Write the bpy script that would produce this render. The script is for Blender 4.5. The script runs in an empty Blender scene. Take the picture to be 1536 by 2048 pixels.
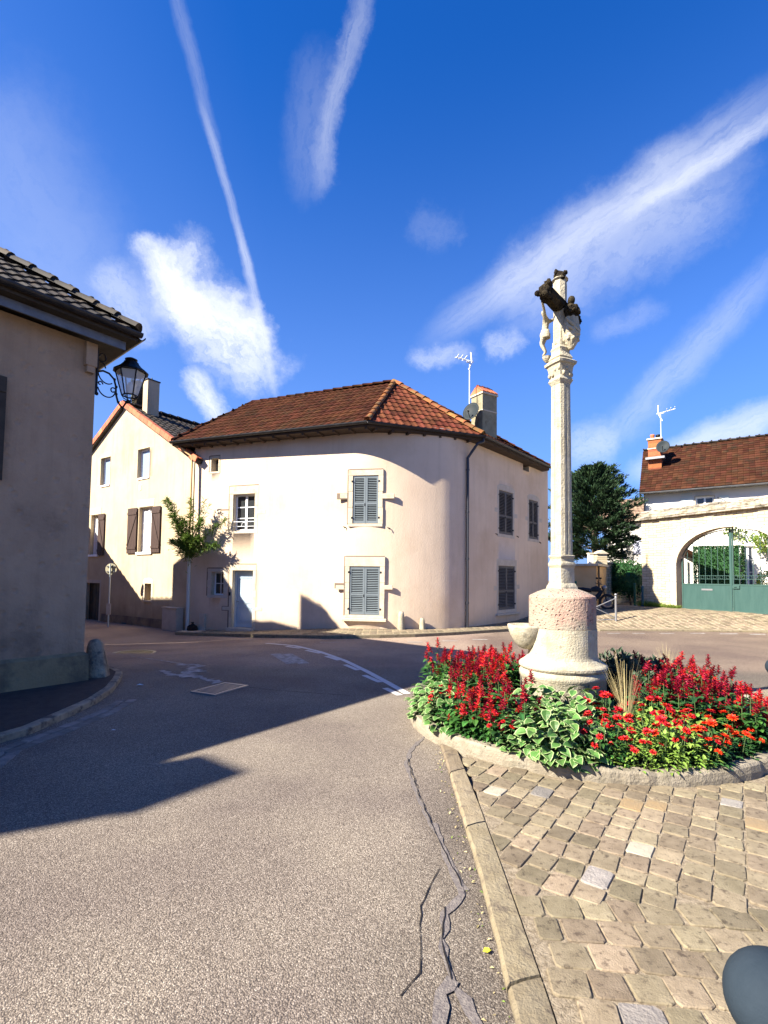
import bpy, bmesh, math, random
from mathutils import Vector, Matrix
from math import sin, cos, pi, radians, sqrt, atan2
random.seed(7)
C = bpy.context.scene.collection
scn = bpy.context.scene
# ------------------------------------------------------------------ camera
F = 1000.0; PPY = 1105.0; CAMZ = 1.7
PITCH = math.atan(0.05); ROLL = 0.012
cd = bpy.data.cameras.new('camera'); cam = bpy.data.objects.new('camera', cd); C.objects.link(cam)
cd.sensor_fit = 'VERTICAL'; cd.sensor_height = 36; cd.sensor_width = 27; cd.lens = 36*F/2048
cd.shift_y = (PPY-1024)/2048; cd.clip_start = 0.05; cd.clip_end = 3000
RC = Matrix.Rotation(pi/2+PITCH, 3, 'X') @ Matrix.Rotation(ROLL, 3, 'Z')
cam.matrix_world = Matrix.Translation((0, 0, CAMZ)) @ RC.to_4x4()
scn.camera = cam
# ------------------------------------------------------------------ sun, sky, exposure
SAZ = Vector((0.895, 0.445, 0)).normalized()      # the way the light travels over the ground
SEL = radians(36.6)
SUNV = Vector((SAZ.x*cos(SEL), SAZ.y*cos(SEL), -sin(SEL)))
sl = bpy.data.lights.new('sun', 'SUN'); sl.energy = 5.0; sl.angle = radians(0.53); sl.color = (1, .93, .80)
so = bpy.data.objects.new('sun', sl); C.objects.link(so); so.location = (-20, -10, 30)
so.rotation_euler = SUNV.to_track_quat('-Z', 'Y').to_euler()
scn.view_settings.view_transform = 'Standard'; scn.view_settings.look = 'None'
scn.view_settings.gamma = 1; scn.view_settings.exposure = 1.85
scn.cycles.max_bounces = 6
def ray(px, py):
    return (RC @ Vector(((px-768)/F, -(py-PPY)/F, -1))).normalized()
W = bpy.data.worlds.new('World'); scn.world = W; W.use_nodes = True
nt = W.node_tree; nt.nodes.clear()
def N(t, **k):
    n = nt.nodes.new(t)
    for a, b in k.items(): setattr(n, a, b)
    return n
def MA(op, a, b=None, c=None, clamp=False):
    n = nt.nodes.new('ShaderNodeMath'); n.operation = op; n.use_clamp = clamp
    for i, v in enumerate((a, b, c)):
        if v is None: continue
        if isinstance(v, (int, float)): n.inputs[i].default_value = v
        else: nt.links.new(v, n.inputs[i])
    return n.outputs[0]
def VM(op, a, b):
    n = nt.nodes.new('ShaderNodeVectorMath'); n.operation = op
    for i, v in enumerate((a, b)):
        if isinstance(v, (tuple, list, Vector)): n.inputs[i].default_value = tuple(v)
        else: nt.links.new(v, n.inputs[i])
    return n.outputs['Value'] if op == 'DOT_PRODUCT' else n.outputs[0]
sky = N('ShaderNodeTexSky', sky_type='NISHITA', sun_disc=False)
sky.sun_elevation = SEL
sky.sun_rotation = atan2(-SAZ.x, -SAZ.y)      # azimuth of the sun, clockwise from +Y
sky.altitude = 1200; sky.air_density = 1.0; sky.dust_density = 0.0; sky.ozone_density = 3.0
tc = N('ShaderNodeTexCoord'); D = tc.outputs['Generated']
hs = N('ShaderNodeHueSaturation'); hs.inputs['Saturation'].default_value = 1.22; hs.inputs['Hue'].default_value = .497
nt.links.new(sky.outputs[0], hs.inputs['Color'])
gm = N('ShaderNodeMix', data_type='RGBA', blend_type='MULTIPLY'); gm.inputs[0].default_value = 1
nt.links.new(hs.outputs[0], gm.inputs[6]); gm.inputs[7].default_value = (.28, .86, 1.52, 1)
nz = N('ShaderNodeTexNoise'); nz.inputs['Scale'].default_value = 11; nz.inputs['Detail'].default_value = 12; nz.inputs['Roughness'].default_value = .70
nt.links.new(D, nz.inputs['Vector'])
nz2 = N('ShaderNodeTexNoise'); nz2.inputs['Scale'].default_value = 4.5; nz2.inputs['Detail'].default_value = 6
nt.links.new(D, nz2.inputs['Vector'])
wob = VM('SUBTRACT', nz.outputs['Color'], (.5, .5, .5))
wob2 = VM('SUBTRACT', nz2.outputs['Color'], (.5, .5, .5))
total = None
def streak(a, b, wid, amp, fray=.05, big=.0, soft=1.0, nstr=1.0):
    """an elongated cloud between two directions of the sky (half width wid, in radians)"""
    global total
    A = ray(*a); B = ray(*b); Cc = (A+B).normalized(); T = (B-A).normalized(); Nn = Cc.cross(T).normalized()
    L = (B-A).length/2
    dd = D
    sc = nt.nodes.new('ShaderNodeVectorMath'); sc.operation = 'SCALE'; nt.links.new(wob, sc.inputs[0]); sc.inputs['Scale'].default_value = fray
    dd = VM('ADD', dd, sc.outputs[0])
    if big:
        s2 = nt.nodes.new('ShaderNodeVectorMath'); s2.operation = 'SCALE'; nt.links.new(wob2, s2.inputs[0]); s2.inputs['Scale'].default_value = big
        dd = VM('ADD', dd, s2.outputs[0])
    al = MA('SUBTRACT', VM('DOT_PRODUCT', dd, T), float(Cc.dot(T)))
    ac = VM('DOT_PRODUCT', dd, Nn)
    al = MA('DIVIDE', al, L); ac = MA('DIVIDE', ac, wid)
    al4 = MA('POWER', MA('ABSOLUTE', al), 4.0)
    r2 = MA('ADD', al4, MA('MULTIPLY', ac, ac))
    front = MA('GREATER_THAN', VM('DOT_PRODUCT', D, Cc), 0.3)
    m = MA('SUBTRACT', 1.0, r2, clamp=True)
    m = MA('POWER', m, 1.6*soft)
    # long fibres along the streak
    mp = nt.nodes.new('ShaderNodeCombineXYZ')
    nt.links.new(MA('MULTIPLY', al, 1.6), mp.inputs[0]); nt.links.new(MA('MULTIPLY', ac, 2.3), mp.inputs[1])
    mp.inputs[2].default_value = (a[0]*.013) % 7
    fn = nt.nodes.new('ShaderNodeTexNoise'); fn.inputs['Scale'].default_value = 2.6; fn.inputs['Detail'].default_value = 12; fn.inputs['Roughness'].default_value = .72
    nt.links.new(mp.outputs[0], fn.inputs['Vector'])
    fib = MA('MULTIPLY_ADD', fn.outputs['Fac'], 2.4*nstr, 1-1.25*nstr, clamp=True)
    m = MA('MULTIPLY', MA('MULTIPLY', m, fib), MA('MULTIPLY', front, amp))
    total = m if total is None else MA('SUBTRACT', 1.0, MA('MULTIPLY', MA('SUBTRACT', 1.0, total, clamp=True), MA('SUBTRACT', 1.0, m, clamp=True)))
streak((322, -120), (440, 330), .014, .13, .02)
streak((395, 180), (515, 590), .009, .27, .014)
streak((470, 420), (560, 820), .012, .34, .02)
streak((745, -120), (625, 420), .024, .24, .06, .0, 1.2)
streak((660, 60), (600, 430), .05, .10, .06, .03)
streak((1700, 90), (820, 705), .048, .34, .04, .02, 1.2)
streak((1640, 170), (1220, 460), .018, .40, .04, .03)
streak((1540, 300), (960, 640), .095, .34, .09, .06, 1.1, 1.0)
streak((270, 470), (560, 790), .090, .80, .11, .22, 1.15, 1.2)
streak((285, 470), (420, 660), .055, .65, .08, .14, .9, .9)
streak((330, 570), (560, 690), .050, .6, .08, .14, .9, .9)
streak((180, 520), (320, 700), .05, .35, .08, .03)
streak((370, 730), (450, 850), .030, .75, .06, .07, .9, .9)
streak((950, 690), (1060, 675), .035, .34, .10, .02, 1.6, 1.0)
streak((800, 725), (950, 700), .028, .35, .08, .02, 1.6)
streak((800, 420), (920, 490), .045, .08, .12, .03, 1.6)
streak((1600, 470), (1180, 930), .045, .24, .05, .03, 1.3)
streak((1640, 790), (1240, 960), .04, .55, .05, .03, 1.0, .6)
streak((1340, 610), (1160, 670), .03, .14, .07, .02, 1.6)
streak((-80, 30), (200, 760), .15, .14, .1, .06, 1.4, .6)
streak((1250, 880), (1120, 900), .05, .35, .06, .03)
sp = N('ShaderNodeSeparateXYZ'); nt.links.new(D, sp.inputs[0])
hz = MA('POWER', MA('SUBTRACT', 1.0, MA('MULTIPLY', MA('ABSOLUTE', sp.outputs['Z']), 1.3), clamp=True), 1.6)
hz = MA('ADD', MA('MULTIPLY', hz, 1.0), MA('MULTIPLY', MA('SUBTRACT', -0.2, sp.outputs['X'], clamp=True), .38), clamp=True)
mh = N('ShaderNodeMix', data_type='RGBA'); nt.links.new(hz, mh.inputs[0]); nt.links.new(gm.outputs[2], mh.inputs[6]); mh.inputs[7].default_value = (1.8, 2.8, 5.5, 1)
mx = N('ShaderNodeMix', data_type='RGBA'); nt.links.new(MA('MULTIPLY', total, 1.0, clamp=True), mx.inputs[0])
nt.links.new(mh.outputs[2], mx.inputs[6]); mx.inputs[7].default_value = (6.6, 6.8, 7.2, 1)
bg = N('ShaderNodeBackground'); bg.inputs['Strength'].default_value = 0.050
nt.links.new(mx.outputs[2], bg.inputs['Color'])
out = N('ShaderNodeOutputWorld'); nt.links.new(bg.outputs[0], out.inputs['Surface'])
# ------------------------------------------------------------------ pixel -> place helpers
EYE = Vector((0, 0, CAMZ))
def S(t): t = max(0, min(1, t)); return t*t*(3-2*t)
def gz(x, y):
    a = -0.29*S((-x-0.3)/5.5)*S((y-9)/6.5)
    b = 0.48*S((x-4)/5)*S((y+.25*(x-9)-16.6)/3.6)
    return a+b
def at(px, py, Y):
    r = ray(px, py); return EYE + r*(Y/r.y)
def onz(px, py, z=0):
    r = ray(px, py); return EYE + r*((z-CAMZ)/r.z)
def gnd(px, py, dz=0):
    r = ray(px, py); p = onz(px, py, 0)
    t = 1.0
    for k in range(4000):                      # march to the terrain
        q = EYE + r*t
        if q.z <= gz(q.x, q.y)+dz: return q
        t += .02
    return p
# ------------------------------------------------------------------ object helpers
ROOT = {}
def tag(o, label=None, cat=None, group=None, kind=None):
    if label: o['label'] = label
    if cat: o['category'] = cat
    if group: o['group'] = group
    if kind: o['kind'] = kind
    return o
def thing(name, label, cat, loc=(0, 0, 0), group=None, rz=0):
    o = bpy.data.objects.new(name, None); C.objects.link(o); o.location = loc; o.rotation_euler = (0, 0, rz)
    o.empty_display_size = .1
    ROOT[o] = Vector(loc) if rz == 0 else Vector((0, 0, 0))
    return tag(o, label, cat, group)
class MB:
    def __init__(s): s.v = []; s.f = []; s.m = []; s.sm = []; s.r = []; s.cr = 0.5; s.T = None
    def add(s, vs, fs, mi=0, smooth=False, rnd=None):
        b = len(s.v)
        if s.T is not None: vs = [s.T @ Vector(v) for v in vs]
        s.v += [tuple(v) for v in vs]
        for f in fs:
            s.f.append(tuple(b+i for i in f)); s.m.append(mi); s.sm.append(smooth); s.r.append(s.cr if rnd is None else rnd)
    def box(s, c, d, mi=0, R=None, rnd=None, taper=1.0):
        hx, hy, hz_ = d[0]/2, d[1]/2, d[2]/2
        vs = [Vector((x*hx*(taper if z > 0 else 1), y*hy*(taper if z > 0 else 1), z*hz_)) for z in (-1, 1) for x, y in ((-1, -1), (1, -1), (1, 1), (-1, 1))]
        if R is not None: vs = [R @ v for v in vs]
        vs = [v+Vector(c) for v in vs]
        s.add(vs, [(3, 2, 1, 0), (4, 5, 6, 7), (0, 1, 5, 4), (1, 2, 6, 5), (2, 3, 7, 6), (3, 0, 4, 7)], mi, False, rnd)
    def prism(s, poly, z0, z1, mi=0, zf=None):
        n = len(poly)
        vs = [(p[0], p[1], z0) for p in poly]+[(p[0], p[1], z1) for p in poly]
        s.add(vs, [tuple(range(n-1, -1, -1)), tuple(range(n, 2*n))]+[(i, (i+1) % n, n+(i+1) % n, n+i) for i in range(n)], mi)
    def tube(s, pts, r, n=8, mi=0, cap=True, smooth=True):
        pts = [Vector(p) for p in pts]
        rs = r if isinstance(r, (list, tuple)) else [r]*len(pts)
        vs = []; up = Vector((0, 0, 1)); pa = None
        for i, p in enumerate(pts):
            d = (pts[min(i+1, len(pts)-1)]-pts[max(i-1, 0)]).normalized()
            if pa is None:
                a = d.cross(up if abs(d.z) < .9 else Vector((1, 0, 0))).normalized()
            else:
                a = (pa-d*pa.dot(d)).normalized()
            pa = a; b = d.cross(a)
            for k in range(n):
                t = 2*pi*k/n; vs.append(p+(a*cos(t)+b*sin(t))*rs[i])
        fs = [(i*n+k, i*n+(k+1) % n, (i+1)*n+(k+1) % n, (i+1)*n+k) for i in range(len(pts)-1) for k in range(n)]
        s.add(vs, fs, mi, smooth)
        if cap: s.add([vs[k] for k in range(n)], [tuple(range(n-1, -1, -1))], mi); s.add([vs[-n+k] for k in range(n)], [tuple(range(n))], mi)
    def lathe(s, prof, c=(0, 0, 0), n=32, mi=0, smooth=True, jit=0, a0=0, sq=None):
        vs = []
        for r, z in prof:
            for k in range(n):
                t = 2*pi*k/n+a0
                q = r*(1+(random.uniform(-jit, jit) if jit else 0))
                if sq: q *= sq(t)
                vs.append((c[0]+q*cos(t), c[1]+q*sin(t), c[2]+z))
        fs = [(i*n+k, i*n+(k+1) % n, (i+1)*n+(k+1) % n, (i+1)*n+k) for i in range(len(prof)-1) for k in range(n)]
        s.add(vs, fs, mi, smooth)
        s.add(vs[:n], [tuple(range(n-1, -1, -1))], mi); s.add(vs[-n:], [tuple(range(n))], mi)
    def ball(s, c, r, nu=10, nv=7, mi=0, jit=0, R=None):
        if isinstance(r, (int, float)): r = (r, r, r)
        vs = []
        for j in range(1, nv):
            for i in range(nu):
                a, b = 2*pi*i/nu, pi*j/nv; q = 1+random.uniform(-jit, jit)
                vs.append(Vector((r[0]*q*sin(b)*cos(a), r[1]*q*sin(b)*sin(a), r[2]*q*cos(b))))
        vs += [Vector((0, 0, r[2])), Vector((0, 0, -r[2]))]
        if R is not None: vs = [R @ v for v in vs]
        vs = [v+Vector(c) for v in vs]; n = len(vs)
        fs = [(j*nu+i, (j+1)*nu+i, (j+1)*nu+(i+1) % nu, j*nu+(i+1) % nu) for j in range(nv-2) for i in range(nu)]
        fs += [(n-2, i, (i+1) % nu) for i in range(nu)]+[(n-1, (nv-2)*nu+(i+1) % nu, (nv-2)*nu+i) for i in range(nu)]
        s.add(vs, fs, mi, True)
    def leaf(s, p, d, up, L, w, mi=0, rnd=None, fold=.25):
        p = Vector(p); d = Vector(d).normalized(); sd = d.cross(Vector(up))
        if sd.length < 1e-4: sd = d.cross(Vector((1, 0, 0)))
        sd.normalize(); u = sd.cross(d)
        vs = [p, p+d*L*.4+sd*w/2+u*w*fold, p+d*L+u*(-L*.12), p+d*L*.4-sd*w/2+u*w*fold]
        s.add(vs, [(0, 1, 2), (0, 2, 3)], mi, False, rnd)
    def build_split(s, name, mats, parent):
        par = list(range(len(s.v)))
        def fd(i):
            while par[i] != i: par[i] = par[par[i]]; i = par[i]
            return i
        for f in s.f:
            for i in f[1:]: par[fd(i)] = fd(f[0])
        G = {}
        for k, f in enumerate(s.f): G.setdefault(fd(f[0]), []).append(k)
        for ks in G.values():
            m = MB(); mp = {}
            for k in ks:
                for i in s.f[k]:
                    if i not in mp: mp[i] = len(m.v); m.v.append(s.v[i])
                m.f.append(tuple(mp[i] for i in s.f[k])); m.m.append(s.m[k]); m.sm.append(s.sm[k]); m.r.append(s.r[k])
            m.build(name, mats, parent)
    def build(s, name, mats, parent=None, loc=None, bevel=0, bvw=None):
        me = bpy.data.meshes.new(name)
        off = Vector((0, 0, 0))
        if parent is not None:
            r = parent
            while r.parent is not None: r = r.parent
            off = ROOT.get(r, Vector((0, 0, 0)))
        elif loc is not None: off = Vector(loc)
        me.from_pydata([tuple(Vector(v)-off) for v in s.v], [], s.f)
        if not isinstance(mats, (list, tuple)): mats = [mats]
        for m in mats: me.materials.append(m)
        me.polygons.foreach_set('material_index', s.m); me.polygons.foreach_set('use_smooth', s.sm)
        at_ = me.attributes.new('rnd', 'FLOAT', 'FACE'); at_.data.foreach_set('value', s.r)
        me.update()
        o = bpy.data.objects.new(name, me); C.objects.link(o)
        if parent is not None: o.parent = parent
        elif loc is not None: o.location = loc; ROOT[o] = Vector(loc)
        else: ROOT[o] = Vector((0, 0, 0))
        if bevel:
            md = o.modifiers.new('bevel', 'BEVEL'); md.width = bevel; md.segments = 2; md.limit_method = 'ANGLE'; md.angle_limit = radians(40)
        return o
def copy_tree(o, parent=None):
    c = o.copy(); C.objects.link(c); c.parent = parent
    for ch in list(o.children): copy_tree(ch, c)
    return c
# ------------------------------------------------------------------ materials
def mk(name, c1, c2=None, scale=3.0, rough=.85, bump=0.0, bscale=40, metal=0.0, rvar=0.0, c3=None, s3=.6, t3=(.5, .62), detail=6, spec=.3, streak=0, trans=0, cells=None, anis=None, pits=0):
    m = bpy.data.materials.new(name); m.use_nodes = True; t = m.node_tree; n = t.nodes; l = t.links
    b = n['Principled BSDF']; b.inputs['Roughness'].default_value = rough; b.inputs['Metallic'].default_value = metal
    b.inputs['Specular IOR Level'].default_value = spec
    pos = n.new('ShaderNodeNewGeometry').outputs['Position']
    if anis:
        mp = n.new('ShaderNodeMapping'); mp.inputs['Scale'].default_value = anis; l.new(pos, mp.inputs[0]); pos = mp.outputs[0]
    def noise(sc, det=detail, ro=.6):
        k = n.new('ShaderNodeTexNoise'); k.inputs['Scale'].default_value = sc; k.inputs['Detail'].default_value = det; k.inputs['Roughness'].default_value = ro
        l.new(pos, k.inputs['Vector']); return k
    col = None
    if c2:
        k = noise(scale); r = n.new('ShaderNodeMapRange'); r.inputs[1].default_value = .32; r.inputs[2].default_value = .68; l.new(k.outputs['Fac'], r.inputs[0])
        x = n.new('ShaderNodeMix'); x.data_type = 'RGBA'; l.new(r.outputs[0], x.inputs[0]); x.inputs[6].default_value = (*c1, 1); x.inputs[7].default_value = (*c2, 1); col = x.outputs[2]
    else:
        rg = n.new('ShaderNodeRGB'); rg.outputs[0].default_value = (*c1, 1); col = rg.outputs[0]
    if c3:
        k = noise(s3, 8, .65); r = n.new('ShaderNodeMapRange'); r.inputs[1].default_value = t3[0]; r.inputs[2].default_value = t3[1]; l.new(k.outputs['Fac'], r.inputs[0])
        x = n.new('ShaderNodeMix'); x.data_type = 'RGBA'; l.new(r.outputs[0], x.inputs[0]); l.new(col, x.inputs[6]); x.inputs[7].default_value = (*c3, 1); col = x.outputs[2]
    if streak:
        gp = n.new('ShaderNodeNewGeometry').outputs['Position']; mp2 = n.new('ShaderNodeMapping'); mp2.inputs['Scale'].default_value = (3.2, 3.2, .28); l.new(gp, mp2.inputs[0])
        k = n.new('ShaderNodeTexNoise'); k.inputs['Scale'].default_value = 1.3; k.inputs['Detail'].default_value = 8; k.inputs['Roughness'].default_value = .65; l.new(mp2.outputs[0], k.inputs['Vector'])
        r = n.new('ShaderNodeMapRange'); r.inputs[1].default_value = .5; r.inputs[2].default_value = .75; r.inputs[3].default_value = 1; r.inputs[4].default_value = 1-streak; l.new(k.outputs['Fac'], r.inputs[0])
        sz_ = n.new('ShaderNodeSeparateXYZ'); l.new(gp, sz_.inputs[0]); k2 = n.new('ShaderNodeTexNoise'); k2.inputs['Scale'].default_value = 2.2; k2.inputs['Detail'].default_value = 8; l.new(gp, k2.inputs['Vector'])
        zz = n.new('ShaderNodeMath'); zz.operation = 'MULTIPLY_ADD'; l.new(k2.outputs['Fac'], zz.inputs[0]); zz.inputs[1].default_value = -1.3; l.new(sz_.outputs[2], zz.inputs[2])
        r4 = n.new('ShaderNodeMapRange'); r4.inputs[1].default_value = -.75; r4.inputs[2].default_value = .1; r4.inputs[3].default_value = 1-1.6*streak; r4.inputs[4].default_value = 1; l.new(zz.outputs[0], r4.inputs[0])
        mu = n.new('ShaderNodeMath'); mu.operation = 'MULTIPLY'; l.new(r.outputs[0], mu.inputs[0]); l.new(r4.outputs[0], mu.inputs[1])
        x = n.new('ShaderNodeMix'); x.data_type = 'RGBA'; x.blend_type = 'MULTIPLY'; x.inputs[0].default_value = 1; l.new(col, x.inputs[6]); l.new(mu.outputs[0], x.inputs[7]); col = x.outputs[2]
    if rvar:
        a = n.new('ShaderNodeAttribute'); a.attribute_name = 'rnd'
        r = n.new('ShaderNodeMapRange'); l.new(a.outputs['Fac'], r.inputs[0]); r.inputs[3].default_value = 1-rvar; r.inputs[4].default_value = 1+rvar
        h = n.new('ShaderNodeHueSaturation'); l.new(r.outputs[0], h.inputs['Value']); l.new(col, h.inputs['Color'])
        w = n.new('ShaderNodeTexWhiteNoise'); w.noise_dimensions = '1D'; l.new(a.outputs['Fac'], w.inputs['W'])
        r2 = n.new('ShaderNodeMapRange'); l.new(w.outputs['Value'], r2.inputs[0]); r2.inputs[3].default_value = .5-.035*rvar; r2.inputs[4].default_value = .5+.035*rvar
        l.new(r2.outputs[0], h.inputs['Hue']); col = h.outputs[0]
    l.new(col, b.inputs['Base Color'])
    if bump:
        k = noise(bscale, 5, .6); hgt = k.outputs['Fac']
        if pits:
            v = n.new('ShaderNodeTexVoronoi'); v.inputs['Scale'].default_value = pits; l.new(pos, v.inputs['Vector'])
            r = n.new('ShaderNodeMapRange'); r.inputs[1].default_value = .12; r.inputs[2].default_value = .3; l.new(v.outputs['Distance'], r.inputs[0])
            mm = n.new('ShaderNodeMath'); mm.operation = 'ADD'; l.new(r.outputs[0], mm.inputs[0]); l.new(hgt, mm.inputs[1]); hgt = mm.outputs[0]
        bp = n.new('ShaderNodeBump'); bp.inputs['Strength'].default_value = bump; bp.inputs['Distance'].default_value = .02
        l.new(hgt, bp.inputs['Height']); l.new(bp.outputs[0], b.inputs['Normal'])
    if trans:
        tr = n.new('ShaderNodeBsdfTranslucent'); l.new(col, tr.inputs[0]); ms = n.new('ShaderNodeMixShader'); ms.inputs[0].default_value = trans
        l.new(b.outputs[0], ms.inputs[1]); l.new(tr.outputs[0], ms.inputs[2]); l.new(ms.outputs[0], n['Material Output'].inputs['Surface'])
    return m
M = {}
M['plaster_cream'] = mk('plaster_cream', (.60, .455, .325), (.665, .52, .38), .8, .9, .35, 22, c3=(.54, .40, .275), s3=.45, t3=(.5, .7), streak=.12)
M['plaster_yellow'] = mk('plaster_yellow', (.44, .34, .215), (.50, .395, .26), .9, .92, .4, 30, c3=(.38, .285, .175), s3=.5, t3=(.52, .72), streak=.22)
M['plaster_dim'] = mk('plaster_dim', (.31, .22, .15), (.38, .28, .195), 2.2, .95, .6, 26, c3=(.235, .17, .12), s3=1.1, t3=(.5, .66), pits=6, streak=.2)  # render of the shaded house; also paints shade on the gateway reveal
M['plinth'] = mk('plinth', (.19, .15, .085), (.24, .195, .115), 2.0, .95, .5, 30, c3=(.11, .095, .065), s3=1.2)
M['white_wall'] = mk('white_wall', (.70, .66, .58), (.76, .73, .66), 1.2, .9, .2, 30)
M['stone_trim'] = mk('stone_trim', (0.478, 0.396, 0.285), (0.57, 0.488, 0.368), 5, .9, .5, 35, c3=(0.423, 0.331, 0.221), s3=3, t3=(.55, .7))
M['trim_dim'] = mk('trim_dim', (.42, .36, .29), (.50, .44, .36), 5, .9, .5, 35)
M['recess_shadow'] = mk('joint', (.20, .15, .11), None, rough=1)  # dark colour painting the recess shadow beside the window surrounds
M['cross_stone'] = mk('cross_stone', (0.343, 0.296, 0.203), (0.452, 0.406, 0.304), 9, .95, .7, 45, c3=(0.133, 0.117, 0.0858), s3=5.0, t3=(.60, .72), pits=0, streak=.25)
M['cross_dark'] = mk('cross_dark', (0.0234, 0.0179, 0.0124), (0.0605, 0.0495, 0.033), 12, .95, 1.0, 50, c3=(0.0165, 0.0138, 0.0124), s3=9, t3=(.5, .6), pits=20, spec=.0)
M['cross_stain'] = mk('cross_stain', (.44, .38, .26), (.20, .165, .11), 9, .95, .8, 45, c3=(.06, .05, .035), s3=6, t3=(.47, .56), pits=0)
M['pink_stone'] = mk('pink_stone', (0.333, 0.194, 0.149), (0.387, 0.279, 0.211), 6, .95, 1.0, 45, c3=(0.297, 0.261, 0.198), s3=2.2, t3=(.46, .58), pits=20)
M['rim_stone'] = mk('rim_stone', (0.211, 0.179, 0.127), (0.274, 0.237, 0.179), 7, .9, .8, 40, c3=(0.168, 0.148, 0.105), s3=4, t3=(.52, .68), rvar=.15)
M['kerb_stone'] = mk('kerb_stone', (0.18, 0.14, 0.0868), (0.229, 0.186, 0.124), 9, .9, .6, 60, c3=(0.124, 0.0961, 0.0682), s3=12, t3=(.52, .64), rvar=.2)
M['cobble'] = mk('cobble', (0.162, 0.127, 0.0808), (0.232, 0.186, 0.123), 14, .85, .45, 110, c3=(0.0924, 0.0693, 0.0462), s3=24, t3=(.54, .64), rvar=.34)
M['cobble_dark'] = mk('cobble_dark', (0.16, 0.144, 0.128), (0.232, 0.208, 0.184), 12, .9, .7, 60, rvar=.3)
M['sand_joint'] = mk('sand_joint', (.15, .115, .075), (.33, .27, .19), 42, 1, .8, 120)
M['soil'] = mk('soil', (.035, .022, .015), (.06, .04, .03), 20, 1, 1, 60)
M['grey_shutter'] = mk('grey_shutter', (.125, .15, .165), (.15, .175, .19), 3, .6, .1, 60)
M['dark_shutter'] = mk('dark_shutter', (.085, .08, .08), (.11, .105, .10), 3, .7, .1, 60)
M['brown_shutter'] = mk('brown_shutter', (.035, .018, .014), (.055, .03, .022), 3, .7, .3, 60, anis=(3, 3, .5))
M['white_paint'] = mk('white_paint', (.80, .80, .80), None, rough=.45)
M['door_paint'] = mk('door_paint', (.40, .48, .55), (.44, .52, .58), 3, .45)
M['dark_wood'] = mk('dark_wood', (.025, .02, .016), (.05, .04, .03), 5, .7)
M['soffit'] = mk('soffit', (0.045, 0.03, 0.0225), (0.065, 0.045, 0.0325), 4, .85, .2, 40)
M['gutter'] = mk('gutter', (.028, .028, .032), (.05, .05, .055), 6, .45, metal=.6)
M['gutter_zinc'] = mk('gutter_zinc', (.13, .13, .14), (.19, .19, .2), 6, .5, metal=.6)
M['pipe_black'] = mk('pipe_black', (.035, .036, .045), None, rough=.4)
M['pipe_pale'] = mk('pipe_pale', (.42, .47, .47), None, rough=.5)
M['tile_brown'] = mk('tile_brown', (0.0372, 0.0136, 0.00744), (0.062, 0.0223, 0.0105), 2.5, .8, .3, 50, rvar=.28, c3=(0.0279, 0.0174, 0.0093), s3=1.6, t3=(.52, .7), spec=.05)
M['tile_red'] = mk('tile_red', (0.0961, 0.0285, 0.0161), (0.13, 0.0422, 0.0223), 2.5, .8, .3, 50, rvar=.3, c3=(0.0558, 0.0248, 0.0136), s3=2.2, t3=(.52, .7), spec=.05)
M['tile_dark'] = mk('tile_dark', (.018, .015, .013), (.032, .026, .022), 2.5, .8, .3, 50, rvar=.4, c3=(.05, .033, .02), s3=3)
M['tile_mid'] = mk('tile_mid', (0.0422, 0.0161, 0.0093), (0.062, 0.0236, 0.013), 2.5, .8, .3, 50, rvar=.3, c3=(0.031, 0.0186, 0.0112), s3=1.8, spec=.05)
M['ridge_orange'] = mk('ridge_orange', (0.202, 0.07, 0.0179), (0.151, 0.0448, 0.0146), 6, .85, .4, 50, rvar=.3, c3=(0.146, 0.0952, 0.028), s3=5, t3=(.5, .62))
M['tile_terracotta'] = mk('tile_terracotta', (.42, .105, .05), (.47, .15, .075), 6, .8, .2, 50, rvar=.2)
M['brick'] = mk('brick', (0.247, 0.0638, 0.0263), (0.3, 0.0975, 0.0413), 8, .9, .4, 40, rvar=.3)
M['render_grey'] = mk('render_grey', (.20, .175, .11), (.28, .25, .165), 5, .95, .7, 35, c3=(.14, .12, .075), s3=3, t3=(.52, .66))
M['iron'] = mk('iron', (.012, .012, .014), None, rough=.5, metal=.4)
M['galv'] = mk('galv', (.24, .24, .25), None, rough=.45, metal=.5)
M['dish'] = mk('dish', (0.02, 0.026, 0.03), (0.03, 0.036, 0.04), 4, .5, spec=.05)
M['antenna'] = mk('antenna', (.78, .80, .82), None, rough=.4)
M['bollard'] = mk('bollard', (.016, .024, .034), (.024, .034, .046), 6, .75, .15, 60, spec=.08)
M['green_paint'] = mk('green_paint', (0.0236, 0.0608, 0.0546), (0.0347, 0.0775, 0.0694), 2.2, .55, .1, 30, anis=(3, 3, .6))
M['green_bar'] = mk('green_bar', (.035, .075, .065), None, rough=.5)
M['post_green'] = mk('post_green', (.01, .09, .06), None, rough=.5)
M['line_paint'] = mk('line_paint', (.60, .58, .56), (.45, .43, .41), 14, .8, .3, 80)
M['line_worn'] = mk('line_worn', (.42, .40, .37), (.16, .14, .13), 9, .9, .3, 80)
M['tar'] = mk('tar', (0.106, 0.09, 0.0875), (0.188, 0.163, 0.144), 40, .7, .6, 90)
M['crack'] = mk('crack', (.012, .01, .01), None, rough=1)
M['asphalt_pink'] = mk('asphalt_pink', (.15, .105, .095), (.19, .135, .12), 5, .9, .6, 130)
M['leaf_dark'] = mk('leaf_dark', (0.0168, 0.06, 0.0156), (0.0312, 0.096, 0.024), 20, .55, rvar=.5, trans=.18)
M['leaf_mid'] = mk('leaf_mid', (.03, .10, .018), (.055, .15, .028), 20, .5, rvar=.4, trans=.2)
M['leaf_light'] = mk('leaf_light', (.14, .26, .035), (.24, .34, .07), 20, .5, rvar=.3, trans=.25)
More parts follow.
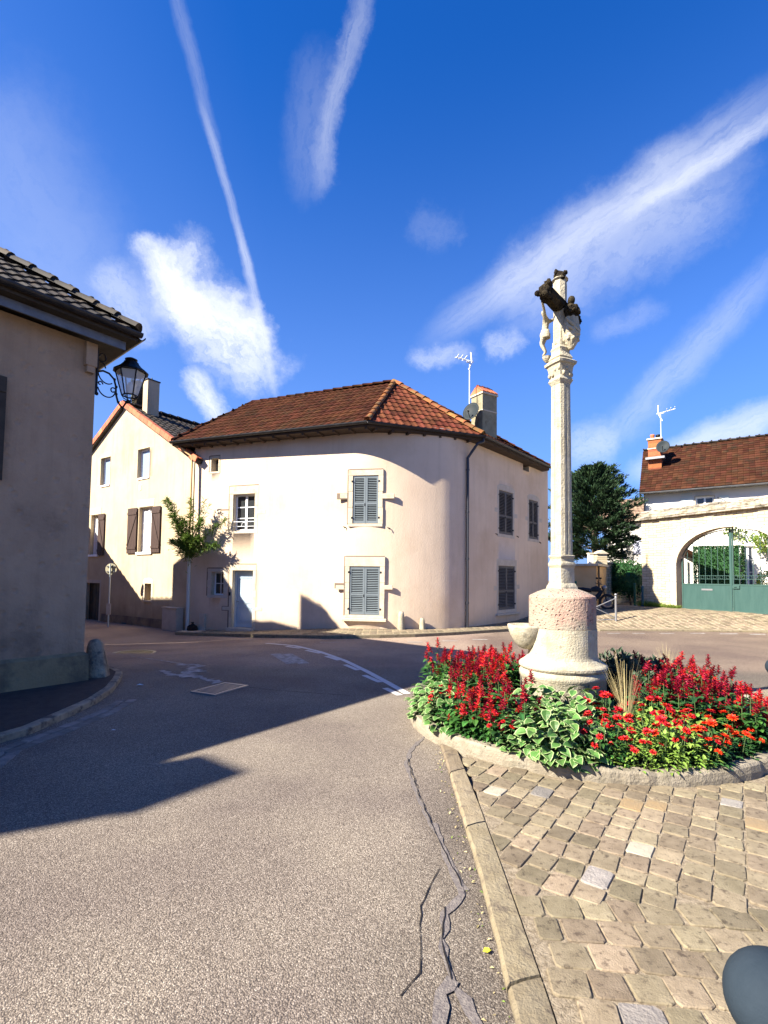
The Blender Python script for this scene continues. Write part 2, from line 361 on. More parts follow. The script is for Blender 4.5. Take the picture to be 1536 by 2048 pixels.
M['leaf_vine'] = mk('leaf_vine', (.12, .19, .025), (.20, .27, .05), 10, .6, rvar=.5, trans=.25)
M['leaf_bronze'] = mk('leaf_bronze', (.03, .05, .03), (.05, .07, .04), 20, .6, rvar=.4)
M['leaf_var_in'] = mk('leaf_var_in', (.055, .13, .03), (.08, .175, .04), 30, .5, rvar=.3, trans=.15)
M['leaf_var_edge'] = mk('leaf_var_edge', (.31, .38, .17), None, rough=.5, trans=.15)
M['petal_red'] = mk('petal_red', (0.391, 0.0034, 0.0068), (0.51, 0.0102, 0.0136), 40, .5, rvar=.35, trans=.1)
M['petal_crimson'] = mk('petal_crimson', (0.192, 0.0024, 0.0128), (0.288, 0.0064, 0.0208), 40, .5, rvar=.4, trans=.2)
M['petal_orange'] = mk('petal_orange', (.70, .035, .008), (.75, .06, .015), 40, .5, rvar=.25, trans=.2)
M['leaf_feather'] = mk('leaf_feather', (.075, .135, .02), (.14, .21, .04), 10, .6, rvar=.5, trans=.3)
M['guard_dark'] = mk('guard_dark', (0.34, 0.289, 0.204), (0.17, 0.145, 0.111), 4, .95, .8, 30, c3=(0.085, 0.0765, 0.068), s3=5)
M['stem'] = mk('stem', (.06, .10, .03), None, rough=.7)
M['straw'] = mk('straw', (.45, .36, .17), (.56, .47, .25), 30, .6, rvar=.3, trans=.3)
M['needle'] = mk('needle', (0.0128, 0.032, 0.0128), (0.028, 0.06, 0.0208), 3, .7, rvar=.6, trans=.08)
M['bark'] = mk('bark', (.07, .05, .035), (.12, .09, .06), 10, .95, .6, 30)
M['ochre_wall'] = mk('ochre_wall', (.56, .34, .15), (.62, .40, .2), 2, .9, .2, 30)
M['pink_wall'] = mk('pink_wall', (.47, .38, .34), (.52, .43, .38), 2, .9, .2, 30)
M['curtain'] = mk('curtain', (.62, .60, .55), (.72, .70, .66), 8, .9, anis=(14, 14, .4))
M['yellow_leaf'] = mk('yellow_leaf', (.60, .55, .04), None, rough=.6)
M['sign_back'] = mk('sign_back', (.46, .42, .28), (.36, .33, .23), 8, .55, metal=.2)
M['black_rubber'] = mk('black_rubber', (.015, .015, .017), None, rough=.6)
M['flat_stone'] = mk('flat_stone', (.26, .22, .17), (.38, .33, .26), 7, .95, .8, 30, rvar=.45, c3=(.14, .12, .08), s3=3)
def glass(name, tint, rough=.05):
    m = bpy.data.materials.new(name); m.use_nodes = True; b = m.node_tree.nodes['Principled BSDF']
    b.inputs['Base Color'].default_value = (*tint, 1); b.inputs['Roughness'].default_value = rough; b.inputs['Specular IOR Level'].default_value = .8
    return m
M['glass_dark'] = glass('glass_dark', (.03, .033, .035))
M['glass_blue'] = glass('glass_blue', (.25, .32, .42), .1)
def clearglass():
    m = bpy.data.materials.new('lantern_glass'); m.use_nodes = True; t = m.node_tree; b = t.nodes['Principled BSDF']
    b.inputs['Base Color'].default_value = (.8, .84, .88, 1); b.inputs['Roughness'].default_value = .15
    tr = t.nodes.new('ShaderNodeBsdfTransparent'); ms = t.nodes.new('ShaderNodeMixShader'); ms.inputs[0].default_value = .38
    t.links.new(tr.outputs[0], ms.inputs[1]); t.links.new(b.outputs[0], ms.inputs[2]); t.links.new(ms.outputs[0], t.nodes['Material Output'].inputs['Surface'])
    return m
M['lantern_glass'] = clearglass()
def asphalt():
    m = bpy.data.materials.new('asphalt'); m.use_nodes = True; t = m.node_tree; n = t.nodes; l = t.links; b = n['Principled BSDF']
    b.inputs['Roughness'].default_value = .9; b.inputs['Specular IOR Level'].default_value = .25
    pos = n.new('ShaderNodeNewGeometry').outputs['Position']
    v = n.new('ShaderNodeTexVoronoi'); v.inputs['Scale'].default_value = 145; l.new(pos, v.inputs['Vector'])
    wn = n.new('ShaderNodeSeparateColor'); l.new(v.outputs['Color'], wn.inputs[0])
    cr = n.new('ShaderNodeValToRGB'); e = cr.color_ramp.elements
    e[0].position = 0; e[0].color = (.135, .112, .092, 1); e[1].position = 1; e[1].color = (.42, .375, .32, 1)
    for p, c in ((.35, (.205, .175, .145, 1)), (.7, (.25, .215, .178, 1)), (.9, (.33, .29, .24, 1))):
        k = e.new(p); k.color = c
    l.new(wn.outputs[0], cr.inputs[0])
    # darker mortar between the chips
    r = n.new('ShaderNodeMapRange'); r.inputs[1].default_value = .35; r.inputs[2].default_value = .75; r.inputs[3].default_value = 1; r.inputs[4].default_value = .5
    l.new(v.outputs['Distance'], r.inputs[0])
    m1 = n.new('ShaderNodeMix'); m1.data_type = 'RGBA'; m1.blend_type = 'MULTIPLY'; m1.inputs[0].default_value = 1; l.new(cr.outputs[0], m1.inputs[6]); l.new(r.outputs[0], m1.inputs[7])
    # patches of an older purple surface and worn lighter wheel tracks
    k = n.new('ShaderNodeTexNoise'); k.inputs['Scale'].default_value = .55; k.inputs['Detail'].default_value = 7; l.new(pos, k.inputs['Vector'])
    r2 = n.new('ShaderNodeMapRange'); r2.inputs[1].default_value = .38; r2.inputs[2].default_value = .62; l.new(k.outputs['Fac'], r2.inputs[0])
    tint = n.new('ShaderNodeMix'); tint.data_type = 'RGBA'; l.new(r2.outputs[0], tint.inputs[0]); tint.inputs[6].default_value = (.76, .71, .71, 1); tint.inputs[7].default_value = (1.1, 1.06, 1.0, 1)
    m2 = n.new('ShaderNodeMix'); m2.data_type = 'RGBA'; m2.blend_type = 'MULTIPLY'; m2.inputs[0].default_value = 1; l.new(m1.outputs[2], m2.inputs[6]); l.new(tint.outputs[2], m2.inputs[7])
    # dirt wash near the kerb (a real worn zone, to the right of the lane)
    sx = n.new('ShaderNodeSeparateXYZ'); l.new(pos, sx.inputs[0])
    k3 = n.new('ShaderNodeTexNoise'); k3.inputs['Scale'].default_value = 1.6; k3.inputs['Detail'].default_value = 6; l.new(pos, k3.inputs['Vector'])
    a = n.new('ShaderNodeMath'); a.operation = 'MULTIPLY_ADD'; l.new(k3.outputs['Fac'], a.inputs[0]); a.inputs[1].default_value = 1.1; l.new(sx.outputs[0], a.inputs[2])
    yy = n.new('ShaderNodeMath'); yy.operation = 'MULTIPLY_ADD'; l.new(sx.outputs[1], yy.inputs[0]); yy.inputs[1].default_value = -.22; l.new(a.outputs[0], yy.inputs[2])
    r3 = n.new('ShaderNodeMapRange'); r3.inputs[1].default_value = -.15; r3.inputs[2].default_value = .55; r3.inputs[3].default_value = 1; r3.inputs[4].default_value = .60; l.new(yy.outputs[0], r3.inputs[0])
    m3 = n.new('ShaderNodeMix'); m3.data_type = 'RGBA'; m3.blend_type = 'MULTIPLY'; m3.inputs[0].default_value = 1; l.new(m2.outputs[2], m3.inputs[6]); l.new(r3.outputs[0], m3.inputs[7])
    # the cross street was resurfaced with a pinker, paler mix
    f1 = n.new('ShaderNodeMath'); f1.operation = 'MULTIPLY_ADD'; l.new(k3.outputs['Fac'], f1.inputs[0]); f1.inputs[1].default_value = .9; l.new(sx.outputs[1], f1.inputs[2])
    r5 = n.new('ShaderNodeMapRange'); r5.inputs[1].default_value = 9.6; r5.inputs[2].default_value = 10.3; l.new(f1.outputs[0], r5.inputs[0])
    m4 = n.new('ShaderNodeMix'); m4.data_type = 'RGBA'; m4.blend_type = 'MULTIPLY'; l.new(r5.outputs[0], m4.inputs[0]); l.new(m3.outputs[2], m4.inputs[6]); m4.inputs[7].default_value = (1.5, 1.34, 1.28, 1)
    l.new(m4.outputs[2], b.inputs['Base Color'])
    bp = n.new('ShaderNodeBump'); bp.inputs['Strength'].default_value = .7; bp.inputs['Distance'].default_value = .006; bp.invert = True
    l.new(v.outputs['Distance'], bp.inputs['Height']); l.new(bp.outputs[0], b.inputs['Normal'])
    return m
M['asphalt'] = asphalt()
def rubble():
    m = bpy.data.materials.new('rubble_wall'); m.use_nodes = True; t = m.node_tree; n = t.nodes; l = t.links; b = n['Principled BSDF']
    b.inputs['Roughness'].default_value = .95
    pos = n.new('ShaderNodeNewGeometry').outputs['Position']
    sx = n.new('ShaderNodeSeparateXYZ'); l.new(pos, sx.inputs[0])
    k = n.new('ShaderNodeTexNoise'); k.inputs['Scale'].default_value = 1.5; l.new(pos, k.inputs['Vector'])
    h = n.new('ShaderNodeMath'); h.operation = 'MULTIPLY_ADD'; l.new(k.outputs['Fac'], h.inputs[0]); h.inputs[1].default_value = .12; l.new(sx.outputs[2], h.inputs[2])
    hy = n.new('ShaderNodeMath'); hy.operation = 'MULTIPLY'; l.new(sx.outputs[1], hy.inputs[0]); hy.inputs[1].default_value = 1.0
    cb = n.new('ShaderNodeCombineXYZ'); l.new(hy.outputs[0], cb.inputs[0]); l.new(h.outputs[0], cb.inputs[1])
    br = n.new('ShaderNodeTexBrick'); br.inputs['Scale'].default_value = 1.0; br.inputs['Brick Width'].default_value = .34; br.inputs['Row Height'].default_value = .115
    br.inputs['Mortar Size'].default_value = .012; br.inputs['Mortar Smooth'].default_value = .6; br.offset = .43
    br.inputs['Color1'].default_value = (.43, .345, .21, 1); br.inputs['Color2'].default_value = (.56, .47, .32, 1); br.inputs['Mortar'].default_value = (.30, .235, .14, 1)
    l.new(cb.outputs[0], br.inputs['Vector']); l.new(br.outputs['Color'], b.inputs['Base Color'])
    bp = n.new('ShaderNodeBump'); bp.inputs['Strength'].default_value = .8; bp.inputs['Distance'].default_value = .03; bp.invert = True
    l.new(br.outputs['Fac'], bp.inputs['Height']); l.new(bp.outputs[0], b.inputs['Normal'])
    return m
M['rubble'] = rubble()
#@@GEOMETRY
# ================================================================== THE GROUND
def sheet(poly, name, mat, dz, step=.35, kind='structure', skirt=0.0):
    """a sheet that follows the terrain, dz above it"""
    bm = bmesh.new(); vs = [bm.verts.new((p[0], p[1], 0)) for p in poly]; f = bm.faces.new(vs)
    xs = [p[0] for p in poly]; ys = [p[1] for p in poly]
    if max(max(xs), -min(xs)) > 0:
        x = min(xs)+step
        while x < max(xs):
            if max(ys) > 8.5: bmesh.ops.bisect_plane(bm, geom=bm.verts[:]+bm.edges[:]+bm.faces[:], plane_co=(x, 0, 0), plane_no=(1, 0, 0))
            x += step
        y = min(ys)+step
        while y < max(ys):
            if y > 8.5: bmesh.ops.bisect_plane(bm, geom=bm.verts[:]+bm.edges[:]+bm.faces[:], plane_co=(0, y, 0), plane_no=(0, 1, 0))
            y += step
    if skirt:
        be = [e for e in bm.edges if e.is_boundary]
        r = bmesh.ops.extrude_edge_only(bm, edges=be); 
        for v in [g for g in r['geom'] if isinstance(g, bmesh.types.BMVert)]: v.co.z -= skirt
    for v in bm.verts: v.co.z += gz(v.co.x, v.co.y)+dz
    bm.normal_update()
    me = bpy.data.meshes.new(name); bm.to_mesh(me); bm.free(); me.materials.append(mat)
    up = [p for p in me.polygons]
    if sum(p.normal.z*p.area for p in up) < 0: me.flip_normals()
    o = bpy.data.objects.new(name, me); C.objects.link(o); ROOT[o] = Vector((0, 0, 0))
    if kind: o['kind'] = kind
    return o
def P2(px, py, dz=0): p = gnd(px, py, dz); return (p.x, p.y)
def ground():
    mb = MB(); xs = [-400, -120, -60]+[-34+.35*i for i in range(195)]+[60, 120, 400]
    ys = [-60, -20, 0, 4, 8]+[8.5+.35*i for i in range(75)]+[60, 120, 500]
    vs = [(x, y, gz(x, y)) for y in ys for x in xs]; n = len(xs)
    mb.add(vs, [(j*n+i, j*n+i+1, (j+1)*n+i+1, (j+1)*n+i) for j in range(len(ys)-1) for i in range(n-1)])
    o = mb.build('road', M['asphalt']); o['kind'] = 'structure'
ground()
# ---- island of setts on the right with its kerb and planter
PC = Vector((2.17, 6.1, 0)); PR = 1.98; PCR = Vector((2.32, 6.12, 0))
kout = [P2(1042, 2120), P2(1030, 2048), P2(965, 1780), P2(925, 1640), P2(880, 1490)]
kin = [P2(1130, 2120), P2(1110, 2048), P2(1015, 1775), P2(960, 1620), P2(905, 1484)]
KZ = .035
def interp(pl, t):
    L = [0]
    for a, b in zip(pl, pl[1:]): L.append(L[-1]+(Vector(b)-Vector(a)).length)
    s = t*L[-1]
    for i in range(len(pl)-1):
        if s <= L[i+1] or i == len(pl)-2:
            return Vector(pl[i]).lerp(Vector(pl[i+1]), (s-L[i])/(L[i+1]-L[i]))
# extend the kerb towards the camera and behind it
d0 = (Vector(kout[0])-Vector(kout[2])).normalized()
kout = [tuple(Vector(kout[0])+d0*2.5)]+kout; kin = [tuple(Vector(kin[0])+d0*2.5)]+kin
cuts = [0, .28, .475, .70, .86, 1.0]
KL = None
for a, b in zip(cuts, cuts[1:]):
    mb = MB(); mb.cr = random.random(); n = 10
    A = [interp(kout, a+.0015+(b-a-.003)*i/n) for i in range(n+1)]; B = [interp(kin, a+.0015+(b-a-.003)*i/n) for i in range(n+1)]
    vs = []
    for p, q in zip(A, B):
        w = (q-p); j = random.uniform(-.004, .004)
        for t, z in ((0, -.02), (0, KZ-.012), (.09, KZ+.004), (.5, KZ+.006), (.95, KZ+.002), (1, -.02)):
            c = p+w*(t)+w.normalized()*(j if t < .2 else 0); vs.append((c.x, c.y, z+random.uniform(-.001, .001)))
    fs = [(i*6+k, (i+1)*6+k, (i+1)*6+k+1, i*6+k+1) for i in range(n) for k in range(5)]
    mb.add(vs, fs, 0, False); mb.add(vs[:6], [(0, 1, 2, 3, 4, 5)]); mb.add(vs[-6:], [(5, 4, 3, 2, 1, 0)])
    o = mb.build('kerb', M['kerb_stone'], loc=(A[0].x, A[0].y, 0)); o['kind'] = 'structure'
isl = [tuple(p) for p in kin[:-1]]+[tuple(Vector(kin[-1])+Vector((.1, .1)))]
isl = isl+[(2.3, 6.2), (2.8, 8.3), (4.6, 8.6), (7.5, 7.2), (9.5, 2), (9, -2)]
island = sheet(isl, 'plaza', M['sand_joint'], KZ-.006, step=1.0)
def inpoly(p, poly):
    r = False; j = len(poly)-1
    for i in range(len(poly)):
        a, b = poly[i], poly[j]
        if (a[1] > p[1]) != (b[1] > p[1]) and p[0] < (b[0]-a[0])*(p[1]-a[1])/(b[1]-a[1])+a[0]: r = not r
        j = i
    return r
def kx(y):
    for a, b in zip(kin, kin[1:]):
        if a[1] <= y <= b[1]: return a[0]+(b[0]-a[0])*(y-a[1])/(b[1]-a[1])
    return -9
def sett(mb, c, u, v, du, dv, z, mi, h=.022, clampx=None):
    """one worn stone: irregular outline with eight corners, slightly domed top"""
    u2, v2 = du/2, dv/2; cc = .11*min(du, dv)
    pts = [(-u2+cc, -v2), (u2-cc, -v2), (u2, -v2+cc), (u2, v2-cc), (u2-cc, v2), (-u2+cc, v2), (-u2, v2-cc), (-u2, -v2+cc)]
    sk = (random.uniform(-.05, .05), random.uniform(-.05, .05))
    pts = [(a+random.uniform(-.006, .006)+sk[0]*b, b+random.uniform(-.006, .006)+sk[1]*a) for a, b in pts]
    vs = []
    tz = z+random.uniform(-.003, .0025); tl = (random.uniform(-.014, .014), random.uniform(-.014, .014))
    for s_, zz in ((1.0, z-h), (1.0, z-.005), (.955, z), (.55, z+.0015)):
        for a, b in pts:
            q = c+u*a*s_+v*b*s_
            if clampx: q.x = max(q.x, clampx(q.y)+.004)
            vs.append((q.x, q.y, (zz-z)+tz+(a*tl[0]+b*tl[1] if zz >= z-.008 else 0)))
    fs = [(r*8+k, r*8+(k+1) % 8, (r+1)*8+(k+1) % 8, (r+1)*8+k) for r in range(3) for k in range(8)]+[tuple(24+k for k in range(8))]
    mb.add(vs, fs, mi, False, random.random())
def setts():
    mb = MB(); inner = isl
    edge = Vector(P2(1040, 1800)); edge2 = Vector(P2(1536, 1830))
    def infront(p):      # is the point in the near band of straight rows?
        return p.y < edge.y+(p.x-edge.x)*(edge2.y-edge.y)/(edge2.x-edge.x)
    u, v = Vector((.6, .8)), Vector((.8, -.6)); u = Vector((.575, .818)); v = Vector((.818, -.575))
    colours = lambda: random.choices([0, 1, 2, 3, 4], [92, 5, .7, 1.2, 1.1])[0]
    row = -40
    for row in range(-55, 72):
        off = random.uniform(0, .2); s_ = -6.0
        while s_ < 9:
            L = random.uniform(.15, .215); p = Vector((2.0, 4.0))+u*(s_+L/2)+v*(row*.152)
            s_ += L
            if p.y < .2 or p.y > 7.5 or p.x < kx(p.y) or (p.y > kin[-1][1] and not inpoly((p.x, p.y), inner)) or infront(p+Vector((0, .0))): continue
            if (p-Vector((PCR.x, PCR.y))).length < PR+.02: continue
            if p.x > 8 : continue
            dl = (L-.008)*random.uniform(.95, 1); dw = .146*random.uniform(.95, 1.0)
            # keep off the kerb
            if p.x < kx(p.y)+.01: continue
            sett(mb, p, u, v, dl, dw, KZ+.003, colours(), clampx=kx)
    # near band: rows across, more or less along x
    rd = (edge2-edge).normalized(); rn = Vector((rd.y, -rd.x))
    y = .065
    while y < 3.2:
        h = random.uniform(.15, .175); s_ = -1.2
        while s_ < 6.5:
            L = random.choice([.155, .165, .175, .185, .15, .12]); p = edge+rd*(s_+L/2)+rn*(y+h/2-.05)
            s_ += L
            if p.y < -.3: continue
            if p.x < kx(p.y)+.01: continue
            sett(mb, p, rd, rn, L-.008, h-.009, KZ+.003, colours(), clampx=kx)
        y += h
    ms = [M['cobble'], M['cobble_dark'], mk('sett_pale', (.36, .32, .25), (.28, .245, .18), 9, .8, .4, 60), mk('sett_ochre', (.27, .185, .095), (.22, .165, .10), 9, .85, .5, 60), mk('sett_grey', (.19, .20, .175), (.25, .255, .225), 9, .85, .5, 60)]
    o = mb.build('cobblestone_paving', ms, loc=(3, 3, 0)); o['kind'] = 'structure'
setts()
# ---- asphalt seams and cracks (thin strips lying on the road)
def strip(pts, wid, name, mat, dz=.004, jit=.0, kind='structure', loc=None):
    mb = MB(); vs = []; pts = [Vector((p[0], p[1], 0)) for p in pts]; dense = []
    for a, b in zip(pts, pts[1:]):
        n = max(2, int((b-a).length/.06))
        for i in range(n): dense.append(a.lerp(b, i/n))
    dense.append(pts[-1]); w = wid*.72 if name == 'tar_seam' else wid
    for i, p in enumerate(dense):
        d = (dense[min(i+1, len(dense)-1)]-dense[max(i-1, 0)]).normalized(); s_ = Vector((d.y, -d.x, 0)); o = random.uniform(-jit, jit)
        ww = w*(random.uniform(.35, 1.5) if jit else 1)
        for k in (-1, 1):
            q = p+s_*(k*ww/2+o); vs.append((q.x, q.y, gz(q.x, q.y)+dz))
    mb.add(vs, [(2*i, 2*i+1, 2*i+3, 2*i+2) for i in range(len(dense)-1)])
    ob = mb.build(name, mat, loc=(pts[0].x, pts[0].y, 0)); ob['kind'] = kind; 
    for p_ in ob.data.polygons:
        if p_.normal.z < 0: ob.data.flip_normals(); break
    return ob
strip([P2(x, y) for x, y in ((858, 1465), (820, 1502), (812, 1530), (835, 1595), (868, 1660), (898, 1720), (930, 1785))], .045, 'tar_seam', M['tar'], jit=.008)
strip([P2(x, y) for x, y in ((868, 1650), (900, 1735), (925, 1795), (890, 1830), (886, 1900), (900, 1960), (960, 2060), (1000, 2110))], .055, 'tar_seam', M['tar'], .0065, jit=.01)
strip([P2(x, y) for x, y in ((905, 1962), (880, 1990), (875, 2110))], .07, 'tar_seam', M['tar'], .009, jit=.01)
strip([P2(x, y) for x, y in ((878, 1740), (862, 1775), (842, 1815), (842, 1890), (838, 1950), (800, 1995))], .006, 'road_crack', M['crack'], .0045, jit=.006)
strip([P2(x, y) for x, y in ((815, 1520), (840, 1600), (880, 1690), (925, 1780))], .006, 'road_crack', M['crack'], .0105, jit=.006)
strip([P2(x, y) for x, y in ((890, 1820), (884, 1890), (902, 1970))], .006, 'road_crack', M['crack'], .0105, jit=.004)
strip([P2(x, y) for x, y in ((500, 1375), (560, 1382), (640, 1388), (700, 1392))], .012, 'road_crack', M['crack'], .0045, jit=.01)
strip([P2(x, y) for x, y in ((620, 1300), (700, 1296), (780, 1300))], .03, 'tar_seam', M['tar'], .0045, jit=.01)
# ---- road markings
for a in [[(545, 1288), (590, 1292), (640, 1304), (690, 1322), (735, 1344), (775, 1366), (815, 1388)]]:
    strip([P2(*p) for p in a], .11, 'road_marking', M['line_paint'], .005)
for a, b in (((532, 1287), (560, 1289)), ((572, 1293), (600, 1297)), ((612, 1301), (640, 1307)), ((652, 1313), (678, 1321)), ((690, 1330), (716, 1341)), ((728, 1351), (760, 1365)), ((770, 1377), (800, 1391))):
    strip([P2(*a), P2(*b)], .10, 'road_marking', M['line_paint'], .005)
for a, b in (((550, 1308), (584, 1328)), ((574, 1308), (608, 1328))):
    strip([P2(*a), P2(*b)], .22, 'road_marking', M['line_worn'], .005)
for x0, x1, y in ((480, 512, 1280), (640, 680, 1285), (815, 845, 1284.5), (885, 915, 1282), (945, 975, 1279.5), (1215, 1240, 1267), (1265, 1290, 1267), (1320, 1348, 1267), (1380, 1410, 1267), (1440, 1475, 1268), (1500, 1530, 1269)):
    strip([P2(x0, y), P2(x1, y)], .10, 'road_marking', M['line_worn'], .005)
strip([P2(x, y) for x, y in ((262, 1313), (320, 1321), (375, 1330))], .06, 'road_marking', M['line_worn'], .005, jit=.01)
strip([P2(x, y) for x, y in ((352, 1330), (385, 1330), (404, 1334))], .16, 'road_marking', M['line_worn'], .006, jit=.05)
strip([P2(x, y) for x, y in ((318, 1342), (350, 1350), (395, 1355), (440, 1366))], .14, 'road_marking', M['line_worn'], .005, jit=.05)
strip([P2(378, 1356), P2(385, 1334)], .30, 'road_marking', M['line_worn'], .0075, jit=.06)
# ---- grate and manhole
def grate():
    a, b, c, d = [Vector((*P2(x, y), 0)) for x, y in ((394, 1383), (458, 1366), (488, 1376), (418, 1392))]
    ctr = (a+b+c+d)/4; ctr.z = gz(ctr.x, ctr.y); ux = (b-a).normalized(); uy = Vector((-ux.y, ux.x, 0)); lx, ly = (b-a).length, .42
    t = thing('drain_grate', 'rectangular slotted metal drain grate set in the shaded road', 'drain grate', ctr)
    R = Matrix((ux, uy, Vector((0, 0, 1)))).transposed()
    fr = MB()
    for sy in (-1, 1): fr.box(ctr+uy*sy*ly/2+Vector((0, 0, .008)), (lx+.05, .045, .02), 0, R)
    for sx in (-1, 1): fr.box(ctr+ux*sx*lx/2+Vector((0, 0, .008)), (.045, ly-.046, .02), 0, R)
    fr.build('frame', M['galv'], t)
    br = MB(); n = 11
    for i in range(n): br.box(ctr+ux*lx*((i+.5)/n-.5)+Vector((0, 0, .007)), (.028, ly-.05, .014), 0, R)
    br.build('grate_bars', M['galv'], t)
    bk = MB(); bk.box(ctr+Vector((0, 0, .001)), (lx-.05, ly-.05, .006), 0, R); bk.build('pit', M['crack'], t)
grate()
def manhole():
    p = gnd(268, 1306); t = thing('manhole_cover', 'round iron manhole cover with ringed pattern in the shaded road', 'manhole cover', p)
    mb = MB(); mb.lathe([(.40, .002), (.40, .010), (.36, .010), (.355, .006), (.30, .006), (.295, .010), (.2, .010), (.195, .006), (.1, .006), (.09, .01), (.01, .01)], p, 32, 0, False); mb.build('cover', M['iron'], t)
    m2 = MB(); m2.lathe([(.47, .001), (.47, .008), (.405, .008), (.405, .001)], p, 32, 0, False); m2.build('ring', M['gutter_zinc'], t)
manhole()
# ================================================================== planter and stone cross
pl = thing('planter', 'round flower bed ringed with pale stone kerb around the cross', 'planter', (PCR.x, PCR.y, 0))
def ringpart():
    mb = MB(); n = 168; joints = {0, 13, 27, 40, 55, 68, 83, 97, 111, 125, 140, 154}; vs = []; prof = [(0, -.02), (0.006, .08), (.0, .135), (-.015, .155), (-.10, .158), (-.125, .15), (-.135, .06)]
    cr = random.random(); rnds = []
    for k in range(n):
        t = 2*pi*k/n; j = k in joints
        if j: cr = random.random()
        rnds.append(cr)
        dz = .012*sin(5*t)+random.uniform(-.006, .004); dr = random.uniform(-.006, .006)-(.018 if j else 0)
        for a, z in prof:
            q = PR+a+dr; vs.append((PCR.x+q*cos(t), PCR.y+q*sin(t), (z+dz-(.02 if j else 0)) if z > .05 else z))
    m = len(prof)
    for k in range(n):
        k2 = (k+1) % n
        for i in range(m-1): mb.add([vs[k*m+i], vs[k2*m+i], vs[k2*m+i+1], vs[k*m+i+1]], [(0, 1, 2, 3)], 0, False, rnds[k])
    mb.build('stone_rim', M['rim_stone'], pl)
ringpart()
sb = MB()
sb.lathe([(PR-.13, .02), (PR-.13, .12), (1.4, .17), (.7, .19), (.05, .2)], PCR, 48, 0, True); sb.build('soil_bed', M['soil'], pl)
def flagging():
    mb = MB(); mb.lathe([(.70, .05), (.70, .52), (.68, .60), (.40, .62)], PC, 8, 0, False, a0=pi/8); return mb
def cross():
    t = thing('stone_cross', 'tall weathered stone wayside cross with carved figures on a round pink and cream drum', 'stone cross', (PC.x, PC.y, .1))
    c = PC
    mb = MB(); mb.lathe([(.49, .05), (.49, .54), (.505, .555), (.505, .60), (.475, .64)], c, 40, 0, True, .004); mb.build('plinth', M['cross_stone'], t)
    mb = MB(); mb.lathe([(.49, .642), (.507, .665), (.507, .69), (.495, .705), (.466, .722), (.435, .745), (.408, .772), (.399, .80), (.397, .82), (.395, .97), (.395, 1.12)], c, 72, 0, False, .0015); mb.build('lower_drum', M['cross_stone'], t)
    mb = MB(); mb.lathe([(.386, 1.121), (.388, 1.13), (.386, 1.3), (.386, 1.485), (.380, 1.502), (.365, 1.512), (.28, 1.555), (.18, 1.59), (.10, 1.60)], c, 72, 0, False, .0025); mb.build('upper_drum', M['pink_stone'], t)
    ra = .42
    sq = lambda th: 1/max(abs(cos(th-ra)), abs(sin(th-ra)))**.82
    mb = MB(); mb.lathe([(.142, 1.585), (.135, 1.62), (.113, 1.66), (.109, 1.84), (.117, 1.86)], c, 32, 0, False, .004, sq=sq); mb.build('pedestal', M['cross_stone'], t)
    mb = MB(); mb.lathe([(.118, 1.862), (.123, 1.88), (.120, 1.90), (.106, 1.92), (.104, 1.95), (.116, 1.975), (.118, 1.99), (.10, 2.0)], c, 32, 0, False, .004, sq=sq); mb.build('base_moulding', M['cross_stone'], t)
    # shaft: tapering, with hollow-chamfered corners and a groove in every face
    mb = MB(); vs = []; zs = [2.002+i*(4.10-2.002)/22 for i in range(23)]; pr = []
    for k in range(4):
        a0 = ra+k*pi/2
        for u_, r in ((-1.0, .86), (-.62, .95), (-.5, 1.0), (-.16, 1.0), (-.07, .91), (.07, .91), (.16, 1.0), (.5, 1.0), (.62, .95)):
            pr.append((a0, u_, r))
    for z in zs:
        w = .103-(z-2)*.0055
        for a0, u_, r in pr:
            n_ = Vector((cos(a0), sin(a0))); s_ = Vector((-sin(a0), cos(a0))); q = n_*w*r+s_*w*u_*.86*(1+random.uniform(-.012, .012))
            vs.append((c.x+q.x+random.uniform(-.0012, .0012), c.y+q.y, z))
    m = len(pr); mb.add(vs, [(i*m+k, i*m+(k+1) % m, (i+1)*m+(k+1) % m, (i+1)*m+k) for i in range(len(zs)-1) for k in range(m)])
    mb.build('shaft', M['cross_stone'], t)
    mb = MB(); mb.lathe([(.085, 4.10), (.100, 4.13), (.114, 4.155), (.104, 4.18), (.097, 4.20), (.104, 4.24), (.114, 4.31), (.124, 4.34), (.144, 4.355), (.150, 4.385), (.122, 4.41), (.10, 4.42)], c, 32, 0, False, .012, sq=sq)
    for k in range(14):                      # carved leaf knobs of the capital
        a = 2*pi*k/14+.2; q = .105/max(abs(cos(a-ra)), abs(sin(a-ra)))**.8; z = random.choice((4.23, 4.29))
        mb.ball((c.x+cos(a)*q, c.y+sin(a)*q, z), (.022, .022, .03), 6, 5, 0, .2)
    mb.build('capital', M['cross_stone'], t)
    mb = MB(); mb.lathe([(.098, 4.42), (.112, 4.44), (.094, 4.475), (.082, 4.51), (.084, 4.535), (.092, 4.56), (.076, 4.59), (.074, 4.66)], c, 32, 0, False, .006, sq=sq); mb.build('upper_base', M['cross_stone'], t)
    ad = Vector((-.66, -.75, 0)); fd = Vector((-.75, .66, 0)); Rz = Matrix((ad, Vector((-ad.y, ad.x, 0)), Vector((0, 0, 1)))).transposed()
